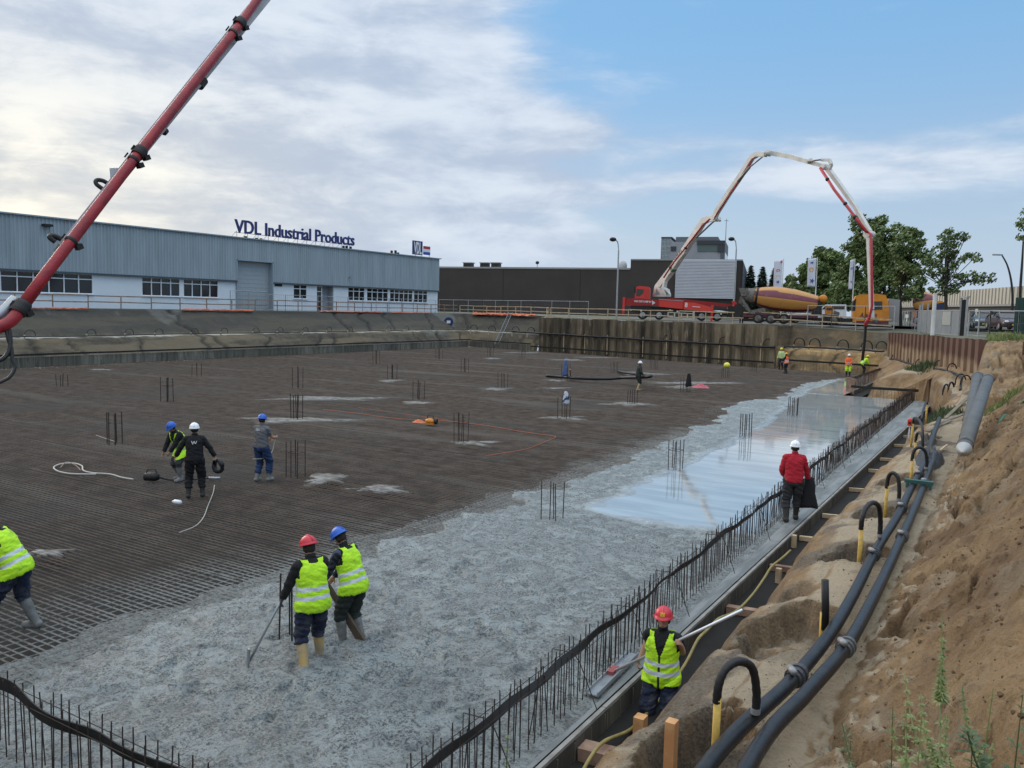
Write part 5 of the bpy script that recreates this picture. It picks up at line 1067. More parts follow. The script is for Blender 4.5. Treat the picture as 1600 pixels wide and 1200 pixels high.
bp2('door',mat('orange_door_paint',(.66,.24,.02),.45),[(1327,498),(1327,485.5),(1360,484.5),(1361,498)],-1.23,-1.19,CAB); bp2('cab_rear',DSTEEL,[(1321.5,484),(1321.5,470),(1325,466),(1325,484)],-1.21,1.21,CAB)
mb=MB(); rx=F0.to_3x3()@Vector((1,0,.02)); M=basis(rx*.42,(0,0,.58),F0.to_3x3()@Vector((0,-1,0)),LP(1331,492.5,-1.26)); text_mesh('A.Jansen',1.,.01,M,mb,bold=.012,shear=.35); M=basis(rx*.3,(0,0,.3),F0.to_3x3()@Vector((0,-1,0)),LP(1343,496,-1.26)); text_mesh('b.v.',1.,.01,M,mb,bold=.02); mb.build('lettering',mat('letter_brown',(.08,.02,.02),.5),CAB)
bp2('sill',PUR,[(1326,498),(1369,498),(1369,503),(1326,503)],-1.25,-1.0,CAB)
bp2('load_box',mat('pale_box_panel',(.30,.31,.33),.6),[(1370,466),(1384,468),(1384,500),(1370,500)],.3,2.4)
# second mixer, coming along the road
F,u=frame_at(1452,505,112,4.07); F1=F.copy()
def LP(px,py,y=0.): return F1@Vector(((px-1452)*u,y,(506.5-py)*u+(px-1452)*u*.02))
m2=thing('mixer_truck','small distant mixer lorry with orange and red drum and dark cab behind the gate','mixer truck',M=F1)
def bp3(nm,m,pts,y0,y1,par=None): mb=MB(); slab(mb,pts,y0,y1); return mb.build(nm,m,par or m2)
mb=MB(); a=LP(1430,478); b=LP(1456,474); q=(b-a); L=q.length; q.normalize(); mb.lathe([(0,.5),(.3,1.0),(1.0,1.35),(1.6,1.3),(2.4,.75),(2.6,.5)],a,q,24); d2=mb.build('drum',[MDRUM],m2,smooth=True)
at=d2.data.attributes.new('stripe','FLOAT','POINT'); at.data.foreach_set('value',[1. if (i%24)//3%2 else 0. for i in range(len(d2.data.vertices))])
bp3('hopper',DSTEEL,[(1436,464),(1448,464.5),(1447,467),(1437,466)],-.4,.4); c3=bp3('cab',mat('navy_cab_paint',(.02,.035,.09),.4),[(1455,478),(1468,476),(1473,479),(1474,490),(1455,490)],-1.2,1.2); bp3('roof_spoiler',ORNG,[(1455,473.5),(1466,474),(1473,478.5),(1455,478)],-1.2,1.2,c3)
bp3('chassis',DSTEEL,[(1430,489),(1474,489),(1474,498),(1430,498)],-1.1,1.1); bp3('rear_panel',mat('faded_orange',(.62,.22,.10),.6),[(1430,487),(1436,487),(1436,511),(1430,511)],-1.2,-1.0)
for x in (1436,1446,1468): wheel(m2,F1,(x-1452)*u,.5,.5,.4,-1.0)
mb=MB(); mb.box(LP(1468,487.5,-1.25),(.2,.1,.15)); mb.build('headlight',mat('lamp_white',(.8,.78,.7),.3),m2)
# ---------------------------------------------------------------- cars and van
def car(loc,rz,paint,lab,lights=True,van=False,group=None):
    M=Matrix.Translation(Vector(loc))@Matrix.Rotation(rz,4,'Z'); r=thing('parked_car' if not lights else 'car',lab,'car',M=M,group=group)
    # length along +y (front at -y), width x
    sec=[(-2.15,.28,.62,.78),(-2.05,.22,.75,.86),(-1.2,.20,.95,.90),(-.95,.2,.98,.90),(1.3,.2,1.0,.90),(2.0,.22,.98,.88),(2.15,.3,.75,.80)]
    mb=MB(); vs=[]
    for y,z0,z1,w in sec: vs+=[(-w*.96,y,z0),(-w,y,(z0+z1)/2),(-w*.93,y,z1),(w*.93,y,z1),(w,y,(z0+z1)/2),(w*.96,y,z0)]
    fs=[];n=len(sec)
    for i in range(n-1):
        for k in range(6): fs.append((i*6+k,i*6+(k+1)%6,(i+1)*6+(k+1)%6,(i+1)*6+k))
    fs+=[tuple(range(5,-1,-1)),tuple((n-1)*6+k for k in range(6))]; mb.add(vs,fs); b=mb.build('body',paint,r,local=True,smooth=False); bv=b.modifiers.new('b','BEVEL'); bv.width=.05; bv.segments=2
    H=1.45 if not van else 1.9
    gs=[(-1.15,.96,.80,.97),(-.35,H-.05,.62,.0),(1.1,H-.03,.62,0),(1.95 if not van else 1.6,.98,.78,0)]
    mb=MB(); vs=[]
    for y,z,w,_ in gs: vs+=[(-w,y,z),(w,y,z)]
    vs+=[(-.86,-1.1,.9),(.86,-1.1,.9),(.86,1.9,.9),(-.86,1.9,.9)]
    mb.add(vs,[(0,1,3,2),(2,3,5,4),(4,5,7,6),(0,2,4,6,11,8),(1,9,10,7,5,3)]); g=mb.build('windows',GLASS,r,local=True)
    mb=MB(); mb.add([(-.60,-.42,H-.02),(.60,-.42,H-.02),(.61,1.05,H+.0),(-.61,1.05,H),(-.5,-.3,H+.04),(.5,-.3,H+.04),(.5,.95,H+.05),(-.5,.95,H+.05)],[(4,5,6,7),(0,1,5,4),(1,2,6,5),(2,3,7,6),(3,0,4,7)]); 
    for s in (-1,1): mb.beam((s*.80,-1.15,.98),(s*.62,-.38,H),.07,.05); mb.beam((s*.62,1.1,H),(s*.79,1.85,1.),.08,.05); mb.beam((s*.80,.35,.98),(s*.635,.35,H),.06,.04)
    mb.build('roof',paint,r,local=True)
    for s in (-1,1):
        for y in (-1.35,1.35):
            mb=MB(); mb.lathe([(-.1,.28),(-.09,.31),(.09,.31),(.1,.28)],(s*.82,y,.31),(1,0,0),18); w=mb.build('wheel',TYRE,r,local=True); mb=MB(); mb.disc((s*.925,y,.31),(1,0,0),.19,.02,14); mb.build('rim',ALU,w,local=True)
        mb=MB(); mb.ell((s*.62,-2.08,.66),(.17,.1,.09)); mb.build('headlight',mat('car_headlight',(.85,.85,.8),.2),r,local=True)
        mb=MB(); mb.box((s*.95,-.95,1.0),(.16,.1,.12)); mb.build('mirror',paint,r,local=True)
    mb=MB(); mb.box((0,-2.14,.5),(1.0,.06,.16)); mb.build('grille',DSTEEL,r,local=True); mb=MB(); mb.box((0,-2.18,.42),(.5,.02,.11)); mb.build('number_plate',mat('plate_yellow',(.65,.5,.05),.5),r,local=True)
    return r
def cpos(px,py,dist,z=4.07): q=D(px,py,dist); return (q.x,q.y,z)
car(cpos(1535.5,510,84),.12,mat('blue_grey_car_paint',(.06,.09,.12),.3,coat=.6),'blue grey car driving behind the fence right of the gate')
car(cpos(1570,511,78),.35,mat('maroon_car_paint',(.06,.03,.035),.3,coat=.6),'dark maroon car behind the fence beside the green container')
car(cpos(1264,500,89),TH*.6+1.57,mat('white_car_paint',(.7,.72,.75),.3,coat=.6),'white car parked behind the railing below the mixer drum',lights=False)
F,u=frame_at(1300,500,100,4.05); F2=F.copy()
def LP(px,py,y=0.): return F2@Vector(((px-1300)*u,y,(500-py)*u+(px-1300)*u*.02))
vn=thing('white_van','white van parked between the mixer drum and the orange cab','van',M=F2)
def bp4(nm,m,pts,y0,y1,par): mb=MB(); slab(mb,pts,y0,y1); return mb.build(nm,m,par)
bp4('body',mat('white_car_paint',(.7,.72,.75),.3,coat=.6),[(1280,494),(1280,480),(1284,478.5),(1290,473),(1318,473),(1319,494)],-.9,.9,vn); bp4('window',GLASS,[(1285.5,480),(1290.5,474.5),(1297,474.5),(1297,480)],-.93,-.89,vn); bp4('window',GLASS,[(1299,480),(1299,474.5),(1316,474.5),(1316,480)],-.93,-.89,vn)
for x in (1286,1312): wheel(vn,F2,(x-1300)*u,.35,.35,.25,-.8)
F,u=frame_at(1295,500,88,4.0); F3=F.copy()
def LP(px,py,y=0.): return F3@Vector(((px-1295)*u,y,(503-py)*u))
ex=thing('compact_loader','small orange site machine between the mixer drum and the orange cab','machine',M=F3)
bp4('body',ORNG,[(1289,488),(1289,478),(1291,476.5),(1300,476.5),(1301,488)],-.5,.5,ex); bp4('window',GLASS,[(1291,482),(1291,478.5),(1299,478.5),(1299,482)],-.53,-.49,ex); bp4('base',DSTEEL,[(1286,488),(1308,489),(1310,500),(1286,500)],-.6,.6,ex); bp4('counterweight',MUD,[(1301,482),(1309,485),(1309,489),(1301,488)],-.5,.5,ex)
for x in (1290,1304): wheel(ex,F3,(x-1295)*u,.4,.4,.3,-.6)
# ---------------------------------------------------------------- near boom on the left
o0=D(30,485,8.6); o1=D(405,0,11.0); bx=(o1-o0); bl=bx.length; bx.normalize(); vw=(o0+bx*bl*.5)-Vector((0,0,CH)); vw.normalize(); sd_=bx.cross(vw).normalized() # to one side in view
if sd_.dot(Vector(_R))<0: sd_=-sd_
nb=thing('pump_boom','red concrete pipe on a grey boom arm slanting across the left of the picture','concrete pump boom',tuple(o0))
def nearp(px,py): # point on the slanting line's plane facing the viewer
    n=vw; return onPlane(px,py,o0+Vector((0,0,0)),(bx.cross(sd_)).normalized())
R0=.053
mb=MB(); top=o1+bx*7; mb.tube([nearp(27,489),nearp(75,424)]+[nearp(214,243),nearp(372,42)]+[nearp(407,-8),nearp(407,-8)+bx*7],[R0*1.05,R0,R0*.96,R0*.93,R0*.93,R0*.95],20); mb.build('concrete_pipe',REDP,nb,smooth=True)
mb=MB(); mb.tube(catmull([nearp(33,480),nearp(24,494),nearp(10,506),nearp(-14,516),nearp(-60,530)],6),R0*1.03,18); mb.build('pipe_elbow',REDP,nb,smooth=True)
bk=vw*.30; mb=MB(); a0=nearp(92,395)+bk*.6+sd_*.0; a1=nearp(407,-8)+bk+sd_*.12; mb.beam(a0,a1+bx*7,.10,.16,tuple(vw),.27,.24); mb.build('boom_arm',GREYB,nb)
def clamp(px,py,px2,py2,r=1.45,w=.06):
    c=nearp(px,py); d=(nearp(px2,py2)-c).normalized(); mb=MB(); mb.lathe([(-w,R0*1.02),(-w,R0*r*.92),(-w*.5,R0*r),(w*.5,R0*r),(w,R0*r*.92),(w,R0*1.02)],c,d,20); mb.beam(c+sd_*R0*1.3-d*.03,c+sd_*R0*1.75+d*.02,.07,.05); mb.beam(c-sd_*R0*1.3,c-sd_*R0*1.6,.06,.05); return mb.build('pipe_clamp',DSTEEL,nb,smooth=False)
for a in ((32,481,60,440,1.45,.06),(218,238,240,210,1.35,.05),(208,250,230,222,1.12,.02),(375,36,390,18,1.35,.05),(364,52,380,32,1.12,.02),(111,377,130,352,1.12,.02)): clamp(*a)
mb=MB(); c=nearp(186,278)+bk*.8; a=c-sd_*.15; mb.plate([nearp(169,264)+bk,nearp(188,264)+bk,nearp(200,262)+bk,nearp(178,296)+bk,nearp(171,288)+bk],vw,.12); mb.build('bracket',GREYB,nb)
mb=MB(); mb.tube(catmull([nearp(157,298)+bk,nearp(147,290)+bk,nearp(148,284)+bk,nearp(158,285)+bk,nearp(168,291)+bk],6),.022,7); mb.tube(catmull([nearp(81,384)+bk,nearp(72,377)+bk,nearp(76,374)+bk,nearp(86,377)+bk,nearp(97,385)+bk],6),.026,7); mb.build('control_hose',BLK,nb,smooth=True)
mb=MB(); mb.disc(nearp(316,129)+bk*.5,bx,.05,.12,10); mb.build('bolt',DSTEEL,nb); mb=MB(); mb.disc(nearp(257,205)+bk*.5,bx,.04,.05,8); mb.build('bolt',DSTEEL,nb)
mb=MB(); mb.tube(catmull([nearp(10,516),nearp(13,530),nearp(18,545),nearp(19,560),nearp(23,575),nearp(14,590),nearp(-6,600)],6),.016,6); mb.tube(catmull([nearp(14,515),nearp(16,535),nearp(12,552),nearp(2,562),nearp(-10,564)],6),.020,6); mb.build('control_cable',BLK,nb,smooth=True)
mb=MB(); mb.tube(catmull([nearp(22,470)+bk*.3,nearp(8,485)+bk*.3,nearp(-8,498)+bk*.3],5),.05,8); mb.build('grey_fitting',GALV,nb,smooth=True)
# ---------------------------------------------------------------- dewatering: near header pipes and risers
def gz(x,y): return tzf(x,y)
def header(pts,r,lab,m=BLKP,z=None):
    w=[]; 
    for p in pts: w.append(Vector((p[0],p[1],p[2] if len(p)>2 else gz(p[0],p[1])+r)))
    c=catmull(w,8); root=thing('header_pipe',lab,'pipe',tuple(w[0])); mb=MB(); mb.tube(c,r,14); mb.build('pipe',m,root,smooth=True); return root,c
hl,cl=header([(-1.75,3.5,1.38),(-1.86,6.2,1.32),(-1.66,8.0,1.33),(-1.58,9.5,1.33),(-1.60,11.2,1.31),(-1.66,13.5,1.30),(-1.66,16,1.30),(-1.72,18.5,1.31),(-1.78,22,1.32),(-2.0,27,1.34),(-2.2,32,1.4)],.070,'left one of the two black header pipes on the sand bench')
hr,cr_=header([(-1.42,3.5,1.40),(-1.58,6.4,1.36),(-1.47,7.8,1.35),(-1.36,9.2,1.34),(-1.36,11.2,1.32),(-1.40,13.6,1.30),(-1.45,16,1.30),(-1.52,19,1.31),(-1.62,22,1.32),(-1.7,24,1.2)],.070,'right one of the two black header pipes on the sand bench')
def coupling(root,c,Y,r=.070,clampc=DSTEEL,big=True):
    for a,b in zip(c,c[1:]):
        if a.y<=Y<b.y: p=a.lerp(b,(Y-a.y)/(b.y-a.y)); d=(b-a).normalized(); break
    mb=MB(); mb.lathe([(-.13,r*1.02),(-.13,r*1.18),(-.07,r*1.18),(-.07,r*1.42),(-.03,r*1.42),(-.03,r*1.2),(.03,r*1.2),(.03,r*1.42),(.07,r*1.42),(.07,r*1.18),(.13,r*1.18),(.13,r*1.02)],p,d,16)
    mb.build('coupling',mat('coupling_dull',(.13,.13,.13),.55,.4) if big==2 else mat('coupling_grey',(.07,.07,.075),.5,.3),root,smooth=False); mb=MB(); mb.tube([p+Vector((-.05,-.06,r*1.3)),p+Vector((.02,-.2,r*1.6))],.035,8); mb.build('lever',mat('coupling_grey2',(.28,.28,.29),.5,.4),root,smooth=True)
for Y in (8.15,13.2,16.8,20.5): coupling(hl,cl,Y)
for Y in (9.15,14.6,19.6): coupling(hr,cr_,Y,big=2)
def arch(yb,ya,hb,lab,tiny=False,r=.037,rb=.033,full=True):
    # yb: base of the yellow riser (pixel), ya: apex pixel, hb: foot on the header (pixel), zr: height of riser base
    zb=1.12; b=P(*yb,zb); e=P(*hb,1.36); root=thing('riser_hose',lab,'riser hose',tuple(b),0,'riser hoses on the header pipes'); dist=b.length
    ap=D(ya[0],ya[1],math.hypot((b.x+e.x)/2,(b.y+e.y)/2)); H=ap.z; t=b.lerp(e,.12); 
    yt=b.z+(H-b.z)*(.62 if full else .25)
    mb=MB(); mb.tube([b-Vector((0,0,.35)),Vector((b.x+(e.x-b.x)*.03,b.y,yt+.03))],rb,12); mb.build('riser_pipe',YEL,root,smooth=True)
    top=b.lerp(e,.5); w=[Vector((b.x,b.y,yt-.02)),Vector((b.x+(e.x-b.x)*.04,b.y,yt+(H-yt)*.45)),b.lerp(e,.17)+Vector((0,0,0)),Vector((top.x,top.y,H)),b.lerp(e,.85),Vector((e.x,e.y,e.z+(H-e.z)*.42)),Vector((e.x,e.y,e.z+.02))]
    w[2].z=yt+(H-yt)*.86; w[4].z=e.z+(H-e.z)*.84
    mb=MB(); c=catmull(w,8); mb.tube(c,[r*(1+.05*math.sin(i*2.1)) for i in range(len(c))],12); mb.build('suction_hose',BLK,root,smooth=True)
    mb=MB(); mb.lathe([(-.03,r*1.02),(-.03,r*1.12),(.02,r*1.12),(.02,r*1.02)],Vector((e.x,e.y,e.z+.06)),(0,0,1),12); mb.build('hose_clip',GALV,root)
arch((1116,1180),(1150,1033),(1180,1120),'nearest arched black hose on a yellow riser in the foreground')
arch((1342,880),(1359,785),(1374,842),'second arched hose from the front, yellow riser beside the header pipes')
arch((1383,800),(1393,739),(1404,785),'third arched hose from the front on the bench')
arch((1423,750),(1435,699),(1447,735),'fourth arched hose from the front, by the green pipe clamp')
arch((1429,715),(1434,676),(1441,705),'hose arch right behind the fourth arch beside the black plastic heap')
arch((1424,688),(1436,655),(1441,690),'hose arch near the red headed tripod')
arch((1447,650),(1440,632),(1440,660),'hose leaning over near the far end of the slab ledge')
b=P(1285,985,1.2); root=thing('riser_hose','single straight black hose end sticking up beside the header pipes','riser hose',tuple(b)); t=D(1289,906,b.to_2d().length); mb=MB(); mb.tube([b-Vector((0,0,.3)),b.lerp(t,.35)],.036,12); mb.build('riser_pipe',YEL,root,smooth=True); mb=MB(); mb.tube([b+Vector((.03,-.02,.02)),b.lerp(t,.5)+Vector((.02,0,0)),t],.043,12); mb.build('suction_hose',BLK,root,smooth=True)
q=P(1436,753,1.42); mb=MB(); mb.box(q,(.55,.12,.07)); mb.box(q+Vector((-.22,0,-.08)),(.05,.14,.12)); mb.box(q+Vector((.22,0,-.08)),(.05,.14,.12)); tag(mb.build('pipe_bracket',mat('dark_green_steel',(.03,.10,.09),.5)),'dark green bracket holding both header pipes together','bracket')
def far_arch(px,py,z,dist,w,h,lab,m=BLK,post=True,r=.05,rz=None,grp='small riser loops round the pit'):
    b=D(px,py,dist); b.z=z; rr=Vector(_r) if rz is None else Vector((math.cos(rz),math.sin(rz),0)); root=thing('riser_loop',lab,'riser loop',tuple(b),0,grp); mb=MB(); pts=[b+rr*w*(1-math.cos(a))*.5+Vector((0,0,h*math.sin(a)**.7)) for a in np.linspace(0.001,math.pi-.001,10)]
    mb.tube(pts,r,7,False); mb.build('hose',m,root,smooth=True)
    if post: mb=MB(); mb.beam(b-Vector((0,0,.5)),b+Vector((0,0,.15)),.09,.09); mb.build('riser_pipe',PALEP,root)
PALEP=mat('pale_riser',(.45,.42,.33),.6)
def hit(px,py,d0=20,d1=78):
    d=d0
    while d<d1:
        q=D(px,py,d)
        if q.z<=tzf(q.x,q.y): break
        d+=.25
    return D(px,py,d),d
# ---------------------------------------------------------------- far riser loops and header lines
for k,px in enumerate((38,135,195,242,298,345,395,433,473,510,543,604,632)):
    q=onX(px,515,-62.9); d=q.to_2d().length; far_arch(px,515,1.98,d,.8,.5,'riser loop on the shoulder of the left slope, '+ORD[k]+' from the left',rz=math.pi/2,r=.028)
for k,px in enumerate((735,763,800,824)): q=onPlane(px,520,Vector((-62,89,0)),Vector((.25,1,0)).normalized()); far_arch(px,518,1.98,q.to_2d().length,.9,.7,ORD[k]+' riser loop from the left on the slope around the ladder')
def linepipe(pts,r,lab): 
    mb=MB(); c=catmull([Vector(p) for p in pts],10); c=[p+Vector((0,0,float(fbm(i*.7,3,3,401))*.10)) for i,p in enumerate(c)]; mb.tube(c,r,8); tag(mb.build('header_pipe',BLKP,smooth=True),lab,'pipe')
linepipe([(-62.6,-5,1.98),(-62.7,25,1.98),(-62.8,53,1.98),(-63,75,1.98),(-63.,89.4,1.98),(-56,88.2,1.98),(-49.2,86.6,1.98)],.045,'thin black header pipe along the shoulder of the left slope')
PW=lambda px,z,o=.5: (lambda q: (q.x,q.y,z))(onPlane(px,500,Vector((-48.4,84.75-o,0)),Vector((.2475,.969,0))))
linepipe([PW(800,2.15),PW(850,2.1),PW(1000,1.98),PW(1100,1.95),PW(1213,1.9)],.10,'black header pipe hung across the sheet piles')
PS=lambda px,z,o=2.4: (lambda q: (q.x,q.y,z))(onPlane(px,500,Vector((-19.2,77.1+o,0)),Vector((.2475,.969,0))))
linepipe([PS(1213,1.92,.4),PS(1240,1.98,1.2),PS(1300,2.0,1.2),PS(1345,2.0,1.2),PS(1385,1.98,1.2)],.08,'black header pipe along the far sandy slope')
for k,px in enumerate((882,915,950,1006,1043,1105,1126,1191)):
    a=PW(px,.15,.42); mb=MB(); mb.beam(a,PW(px,2.25,.42),.10,.07); tag(mb.build('riser_pole',WOOD),'pale upright pole against the sheet piles, '+ORD[k]+' from the left','riser pole','riser poles against the sheet piles')
for k,px in enumerate((1037,1124,1193)): q=PW(px,2.0,.6); far_arch(px,530,2.02,math.hypot(q[0],q[1]),.9,.6,('left','middle','right')[k]+' riser loop on the pipe hung across the sheet piles',post=False)
for px,l in ((1240,'first'),(1264,'second'),(1308,'third'),(1345,'fourth'),(1368,'fifth')): q=PS(px,2.,1.3); far_arch(px,545,2.05,math.hypot(q[0],q[1]),1.0,.75,l+' riser loop from the left on the far sandy slope')
# loops climbing in front of the rusty sheet wall
def wallp(px,o): q=onPlane(px,560,Vector((-9.25,75.9,0)),Vector((.963,.271,0))); return q
LW=[(1398,551,70,'first'),(1412,549,66,'second'),(1424,556,62,'third'),(1435,562,58,'fourth'),(1451,560,55,'fifth'),(1464,566,50,'sixth'),(1484,572,42,'seventh'),(1497,590,38,'eighth'),(1505,592,36,'ninth')]
for px,py,dist,l in LW: b,dist=hit(px-5,py+12,30); far_arch(px-5,py+12,b.z,dist,.55,.58,l+' riser loop from the left in front of the rusty sheet piles',r=.035,post=px in (1412,1435,1484))
linepipe([tuple(hit(x,y,30)[0]+Vector((0,0,.06))) for x,y in ((1390,562),(1405,564),(1425,571),(1447,575),(1470,579),(1490,584),(1502,594),(1500,612))],.06,'black header pipe running past the rusty sheet piles')
for px,py,dist,l in ((1477,607,33,'left'),(1485,604,33,'right')): b,dist=hit(px-4,py+10); far_arch(px-4,py+10,b.z,dist,.30,.55,l+' hose loop on the bench before the sand mound',r=.05,m=BLKP,post=False)
LG=mat('dull_aluminium',(.20,.22,.25),.5,.4)
t=fp(800,-.2); a=Vector(onPlane(778,530,Vector((-60,87.0,0)),Vector((.25,1,0)).normalized())); b=Vector((t.x,t.y,4.25)); ld=thing('ladder','aluminium ladder lying on the earth slope below the railing','ladder',tuple(a)); sd2=(b-a).cross(Vector((0,0,1))).normalized()*.24; a.z=.3; up=Vector((.0,-.35,.15))
for s in (-1,1): mb=MB(); mb.beam(a+sd2*s+up,b+sd2*s+up,.045,.06); mb.build('side_rail',LG,ld)
for i in range(19): mb=MB(); p=a.lerp(b,(i+.5)/19)+up; mb.beam(p-sd2,p+sd2,.08,.05); mb.build('rung',LG,ld)
c=onPlane(701,503,Vector((-62,88.5,0)),Vector((.25,1,0)).normalized()); sg=thing('round_sign','round dark blue sign with a white square on the far left slope','sign',tuple(c)); dv=(Vector((0,0,CH))-c).normalized(); mb=MB(); mb.disc(c,dv,.62,.12,24); mb.build('disc',mat('deep_blue',(.01,.03,.10),.5),sg); mb=MB(); mb.box(c+dv*.09,(.36,.36,.36)); mb.build('white_square',mat('sign_white',(.8,.8,.82),.5),sg)
mb=MB(); mb.tube([c-Vector((0,0,1.2)),c],.04,6); mb.build('post',DSTEEL,sg)
# pair of grey pipes on the bank
PG=mat('grey_plastic_pipe',(.105,.105,.10),.55,var=.35,vs=3,bump=.1,bs=8)
def bigpipe(p0,z0,p1,z1,r,lab,cone=False):
    a=P(*p0,z0); b=P(*p1,z1); d=(b-a).normalized(); root=thing('grey_pipe',lab,'pipe',tuple(a)); L=(b-a).length; mb=MB(); mb.lathe([(0,r*.9),(.02,r),(L,r),(L,r*.86),(L-1.,r*.84),(L-1.01,.01)],a,d,26,False); mb.build('pipe',PG,root,smooth=True); mb=MB(); mb.lathe([(.3,r*1.0),(.3,r*1.07),(.55,r*1.07),(.62,r*1.0)],a,d,26,False); mb.build('pipe_socket',PG,root,smooth=True); mb=MB(); mb.lathe([(L-.25,r),(L-.25,r*1.06),(L-.01,r*1.06),(L-.01,r*.9)],a,d,26,False); mb.build('pipe_socket',PG,root,smooth=True)
    if cone: mb=MB(); mb.lathe([(-.32,.01),(-.26,r*.28),(-.15,r*.66),(-.01,r*1.01),(.02,r*1.02)],a,d,20); mb.build('foil_cap',mat('pale_foil',(.36,.37,.37),.5,.2,bump=.6,bs=10),root,smooth=True)
bigpipe((1506,702),1.95,(1544,592),2.95,.165,'front one of the two big grey pipes leaning on the sand bank',True)
bigpipe((1510,690),1.9,(1528,588),2.95,.165,'rear one of the two big grey pipes leaning on the sand bank')
# odds and ends on the bench
PL=mat('black_plastic_sheet',(.03,.032,.036),.45,bump=.8,bs=7)
def heap(c,rx,ry,h,lab,m,seed,name,cat,rz=0.,sh=.8):
    n=30; vs=[];fs=[]; cs,sn=math.cos(rz),math.sin(rz)
    for j in range(9):
        for i in range(n):
            a=2*math.pi*i/n; q=j/8; rr=q*(1+.5*float(fbm(math.cos(a)*2+seed,math.sin(a)*2,3,seed))); x=math.cos(a)*rr*rx; y=math.sin(a)*rr*ry; z=h*(1-q**2)*(.6+sh*2*float(fbm(x*4/rx+seed,y*4/ry,4,seed+1)))
            X=c.x+x*cs-y*sn; Y=c.y+x*sn+y*cs; vs.append((X,Y,(tzf(X,Y) if c.z>.5 or c.z<-1 else c.z)+max(z,0)-.03))
    for j in range(8):
        for i in range(n): fs.append((j*n+i,j*n+(i+1)%n,(j+1)*n+(i+1)%n,(j+1)*n+i))
    mb=MB(); mb.add(vs,fs); return tag(mb.build(name,m,smooth=True),lab,cat)
heap(P(1453,705,1.4),.35,1.6,.45,'crumpled black plastic sheet heap beside the bench pipes',PL,501,'plastic_sheet','plastic sheet',.1)
heap(P(1448,672,1.5),.3,1.2,.35,'dark heap of hoses and sheeting behind the black plastic',mat('muddy_black',(.05,.046,.04),.8),502,'hose_heap','hose heap')
random.seed(31)
for i,(px,py,l,a,lab) in enumerate(((1470,690,1.3,1.45,'thin pale lath lying on the bank left of the grey pipes'),(1450,655,2.2,1.1,'weathered plank beside the dark hose heap'),(1462,650,2.4,1.0,'weathered plank on the bench below the grass tuft'),(1478,642,2.0,.95,'narrow plank end below the green weeds on the bench'),(1490,627,1.6,1.2,'pale short board right of the weeds on the bench'),(1470,668,1.0,2.4,'short crosswise board on the bench'))):
    c=P(px,py,1.5); c.z=tzf(c.x,c.y)+.07; d=Vector((math.cos(a)*.5,math.sin(a),0)).normalized(); e=c+d*l; e.z=tzf(e.x,e.y)+.09; mb=MB(); mb.beam(c,e,.13 if i else .05,.035); tag(mb.build('plank',mat('weathered_plank',(.22,.19,.15),.85,var=.4,vs=4) if i else WOOD),lab,'plank')
mb=MB(); pts=[P(x,y,z) for x,y,z in ((1562,646,2.3),(1572,637,2.4),(1583,632,2.5),(1600,631,2.5),(1630,634,2.6))]
for p in pts: p.z=tzf(p.x,p.y)+.05
mb.tube(catmull(pts,5),.045,8); tag(mb.build('hose',mat('green_hose',(.03,.12,.06),.5),smooth=True),'dark green hose on the bank at the right border','hose')
mb=MB(); pts=[P(x,y,1.5) for x,y in ((1425,790),(1440,760),(1470,733),(1480,722),(1490,700))]
for p in pts: p.z=tzf(p.x,p.y)+.01
# tripod with red laser level
c=P(1413,690,-.0); c=Vector((-3.45,c.y,0)); zt=D(1413,656,c.to_2d().length).z; zb=max(tzf(c.x,c.y),-.95); tp=thing('laser_tripod','tripod with bright red laser level head at the edge of the trench','tripod',(c.x,c.y,zb))
for a in (.4,2.5,4.6): mb=MB(); mb.beam((c.x+.28*math.cos(a),c.y+.28*math.sin(a),zb+.02),(c.x,c.y,zt-.25),.035,.02); mb.build('leg',ALU,tp)
mb=MB(); mb.disc((c.x,c.y,zt-.24),(0,0,1),.09,.05); mb.build('head_plate',ALU,tp); mb=MB(); mb.box((c.x,c.y,zt-.1),(.17,.16,.22)); mb.ell((c.x,c.y,zt+.02),(.075,.075,.06)); mb.build('laser_level',mat('signal_red',(.70,.05,.02),.4),tp)
mb=MB(); mb.box((c.x,c.y-.09,zt-.1),(.1,.02,.08)); mb.build('display',DSTEEL,tp)
# ---------------------------------------------------------------- people
SKIN=mat('skin',(.42,.24,.16),.6); HIVIS=mat('hivis_yellow',(.50,.86,.02),.65,col2=(.30,.50,.05),vs=6,lo=.28,hi=.46,bump=.5,bs=22); HIVO=mat('hivis_orange',(.90,.16,.04),.65); REFL=mat('reflective_tape',(.52,.56,.60),.4); BLKC=mat('black_cloth',(.012,.012,.014),.9,bump=.5,bs=30); NAVC=mat('navy_cloth',(.012,.018,.045),.9,col2=(.05,.055,.07),vs=7,lo=.62,hi=.45,bump=.5,bs=30)
JEAN=mat('blue_jeans',(.025,.05,.13),.85,var=.3,vs=9,bump=.4,bs=30); GREYC=mat('grey_tshirt',(.13,.13,.14),.9,bump=.4,bs=30); REDC=mat('red_sweater',(.42,.015,.03),.9,bump=.6,bs=35); BOOTY=mat('sand_boots',(.50,.34,.13),.7,col2=(.33,.28,.20),vs=8); BOOTG=mat('muddy_boots',(.12,.12,.11),.75,col2=(.22,.22,.21),vs=9); BOOTD=mat('dark_boots',(.03,.028,.026),.7); HAIR=mat('dark_hair',(.02,.015,.012),.8); DGREY=mat('dark_grey_cloth',(.035,.037,.042),.9,bump=.5,bs=30); OLIVE=mat('olive_cloth',(.025,.032,.028),.9,bump=.5,bs=30); TANC=mat('tan_cloth',(.33,.23,.12),.85)
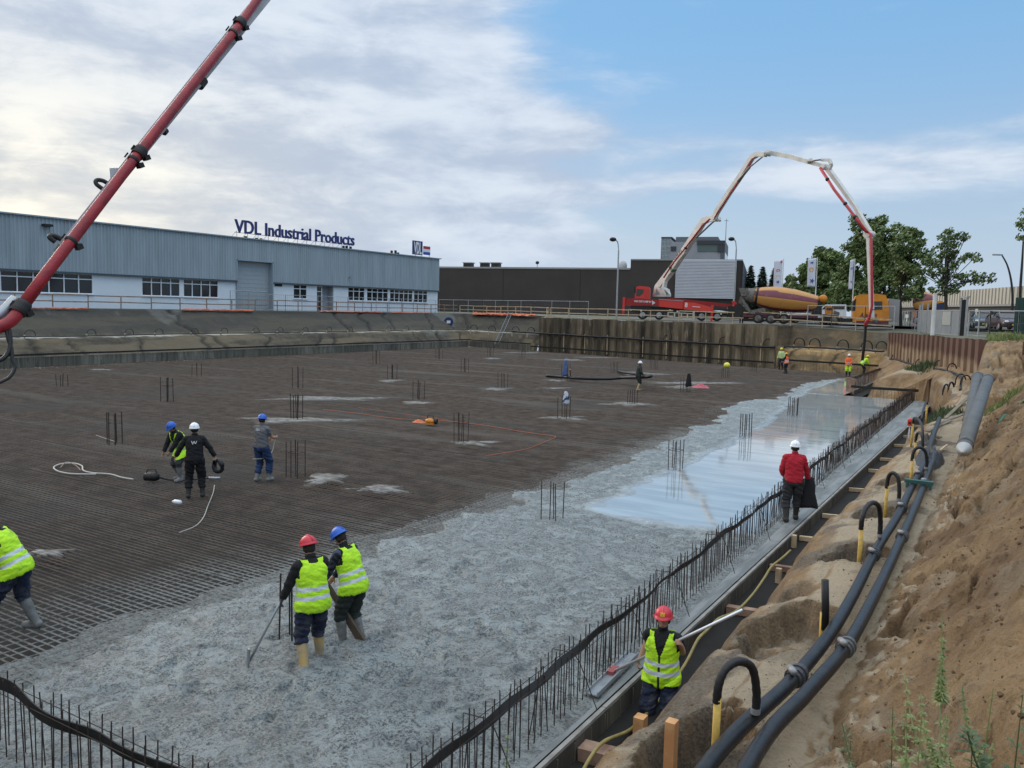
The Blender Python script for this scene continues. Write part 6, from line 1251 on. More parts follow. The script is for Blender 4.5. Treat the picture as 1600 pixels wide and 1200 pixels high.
HELM={'red':mat('helmet_red',(.55,.03,.05),.35),'blue':mat('helmet_blue',(.02,.11,.50),.35),'white':mat('helmet_white',(.82,.83,.84),.35),'yellow':mat('helmet_yellow',(.75,.70,.08),.4),'orange':mat('helmet_orange',(.80,.35,.05),.4)}
GLOVE=mat('glove_grey',(.08,.08,.085),.85); SLEEVE=mat('patterned_sleeve',(.05,.06,.10),.9,col2=(.012,.012,.016),vs=16,lo=.48,hi=.52)
def ik(a,t,l1,l2,pole):
    d=t-a; L=min(d.length,(l1+l2)*.998); d.normalize(); x=(l1*l1-l2*l2+L*L)/(2*L); h=math.sqrt(max(l1*l1-x*x,1e-6)); p=pole-d*pole.dot(d); p.normalize(); return a+d*x+p*h, a+d*L
def person(loc,rz,label,lean=0.,crouch=0.,side=0.,handL=(-.3,.1,.8),handR=(.3,.1,.8),footL=(-.12,0),footR=(.12,0),head=(0,0),twist=0.,vest=None,shirt=BLKC,sleeve=None,long_=True,pants=NAVC,boots=BOOTG,helmet='white',hem=.52,scale=1.,vox=.011,boot_h=.36,jacket=None,group=None,elbL=None,elbR=None,grip=1.1,gloves=None,hat_band=None,vest_open=False,face=False,vest2=None,waist=0.):
    M=Matrix.Translation(Vector(loc))@Matrix.Rotation(rz,4,'Z')@Matrix.Scale(scale,4); V=Vector; root=thing('person',label,'person',M=M,group=group)
    ca,sa=math.cos(lean),math.sin(lean); hip=V((side*-.3,-.35*sa*.5,.93-crouch)); sp=V((side,sa,ca)).normalized(); R_=Matrix.Rotation(twist,3,'Z')@V((1,0,0)); R_=(R_-sp*R_.dot(sp)).normalized(); Fw=sp.cross(R_)*-1 
    Fw=R_.cross(sp)*-1 if R_.cross(sp).y<0 else R_.cross(sp)
    neck=hip+sp*.54; shL=neck-R_*.175-sp*.055; shR=neck+R_*.175-sp*.055
    hd=(sp*.7+V((0,0,1))*.5).normalized(); hy=head[0]; hp=head[1]; hdir=Matrix.Rotation(hy,3,'Z')@Fw; hdir=V((hdir.x,hdir.y,0)).normalized(); hup=(V((0,0,1))*math.cos(hp)+hdir*math.sin(hp)).normalized(); hf=(hdir*math.cos(hp)-V((0,0,1))*math.sin(hp)).normalized(); hs=hf.cross(hup).normalized()
    hc=neck+hd*.055+hup*.105
    wrL,wrR=V(handL),V(handR)
    eL,wL=ik(shL,wrL,.285,.255,V(elbL) if elbL else (-R_*.6-Fw*.6-V((0,0,.6)))); eR,wR=ik(shR,wrR,.285,.255,V(elbR) if elbR else (R_*.6-Fw*.6-V((0,0,.6))))
    zf=lambda f:f[2] if len(f)>2 else 0.
    aL=V((footL[0],footL[1],.09+zf(footL))); aR=V((footR[0],footR[1],.09+zf(footR))); hL=hip-R_*.095-V((0,0,.03)); hR=hip+R_*.095-V((0,0,.03)); kL,aL=ik(hL,aL,.43,.42,V((-.12,1,.1))); kR,aR=ik(hR,aR,.43,.42,V((.12,1,.1)))
    mb=MB()
    def cap(a,b,ra,rb,n=12):
        d=(b-a); L=d.length; d.normalize(); pts=[];rs=[]
        for t in (-.98,-.7,-.35): pts.append(a+d*t*ra); rs.append(ra*math.sqrt(1-t*t))
        for t in (0,.25,.5,.75,1): pts.append(a.lerp(b,t)); rs.append(ra+(rb-ra)*t)
        for t in (.35,.7,.98): pts.append(b+d*t*rb); rs.append(rb*math.sqrt(1-t*t))
        mb.tube(pts,rs,n)
    def loft(rings,n=18):
        vs=[];fs=[]
        for c,a,b in rings:
            for k in range(n): an=2*math.pi*k/n; vs.append(c+R_*math.cos(an)*a+Fw*math.sin(an)*b)
        for i in range(len(rings)-1):
            for k in range(n): fs.append((i*n+k,i*n+(k+1)%n,(i+1)*n+(k+1)%n,(i+1)*n+k))
        fs+=[tuple(range(n-1,-1,-1)),tuple((len(rings)-1)*n+k for k in range(n))]; mb.add(vs,fs)
    loft([(hip-sp*.14,.06,.05),(hip-sp*.09,.160,.125),(hip,.185,.140),(hip+sp*.12,.172,.132),(hip+sp*.24,.170,.130),(hip+sp*.36,.188,.135),(hip+sp*.45,.188,.118),(hip+sp*.51,.13,.090),(hip+sp*.55,.06,.06)])
    cap(shL,eL,.060,.046); cap(shR,eR,.060,.046); cap(eL,wL,.046,.030); cap(eR,wR,.046,.030); cap(shL-R_*.0,neck-sp*.02,.055,.05); cap(shR,neck-sp*.02,.055,.05)
    cap(neck-sp*.03,hc-hup*.05,.056,.05); cap(hL,kL,.100,.064); cap(hR,kR,.100,.064)
    for kk,aa in ((kL,aL),(kR,aR)):
        m_=kk.lerp(aa,.35); cap(kk,m_,.056,.058); cap(m_,aa,.058,.038)
        fx=V(((aa.x)*.6,1,0)).normalized(); cap(aa+V((0,-.03,-.045)),aa+fx*.15+V((0,0,-.055)),.044,.034); cap(aa,aa+fx*.06+V((0,0,-.04)),.04,.036)
    Mh=Matrix((hs,hf,hup)).transposed(); mb.ell(hc+hup*.02,(.074,.092,.105),16,12,Mh); mb.ell(hc+hf*.02-hup*.065,(.05,.062,.05),12,8,Mh)
    cap(hc+hf*.088+hup*.01,hc+hf*.105-hup*.03,.010,.014,8)
    for s in (-1,1): mb.ell(hc+hs*s*.076-hup*.01,(.010,.018,.030),8,6,Mh)
    for w_,e_,s in ((wL,eL,-1),(wR,eR,1)):   # hands: palm, four unequal bent fingers, thumb from the side of the palm
        d=(w_-e_).normalized(); pn=(-R_*s*.8+V((0,0,-.3))); pn=(pn-d*pn.dot(d)).normalized(); sd=d.cross(pn).normalized()
        if vox<=.012:
            M3=Matrix((sd,pn,d)).transposed(); mb.ell(w_+d*.05,(.040,.016,.052),10,8,M3)
            for i,(o_,l_) in enumerate(((-.030,.066),(-.010,.076),(.010,.071),(.029,.056))):
                p=w_+d*.088+sd*o_; dd=d.copy(); 
                for j in range(3):
                    c_=grip*(.75+.12*i)*(.8 if j==0 else 1)*.75; dd=(dd*math.cos(c_)+pn*math.sin(c_)).normalized(); q=p+dd*l_*(.45,.32,.25)[j]; cap(p,q,.0095,.0085,6); p=q
            p=w_+d*.03-sd*.034; dd=(d*.7-sd*.7+pn*.3).normalized(); q=p+dd*.04; cap(p,q,.012,.011,6); cap(q,q+(dd*.4+d*.5+pn*.6).normalized()*.032,.011,.009,6)
        else: M3=Matrix((sd,pn,d)).transposed(); mb.ell(w_+d*.07,(.042,.026,.085),10,8,M3)
    me=bpy.data.meshes.new('t'); me.from_pydata([tuple(v) for v in mb.v],[],mb.f); o=bpy.data.objects.new('t',me); COL.objects.link(o)
    r_=o.modifiers.new('r','REMESH'); r_.mode='VOXEL'; r_.voxel_size=vox; r_.use_smooth_shade=True; s_=o.modifiers.new('s','SMOOTH'); s_.iterations=2; s_.factor=.5
    dg=bpy.context.evaluated_depsgraph_get(); bm_=bpy.data.meshes.new_from_object(o.evaluated_get(dg)); bpy.data.objects.remove(o); bm_.name='body'
    bm_.materials.clear(); bm_.materials.append(SKIN); body=link('body',bm_,root)
    n=len(bm_.vertices); co=np.empty(n*3); bm_.vertices.foreach_get('co',co); co=co.reshape(-1,3); no=np.empty(n*3); bm_.vertices.foreach_get('normal',no); no=no.reshape(-1,3)
    bones=[(hip-sp*.05,hip+sp*.50,.15),(neck+sp*.03,hc+hup*.08,.075),(shL,eL,.05),(eL,wL,.034),(wL,wL+(wL-eL).normalized()*.14,.034),(shR,eR,.05),(eR,wR,.034),(wR,wR+(wR-eR).normalized()*.14,.034),(hL,kL,.078),(kL,aL,.05),(aL,aL+V((0,.15,-.04)),.045),(hR,kR,.078),(kR,aR,.05),(aR,aR+V((0,.15,-.04)),.045)]
    ds=[];ts=[]
    for a,b,r in bones:
        a=np.array(a);b=np.array(b);ab=b-a; t=np.clip(((co-a)@ab)/(ab@ab),0,1); ds.append(np.linalg.norm(co-a-t[:,None]*ab,axis=1)-r); ts.append(t)
    ds=np.array(ds); ts=np.array(ts); bi=ds.argmin(0); t=ts[bi,np.arange(n)]
    hgt=(co-np.array(hip))@np.array(sp)      # height along the spine
    fr=(co-np.array(hip))@np.array(Fw); rt=(co-np.array(hip))@np.array(R_)
    quads=[tuple(p.vertices) for p in bm_.polygons]
    ff=np.array([q for q in quads if len(q)==4])
    def shell(name,mask,off,m,wr=.006,fmat=None,mats=None,th=.006,parent=None):
        keep=mask[ff].all(1); q=ff[keep]
        if len(q)==0: return None
        used=np.unique(q); mp=-np.ones(n,int); mp[used]=np.arange(len(used)); w=wr*(fbm(co[:,0]*11+co[:,2]*9,co[:,2]*18+co[:,1]*12,4,77,.6)*3.2)
        offv=off(co) if callable(off) else off; v=co+no*(offv+w)[:,None] if not np.isscalar(offv) else co+no*(offv+w)[:,None]
        m2=bpy.data.meshes.new(name); m2.from_pydata(v[used].tolist(),[],mp[q].tolist())
        for mm in (mats or [m]): m2.materials.append(mm)
        if fmat is not None: m2.polygons.foreach_set('material_index',fmat(q).astype(int))
        m2.polygons.foreach_set('use_smooth',[True]*len(q)); ob=link(name,m2,root); md=ob.modifiers.new('thickness','SOLIDIFY'); md.thickness=th; md.offset=-1; return ob
    tor=(bi==0); leg=np.isin(bi,(8,9,11,12)); ft=np.isin(bi,(10,13)); ua=np.isin(bi,(2,5)); fa=np.isin(bi,(3,6)); hand=np.isin(bi,(4,7))
    zank=np.where(bi<11,aL.z,aR.z); bt=(np.isin(bi,(9,12))&(t>1-boot_h/.42))|ft
    wt=-.02+waist; sh=((tor&(hgt>wt))|ua&((t<.62)|long_)|(fa&(t<.93))&long_)|((bi==1)&(t<.30))
    shell('trousers',(tor&(hgt<=wt+.03))|(leg&~(np.isin(bi,(9,12))&(t>1-boot_h/.42+.04))),lambda c:.020+.016*leg,pants,.020)
    if sleeve: shell('shirt',sh&~(ua|fa)|(ua&(t<.1)),.012,shirt,.008); shell('sleeves',(ua|fa)&sh,.016,sleeve,.010)
    else: shell('shirt',sh,(lambda c:.010+.012*(ua|fa|tor)*(1 if long_ else .6)),shirt,.010)
    for nm,s in (('boot',(9,10)),('boot',(12,13))): shell(nm,bt&np.isin(bi,s),.014 if boot_h<.2 else .020,boots,.003,th=.008)
    if vest or vest2:
        vm=((tor|leg)&(hgt>-.10))&(hgt<.54)&~((np.abs(rt)>.170)&(hgt>.34))
        nk=(fr>0)&(np.abs(rt)<(hgt-.26)*.30); vm&=~nk; vm&=~((hgt>.505)&(np.abs(rt)<.055))
        vm&=~((np.abs(rt)>.168)&(hgt>.27)&(hgt<.47)&(ua|(np.abs(rt)>.19)))
        def fm(q):
            h=hgt[q].mean(1); f=fr[q].mean(1); r0=rt[q].mean(1); b=((h>.03)&(h<.085))|((h>.15)&(h<.205)); return np.where(b,1,0)+np.where((np.abs(r0)<.010)&(f>0),2,0)*(~b)
        shell('vest',vm,lambda c:.033+.024*np.clip((.25-hgt)/.3,0,1),None,.010,fm,[vest or vest2,REFL,mat('vest_zip',(.03,.03,.03),.6)])
    if gloves:
        for hs_ in ((3,4),(6,7)): shell('glove',(hand|(fa&(t>.9)))&np.isin(bi,hs_),.004,gloves,.001,th=.003)
    hm=(bi==1)&(((co-np.array(hc))@np.array(hf)<.035)&((co-np.array(hc))@np.array(hup)>-.06)&((co-np.array(hc))@np.array(hup)<.06)); shell('hair',hm,.006,HAIR,.002)
    if helmet:
        hb=MB(); c=hc+hup*.055+hf*.004; vs=[];fs=[];nu=24;nv=8
        for j in range(nv+1):
            ph=math.pi/2*j/nv
            for i in range(nu):
                a=2*math.pi*i/nu; vs.append(c+hs*math.cos(a)*.112*math.sin(ph+.0001)+hf*math.sin(a)*.132*math.sin(ph+.0001)+hup*(.118*math.cos(ph)))
        for i in range(nu):
            a=2*math.pi*i/nu; br=1.10+(.30 if math.sin(a)>.2 else .0)*max(0,math.sin(a))+.02; vs.append(c+hs*math.cos(a)*.112*1.12+hf*math.sin(a)*.132*br-hup*.012)
        for j in range(nv+1):
            for i in range(nu): fs.append((j*nu+i,(j+1)*nu+i,(j+1)*nu+(i+1)%nu,j*nu+(i+1)%nu))
        hb.add(vs,fs); he=hb.build('helmet',HELM[helmet],root,local=True,smooth=True); md=he.modifiers.new('thickness','SOLIDIFY'); md.thickness=.006
        hb=MB(); pts=[c+hf*.132*math.cos(a)*1.0+hup*(.118*math.sin(a)+.002) for a in np.linspace(.25,math.pi-.25,12)]; hb.tube(pts,.009,6); hb.build('helmet_ridge',HELM[helmet],he,local=True,smooth=True)
        if hat_band: hb=MB(); hb.box(c+hf*.126+hup*.045,(.055,.012,.045),Mh); hb.build('sticker',mat('sticker_yellow',(.75,.50,.05),.5),he,local=True)
    if face:
        for s in (-1,1):
            hb=MB(); hb.ell(hc+hf*.083+hs*s*.031+hup*.018,(.013,.007,.006),8,6,Mh); hb.build('eye',mat('eye_dark',(.03,.025,.02),.3),root,local=True,smooth=True)
            hb=MB(); hb.beam(hc+hf*.088+hs*s*.016+hup*.032,hc+hf*.079+hs*s*.046+hup*.032,.006,.006); hb.build('eyebrow',HAIR,root,local=True)
        hb=MB(); hb.ell(hc+hf*.081-hup*.062,(.022,.007,.006),10,6,Mh); hb.build('mouth',mat('lips',(.28,.11,.09),.6),root,local=True,smooth=True)
    return dict(root=root,M=M,wL=M@wL,wR=M@wR,hc=M@hc,neck=M@neck,gL=M@(wL+(wL-eL).normalized()*.085),gR=M@(wR+(wR-eR).normalized()*.085),sp=sp,Fw=Fw,hip=hip)
def facing(px,py,az,z=0.): # yaw so that +y points at picture azimuth az (0 = away from viewer, + to the right)
    q=P(px,py,z); b=math.atan2(-q.x,q.y); return b-az
def at_(px,py,z=0.): q=P(px,py,z); return (q.x,q.y,z)
dg_=math.radians
# 1 red helmet, seen from behind, raking
p1=person(at_(488,1043,-.10),facing(488,1043,dg_(-22)),'worker in yellow vest, red helmet and sand coloured boots raking the fresh concrete',lean=.16,handL=(-.33,.30,.86),handR=(.26,.42,.98),footL=(-.15,-.10),footR=(.17,.16),vest=HIVIS,pants=NAVC,boots=BOOTY,helmet='red',boot_h=.30,gloves=GLOVE,head=(.15,.35),shirt=BLKC,scale=1.02,vox=.0105)
p2=person(at_(548,1008,-.12),facing(548,1008,dg_(-50)),'worker in yellow vest and blue helmet leaning over a wooden board in the concrete',lean=.34,handL=(-.14,.40,.92),handR=(.06,.44,.86),footL=(-.10,.06),footR=(.12,-.10),vest=HIVIS,sleeve=SLEEVE,pants=OLIVE,boots=BOOTG,helmet='blue',boot_h=.32,head=(.05,.65),shirt=BLKC,scale=1.0,vox=.0105)
p3=person(at_(20,986,-.03),facing(20,986,dg_(-62)),'worker in yellow vest and muddy boots cut off by the left border',lean=.50,handL=(-.25,.62,.72),handR=(.20,.40,.62),footL=(-.14,.34),footR=(.14,-.24),vest=HIVIS,pants=NAVC,boots=BOOTG,helmet='red',boot_h=.36,head=(0,.5),scale=1.06,vox=.0105)
q4=Vector((-3.64,9.78,-.72)); yaw4=math.atan2(-q4.x,q4.y)+math.pi-dg_(12)
p4=person(tuple(q4),yaw4,'young worker in red helmet and yellow vest standing in the trench with a long pole',lean=.05,handL=(.0,.0,.0),handR=(-.38,.42,1.08) if 0 else (-.0,0,0),footL=(-.12,.0),footR=(.13,.05),vest=HIVIS,long_=False,pants=NAVC,boots=BOOTD,helmet='red',hat_band=True,face=True,head=(.0,.25),scale=1.02,vox=.0105) if 0 else None
# the pole he holds: float blade on the ledge, handle passing both hands
fa_=P(957,1050,.06); fb_=D(1160,953,10.0); 
def onpole(px,py): # closest point of the pole to a picture ray
    d=(fb_-fa_); best=min((Vector(proj2(fa_+d*t))-Vector((px,py))).length*1000+t for t in np.linspace(0,1,101)); return fa_+d*(best%1 if 0 else min(np.linspace(0,1,101),key=lambda t:(Vector(proj2(fa_+d*t))-Vector((px,py))).length))
def proj2(p):
    v=np.array(p)-np.array([0,0,CH]); k=v@_f; return (800+FPX*(v@_R)/k,600-FPX*(v@_U)/k)
M4=Matrix.Translation(q4)@Matrix.Rotation(yaw4,4,'Z')@Matrix.Scale(1.02,4); inv=M4.inverted(); gr=inv@onpole(993,1033); gl=inv@onpole(1060,1002)
def wristfor(g,sh): d=(g-sh).normalized(); return g-d*.075
# facing the viewer his right hand is on the picture's left
shR4=Vector((.175,.03,1.40)); shL4=Vector((-.175,.03,1.40))
p4=person(tuple(q4),yaw4,'young worker in red helmet and yellow vest standing in the trench with a long pole',lean=.04,handL=tuple(gl+Vector((-.03,-.05,-.07))),handR=tuple(gr+Vector((-.05,-.05,.03))),elbL=(-.35,-.5,-1),elbR=(.35,-.5,-1),footL=(-.12,.0),footR=(.13,.05),vest=HIVIS,long_=False,pants=NAVC,boots=BOOTD,helmet='red',hat_band=True,face=True,head=(.10,-.05),scale=1.02,vox=.0095,grip=1.3)
bf=thing('bull_float','long metal float blade with an aluminium pole lying on the slab ledge','float',tuple(fa_)); mb=MB(); mb.tube([fa_,fb_],.019,10); mb.build('pole',ALU,bf,smooth=True)
b0_=P(925,1086,.05); b1_=P(990,1022,.05); mb=MB(); dd=(b1_-b0_).normalized(); nn=dd.cross(Vector((0,0,1))); mb.beam(b0_,b1_,.16,.018); mb.beam(b0_+nn*.075+Vector((0,0,.02)),b1_+nn*.075+Vector((0,0,.02)),.015,.06); mb.beam(b0_-nn*.075+Vector((0,0,.02)),b1_-nn*.075+Vector((0,0,.02)),.015,.06); mb.build('blade',GALV,bf); mb=MB(); mb.beam(fa_-dd*.1,fa_+dd*.12,.09,.09); mb.build('pole_bracket',mat('bracket_red',(.30,.08,.08),.6),bf)
# 5 red sweater
p5=person((-4.30,19.75,.03),facing(1243,818,dg_(-8)),'man in red sweater and white helmet walking away along the slab ledge',lean=.08,handL=(-.20,.26,.98),handR=(.34,.20,.92),footL=(-.13,-.10),footR=(.11,.20),shirt=REDC,pants=DGREY,boots=BOOTD,boot_h=.22,helmet='white',scale=1.06,vox=.011,waist=-.04)
# jacket over his right arm
def cloth(c,wx,wy,h,lab,m,seed,name='jacket',cat='jacket',rz=0.,holes=True):
    vs=[];fs=[];n=26;k=12
    for j in range(k+1):
        q=j/k
        for i in range(n):
            a=2*math.pi*i/n; w=(.35+.75*q-.25*q*q)*(1+.5*float(fbm(math.cos(a)*2+seed,math.sin(a)*2+q*1.5,3,seed))); x=math.cos(a)*wx*w+float(fbm(q*2,seed,2,seed+3))*.25*wx; y=math.sin(a)*wy*w; z=-h*q*(1+.28*float(fbm(math.cos(a)*1.5,math.sin(a)*1.5+seed,3,seed+5))); vs.append((c[0]+x*math.cos(rz)-y*math.sin(rz),c[1]+x*math.sin(rz)+y*math.cos(rz),c[2]+z+.04*(1-q)))
    for j in range(k):
        for i in range(n): fs.append((j*n+i,(j+1)*n+i,(j+1)*n+(i+1)%n,j*n+(i+1)%n))
    fs+=[tuple(range(n)),tuple(k*n+i for i in range(n-1,-1,-1))]; mb=MB(); mb.add(vs,fs); return tag(mb.build(name,m,smooth=True),lab,cat)
g=p5['gR']; cloth((g.x+.02,g.y-.02,g.z+.08),  .25,.17,.66,'black jacket hanging over the arm of the man in red',BLKC,601,rz=.5)
# 6,7,8 middle group
p6=person(at_(283,750),facing(283,750,dg_(-128)),'worker in blue helmet and open yellow vest bending behind the man in black',lean=.55,crouch=.06,handL=(.05,.40,.66),handR=(.30,.40,.60),footL=(-.12,.12),footR=(.14,-.08),vest=HIVIS,pants=DGREY,boots=BOOTG,boot_h=.34,helmet='blue',head=(0,.55),scale=1.0)
p7=person(at_(305,777),facing(305,777,dg_(4)),'man in black with a white helmet seen from behind, arms held out',lean=.05,handL=(-.50,.22,.86),handR=(.50,.10,.88),footL=(-.15,-.02),footR=(.16,.05),shirt=BLKC,pants=BLKC,boots=BOOTD,boot_h=.15,helmet='white',scale=1.04,elbL=(-.8,-.3,.1),elbR=(.8,-.3,.1))
p8=person(at_(409,752),facing(409,752,dg_(38)),'man in grey shirt, blue jeans and blue helmet holding a pale cable',lean=.02,handL=(-.10,.38,1.08),handR=(.15,.40,1.14),footL=(-.12,-.06),footR=(.13,.12),shirt=GREYC,long_=False,pants=JEAN,boots=BOOTG,boot_h=.14,helmet='blue',scale=1.03,head=(.2,.2),elbR=(.5,-.8,-.6))
def backmark(p,txt,s,dz=.36):
    M=p['M']; sp=p['sp']; Fw=p['Fw']; c=p['hip']+sp*dz-Fw*.150; rx=Fw.cross(sp)*1.; m=MB(); B=basis(rx*s,sp*s,-Fw,c); text_mesh(txt,1.,.004,M@B,m,bold=.02,al='CENTER'); m.build('back_mark',mat('print_white',(.7,.7,.7),.6),p['root'])
backmark(p7,'W',.12); backmark(p8,'XC',.08,.44)
# 9 far worker with hose
p9=person(at_(997,610),facing(997,610,dg_(60)),'man in dark jacket and white helmet carrying a thick hose, far back on the mat',lean=.18,handL=(-.22,.35,.85),handR=(.28,.15,.95),footL=(-.14,.16),footR=(.14,-.12),shirt=OLIVE,pants=OLIVE,boots=BOOTY,boot_h=.36,helmet='white',scale=1.02,vox=.018)
p10=person(at_(1220,577),facing(1220,577,dg_(-160)),'far worker in pale yellow coat and yellow helmet standing behind his mate',lean=.08,shirt=mat('pale_hivis',(.55,.68,.30),.7),pants=NAVC,boots=BOOTD,helmet='yellow',scale=1.08,vox=.02,vest=None)
p11=person(at_(1228,583),facing(1228,583,dg_(-60)),'far worker in orange vest standing in front of the pale yellow coat',lean=.12,handL=(-.15,.35,1.0),handR=(.15,.35,1.0),vest2=HIVO,shirt=BLKC,pants=NAVC,boots=BOOTD,helmet='orange',scale=.96,vox=.02)
p12=person(at_(1325,588),facing(1325,588,dg_(-170)),'far worker in orange and yellow suit with white helmet by the wet slab edge',lean=.05,handL=(-.12,.3,1.05),handR=(.12,.3,1.05),vest2=HIVO,shirt=HIVO,pants=HIVIS,boots=BOOTD,helmet='white',scale=1.02,vox=.02)
p13=person(at_(1349,585),facing(1349,585,dg_(75)),'far worker in yellow jacket bending under the pump hose',lean=.75,handL=(-.1,.55,.5),handR=(.15,.5,.5),vest=HIVIS,shirt=HIVIS,pants=NAVC,boots=BOOTD,helmet='yellow',scale=1.0,vox=.02)
o14=D(1158,508,86.5); p14=person((o14.x,o14.y,3.93),math.atan2(-o14.x,o14.y)+math.pi,'man in orange jacket and helmet standing behind the railing beside the pump truck',shirt=HIVO,pants=DGREY,boots=BOOTD,helmet='orange',scale=1.05,vox=.02)
# rake
a=p1['gL']; e=P(388,1040,.02); rk=thing('rake','long handled concrete rake held by the worker in the red helmet','rake',tuple(e)); mb=MB(); mb.tube([a+(a-e).normalized()*.55,e+Vector((0,0,.03))],.017,8); mb.build('handle',GALV,rk,smooth=True); dd=(a-e); dd.z=0; dd.normalize(); nn=Vector((-dd.y,dd.x,0)); mb=MB(); mb.beam(e-nn*.02+Vector((0,0,.24)),e+nn*.02-Vector((0,0,.05)),.05,.025,tuple(dd)); mb.build('blade',GALV,rk)
a=(p2['gL']+p2['gR'])/2; e=P(566,1003,-.03); bd_=thing('wooden_board','rough wooden board stuck in the concrete, held by the worker in the blue helmet','board',tuple(e)); mb=MB(); mb.beam(e,a+(a-e).normalized()*.15,.14,.045,tuple(p2['M'].to_3x3()@Vector((1,0,0))),.05,.045); mb.build('board',mat('muddy_board',(.13,.095,.065),.85,var=.4,vs=7),bd_)
# vibrator motor, hose coils, small litter on the mat
def coil(px,py,r,lab,m,tr=.02,turns=3,vert=False,c=None,name='hose_coil'):
    c=c or P(px,py,.0); pts=[]
    for i in range(turns*14):
        a=i/14*2*math.pi; rr=r*(1+.06*math.sin(i*1.7)); pts.append(c+(Vector((math.cos(a)*rr,.03*math.sin(i),math.sin(a)*rr)) if vert else Vector((math.cos(a)*rr,math.sin(a)*rr,.02+.012*i/4))))
    mb=MB(); mb.tube(pts,tr,7); return tag(mb.build(name,m,smooth=True),lab,'hose coil')
g=p7['gR']; coil(0,0,.15,'dark coiled vibrator hose in the right hand of the man in black',BLK,.045,3,True,g+Vector((.04,0,-.16)))
vm=thing('vibrator_motor','dark vibrating poker motor lying on the mat beside the two workers','machine',tuple(P(237,748,0))); c=P(237,745,.12); rr=Vector(_r); mb=MB(); mb.lathe([(-.2,.06),(-.18,.11),(.1,.12),(.2,.07)],c,rr,14); mb.build('motor',DSTEEL,vm,smooth=True); mb=MB(); mb.tube([c+Vector((0,0,.1))-rr*.15,c+Vector((0,0,.2))-rr*.1,c+Vector((0,0,.2))+rr*.1,c+Vector((0,0,.1))+rr*.15],.015,6); mb.build('handle',DSTEEL,vm); mb=MB(); mb.tube(catmull([c+rr*.2,P(262,749,.03),P(285,750,.02),P(312,748,.03),P(328,747,.03)],5),.028,7); mb.build('flexible_shaft',mat('muddy_black',(.05,.046,.04),.8),vm,smooth=True); mb=MB(); mb.tube([P(326,747,.04),P(344,747,.04)],.036,8); mb.build('poker',GALV,vm,smooth=True)
PH=mat('pale_hose',(.42,.40,.36),.6)
def floorline(pts,r,lab,m,name='cable',cat='cable',z=.0,k=6): mb=MB(); mb.tube(catmull([P(x,y,z) for x,y in pts],k),r,6); return tag(mb.build(name,m,smooth=True),lab,cat)
floorline([(150,741),(132,741),(108,740),(90,736),(84,730),(95,725),(115,724),(128,728),(130,735),(145,739),(172,741),(190,746),(208,749)],.022,'pale hose lying in a loop on the mat at the left',PH,'hose','hose',.01); floorline([(94,731),(104,722),(118,727),(126,735)],.014,'thin reddish hose end inside the pale loop',mat('faded_red_hose',(.28,.17,.13),.7),'hose','hose',.02)
floorline([(335,758),(333,770),(325,790),(318,808),(305,822),(280,832)],.010,'thin pale cable trailing from the coil to the bottom left of the men',PH)
floorline([(505,640),(560,646),(620,654),(700,658),(760,665),(820,675),(862,681),(868,683),(862,686),(845,693),(820,702),(760,712)],.010,'orange cable laid in a long bent line across the mat',mat('orange_cable',(.50,.13,.05),.6))
floorline([(560,637),(640,648),(700,656)],.006,'second thin orange cable behind the orange machine',mat('orange_cable',(.50,.13,.05),.6))
floorline([(180,690),(150,680)],.01,'short wire end beside the left starter bars',PH)
c=P(672,664,.0); om=thing('small_machine','small orange motor on the mat left of the tall starter bars','machine',tuple(c)); mb=MB(); mb.ell(c+Vector((0,0,.16)),(.24,.17,.12),12,8); mb.box(c+Vector((0,0,.07)),(.5,.3,.06)); mb.build('housing',ORNG,om,smooth=False); mb=MB(); mb.tube([c+Vector((-.15,0,.2)),c+Vector((-.12,0,.4)),c+Vector((.15,0,.38)),c+Vector((.2,0,.2))],.018,6); mb.build('handle',DSTEEL,om); mb=MB(); mb.disc(c+Vector((.26,.05,.16)),(1,.3,0),.12,.1,12); mb.build('wheel',BLK,om); heap(P(655,659,.0),.32,.2,.12,'small heap of orange cable next to the orange motor',mat('orange_cable',(.50,.13,.05),.6),511,'cable_heap','cable heap')
c=P(277,789,.0); mb=MB(); rr=Vector(_r); d=rr*.8-Vector((0,.3,0)); d.normalize(); mb.lathe([(-.15,.02),(-.12,.028),(-.08,.055),(.07,.058),(.11,.045),(.12,.015)],c+Vector((0,0,.07)),d,12); tag(mb.build('bottle',mat('white_plastic',(.7,.72,.76),.35),smooth=True),'crumpled white plastic bottle lying on the mat','bottle')
heap(P(1095,605,.0),.55,.4,.28,'crumpled pink red sheet on the far part of the mat',mat('pink_sheet',(.45,.10,.13),.6),512,'plastic_sheet','plastic sheet')
c,h=CP[881][1],CP[881][2]; cloth((c.x+.12,c.y-.1,h+.10),.22,.15,.50,'white and dark garment hung over the starter bars',mat('pale_garment',(.50,.53,.60),.8,col2=(.03,.05,.10),vs=5,lo=.45,hi=.5),621,'garment','garment')
c,h=CP[884][1],CP[884][2]; cloth((c.x,c.y-.12,h+.12),.26,.16,1.05,'blue overalls hung on the far starter bars near the thick hose',mat('blue_overalls',(.05,.09,.22),.85,col2=(.10,.15,.30),vs=7),622,'garment','garment'); 
c,h=CP[1071][1],CP[1071][2]; cloth((c.x+.2,c.y-.1,h+.12),.24,.16,.75,'black jacket hung over the starter bars right of the man with the hose',BLKC,623)
c,h=CP[1133][1],CP[1133][2]; mb=MB(); mb.ell((c.x+.1,c.y,h+.12),(.24,.26,.22),14,10); tag(mb.build('helmet',HELM['yellow'],smooth=True),'yellow safety helmet hung on the starter bars far back','helmet')
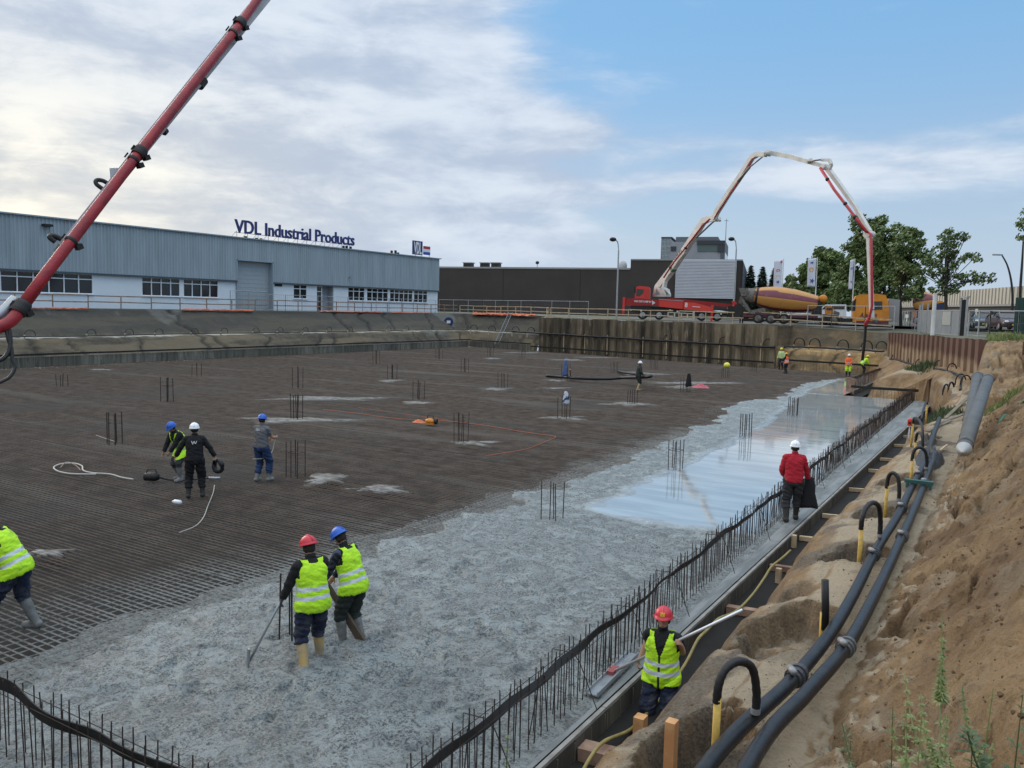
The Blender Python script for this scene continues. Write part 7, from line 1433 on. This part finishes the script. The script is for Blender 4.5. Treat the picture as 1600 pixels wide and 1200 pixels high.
a=p9['gR']; mb=MB(); mb.tube(catmull([P(854,587,.1),P(880,589,.15),P(905,591,.25),P(950,592,.3),P(975,590,.45),a+Vector((0,0,-.05)),a+Vector((.3,.3,.05)),P(982,583,.35),P(966,580,.1)],6),.10,8); tag(mb.build('concrete_hose',BLK,smooth=True),'thick black concrete hose dragged across the mat by the far worker','hose')
mb=MB(); mb.beam(P(892,592,.0),P(891,577,.9),.08,.06); tag(mb.build('stake',WOOD),'short leaning wooden batten beside the blue overalls','stake')
a=p8['gR']; mb=MB(); M=p8['M']; mb.tube(catmull([a+Vector((0,0,.06)),a,M@Vector((.08,.42,.95)),M@Vector((.1,.30,.75)),M@Vector((.05,.05,.62)),M@Vector((-.2,-.12,.60))],6),.012,6); tag(mb.build('cable',PH,smooth=True),'pale cable held by the man in the grey shirt','cable')
# ---------------------------------------------------------------- weeds
WEED=m_leaf('weed_green',(.14,.18,.05),(.31,.34,.14)); WEEDD=m_leaf('weed_dark',(.045,.075,.025),(.10,.14,.05))
def weed(base,H,lean,n,lab,seed,m=WEED,branches=5,ls=.05,name='weed'):
    random.seed(seed); root=thing(name,lab,'weed',tuple(base)); st=MB(); lf=MB(); b=Vector(base); tip=b+Vector((lean[0],lean[1],H)); mid=b.lerp(tip,.5)+Vector((random.uniform(-.03,.03),random.uniform(-.03,.03),0)); main=catmull([b,mid,tip],10); st.tube(main,[.007*(1-.8*i/(len(main)-1)) for i in range(len(main))],5); lines=[(main,.35,1.)]
    for k in range(branches):
        t=random.uniform(.12,.8); p=main[int(t*(len(main)-1))]; a=random.uniform(0,6.28); L=H*random.uniform(.22,.42)*(1.1-t*.6); q=p+Vector((math.cos(a)*L*.55,math.sin(a)*L*.55,L*.8)); c=catmull([p,p.lerp(q,.5)+Vector((math.cos(a)*L*.1,math.sin(a)*L*.1,-.02)),q],5); st.tube(c,.003,4); lines.append((c,.2,.7))
    for c,w,sc in lines:
        for i in range(int(n*sc)):
            t=random.random(); p=c[int(t*(len(c)-1))]; a=random.uniform(0,6.28); L=ls*random.uniform(.4,1.2)*(1.5-t); d=Vector((math.cos(a),math.sin(a),random.uniform(-.1,.9))).normalized(); s=d.cross(Vector((0,0,1))).normalized()*L*.11; dr=Vector((0,0,-L*.25)); lf.add([p,p+d*L*.5+s,p+d*L+dr,p+d*L*.5-s],[(0,1,2,3)])
    st.build('stem',m,root); lf.build('foliage',m,root)
def wp(px,py,dist): q=D(px,py,dist); return Vector((q.x,q.y,tzf(q.x,q.y)-.03))
def weed_at(px,ptop,dist,lab,seed,**k):
    q=D(px,ptop,dist); z=tzf(q.x,q.y)-.03; weed((q.x+k.pop('dx',0),q.y,z),max(q.z-z,.15),(-k.get('lx',0),0),k.pop('n',90),lab,seed,**{a:b for a,b in k.items() if a!='lx'})
weed_at(1472,958,3.5,'tall feathery green weed in the right foreground',71,n=1300,branches=16,ls=.026,dx=.10,lx=.10)
weed_at(1552,1075,3.3,'feathery weed right of the tall foreground weed',72,n=700,branches=10,ls=.024)
weed_at(1598,1085,2.9,'weed at the right border in the foreground',73,n=170,branches=7,ls=.08,m=WEEDD)
weed_at(1395,1105,3.6,'low leafy weed left of the tall foreground weed',74,n=120,branches=6,ls=.06,m=WEEDD)
weed_at(1440,1120,3.3,'small weed at the foot of the tall foreground weed',75,n=350,branches=9,ls=.04)
weed_at(1330,1150,4.2,'small weed near the bottom border right of the pipes',76,n=60,branches=4,ls=.05,m=WEEDD)
weed_at(793,1135,3.6,'thin weed top sticking up at the bottom border before the starter bars',77,n=500,branches=9,ls=.03)
weed_at(1520,1140,2.9,'broad leaved grass blades in the right bottom corner',78,n=70,branches=5,ls=.14,m=WEEDD)
def tuft(px,py,z,w,h,lab,seed,m=WEEDD,dist=None,n=None):
    c=P(px,py,z) if dist is None else D(px,py,dist); mb=MB(); random.seed(seed)
    for i in range(int((n or 420)*1.8)):
        a=random.uniform(0,6.28); r=w*math.sqrt(random.random()); x=c.x+math.cos(a)*r; y=c.y+math.sin(a)*r*1.6; zz=tzf(x,y) if y<72 else c.z; p=Vector((x,y,zz-.02)); d=Vector((random.uniform(-.5,.5),random.uniform(-.5,.5),1)).normalized(); L=h*random.uniform(.4,1.1)*(1.15-r/w*.6); s=Vector((random.uniform(-1,1),random.uniform(-1,1),0)).normalized()*L*.045; k=random.random(); mb.add([p-s,p+d*L*.6-s*.8+Vector((0,0,0)),p+d*L,p+d*L*.6+s*.8,p+s],[(0,1,2,3,4)])
    tag(mb.build('weed_clump',m),lab,'weeds','weed clumps on the sand')
tuft(1473,636,1.4,.8,.45,'green weed clump on the bench before the sand mound',81)
tuft(1442,578,1.5,1.1,.6,'left green clump on top of the sand mound',82); tuft(1466,581,1.5,1.4,.6,'right green clump on top of the sand mound',83,n=600)
tuft(1572,596,2.75,.6,.4,'green weed clump on the bank right of the grey pipes',84,m=WEED); tuft(1565,551,3.1,1.3,.6,'tall green weeds below the fence at the end of the rusty sheet piles',85,m=WEED,n=1100); tuft(1550,551,3.1,.8,.5,'green weeds right beside the last rusty sheet pile',86,m=WEED,n=600)
tuft(1490,760,1.5,.3,.1,'sparse green sprouts on the slope below the grey pipes',87,n=60)
# grass strip and clods as ground cover
random.seed(91); mb=MB()
for i in range(2200):
    y=random.choice((random.uniform(3,12),random.uniform(3,34))); x=random.uniform(-3.0,.5); s=random.choice((.006,.008,.010,.014,.022))*random.uniform(.5,1.3)*(1 if y<12 else 1.5)*( .5 if x<-1.3 else 1); z=tzf(x,y)+s*.2; v=[Vector((random.uniform(-1,1),random.uniform(-1,1),random.uniform(-1,1))).normalized()*s*random.uniform(.6,1.2) for _ in range(0)]
    mb.ell((x,y,z),(s*random.uniform(.7,1.4),s*random.uniform(.7,1.4),s*random.uniform(.6,1)),5,3,Matrix.Rotation(random.uniform(0,3),3,(random.random(),random.random(),1)))
tag(mb.build('soil_clods',mat('dark_soil',(.17,.11,.062),.95,var=.5,vs=9)),'small clods and pebbles scattered over the sand bank','clods',kind='stuff')
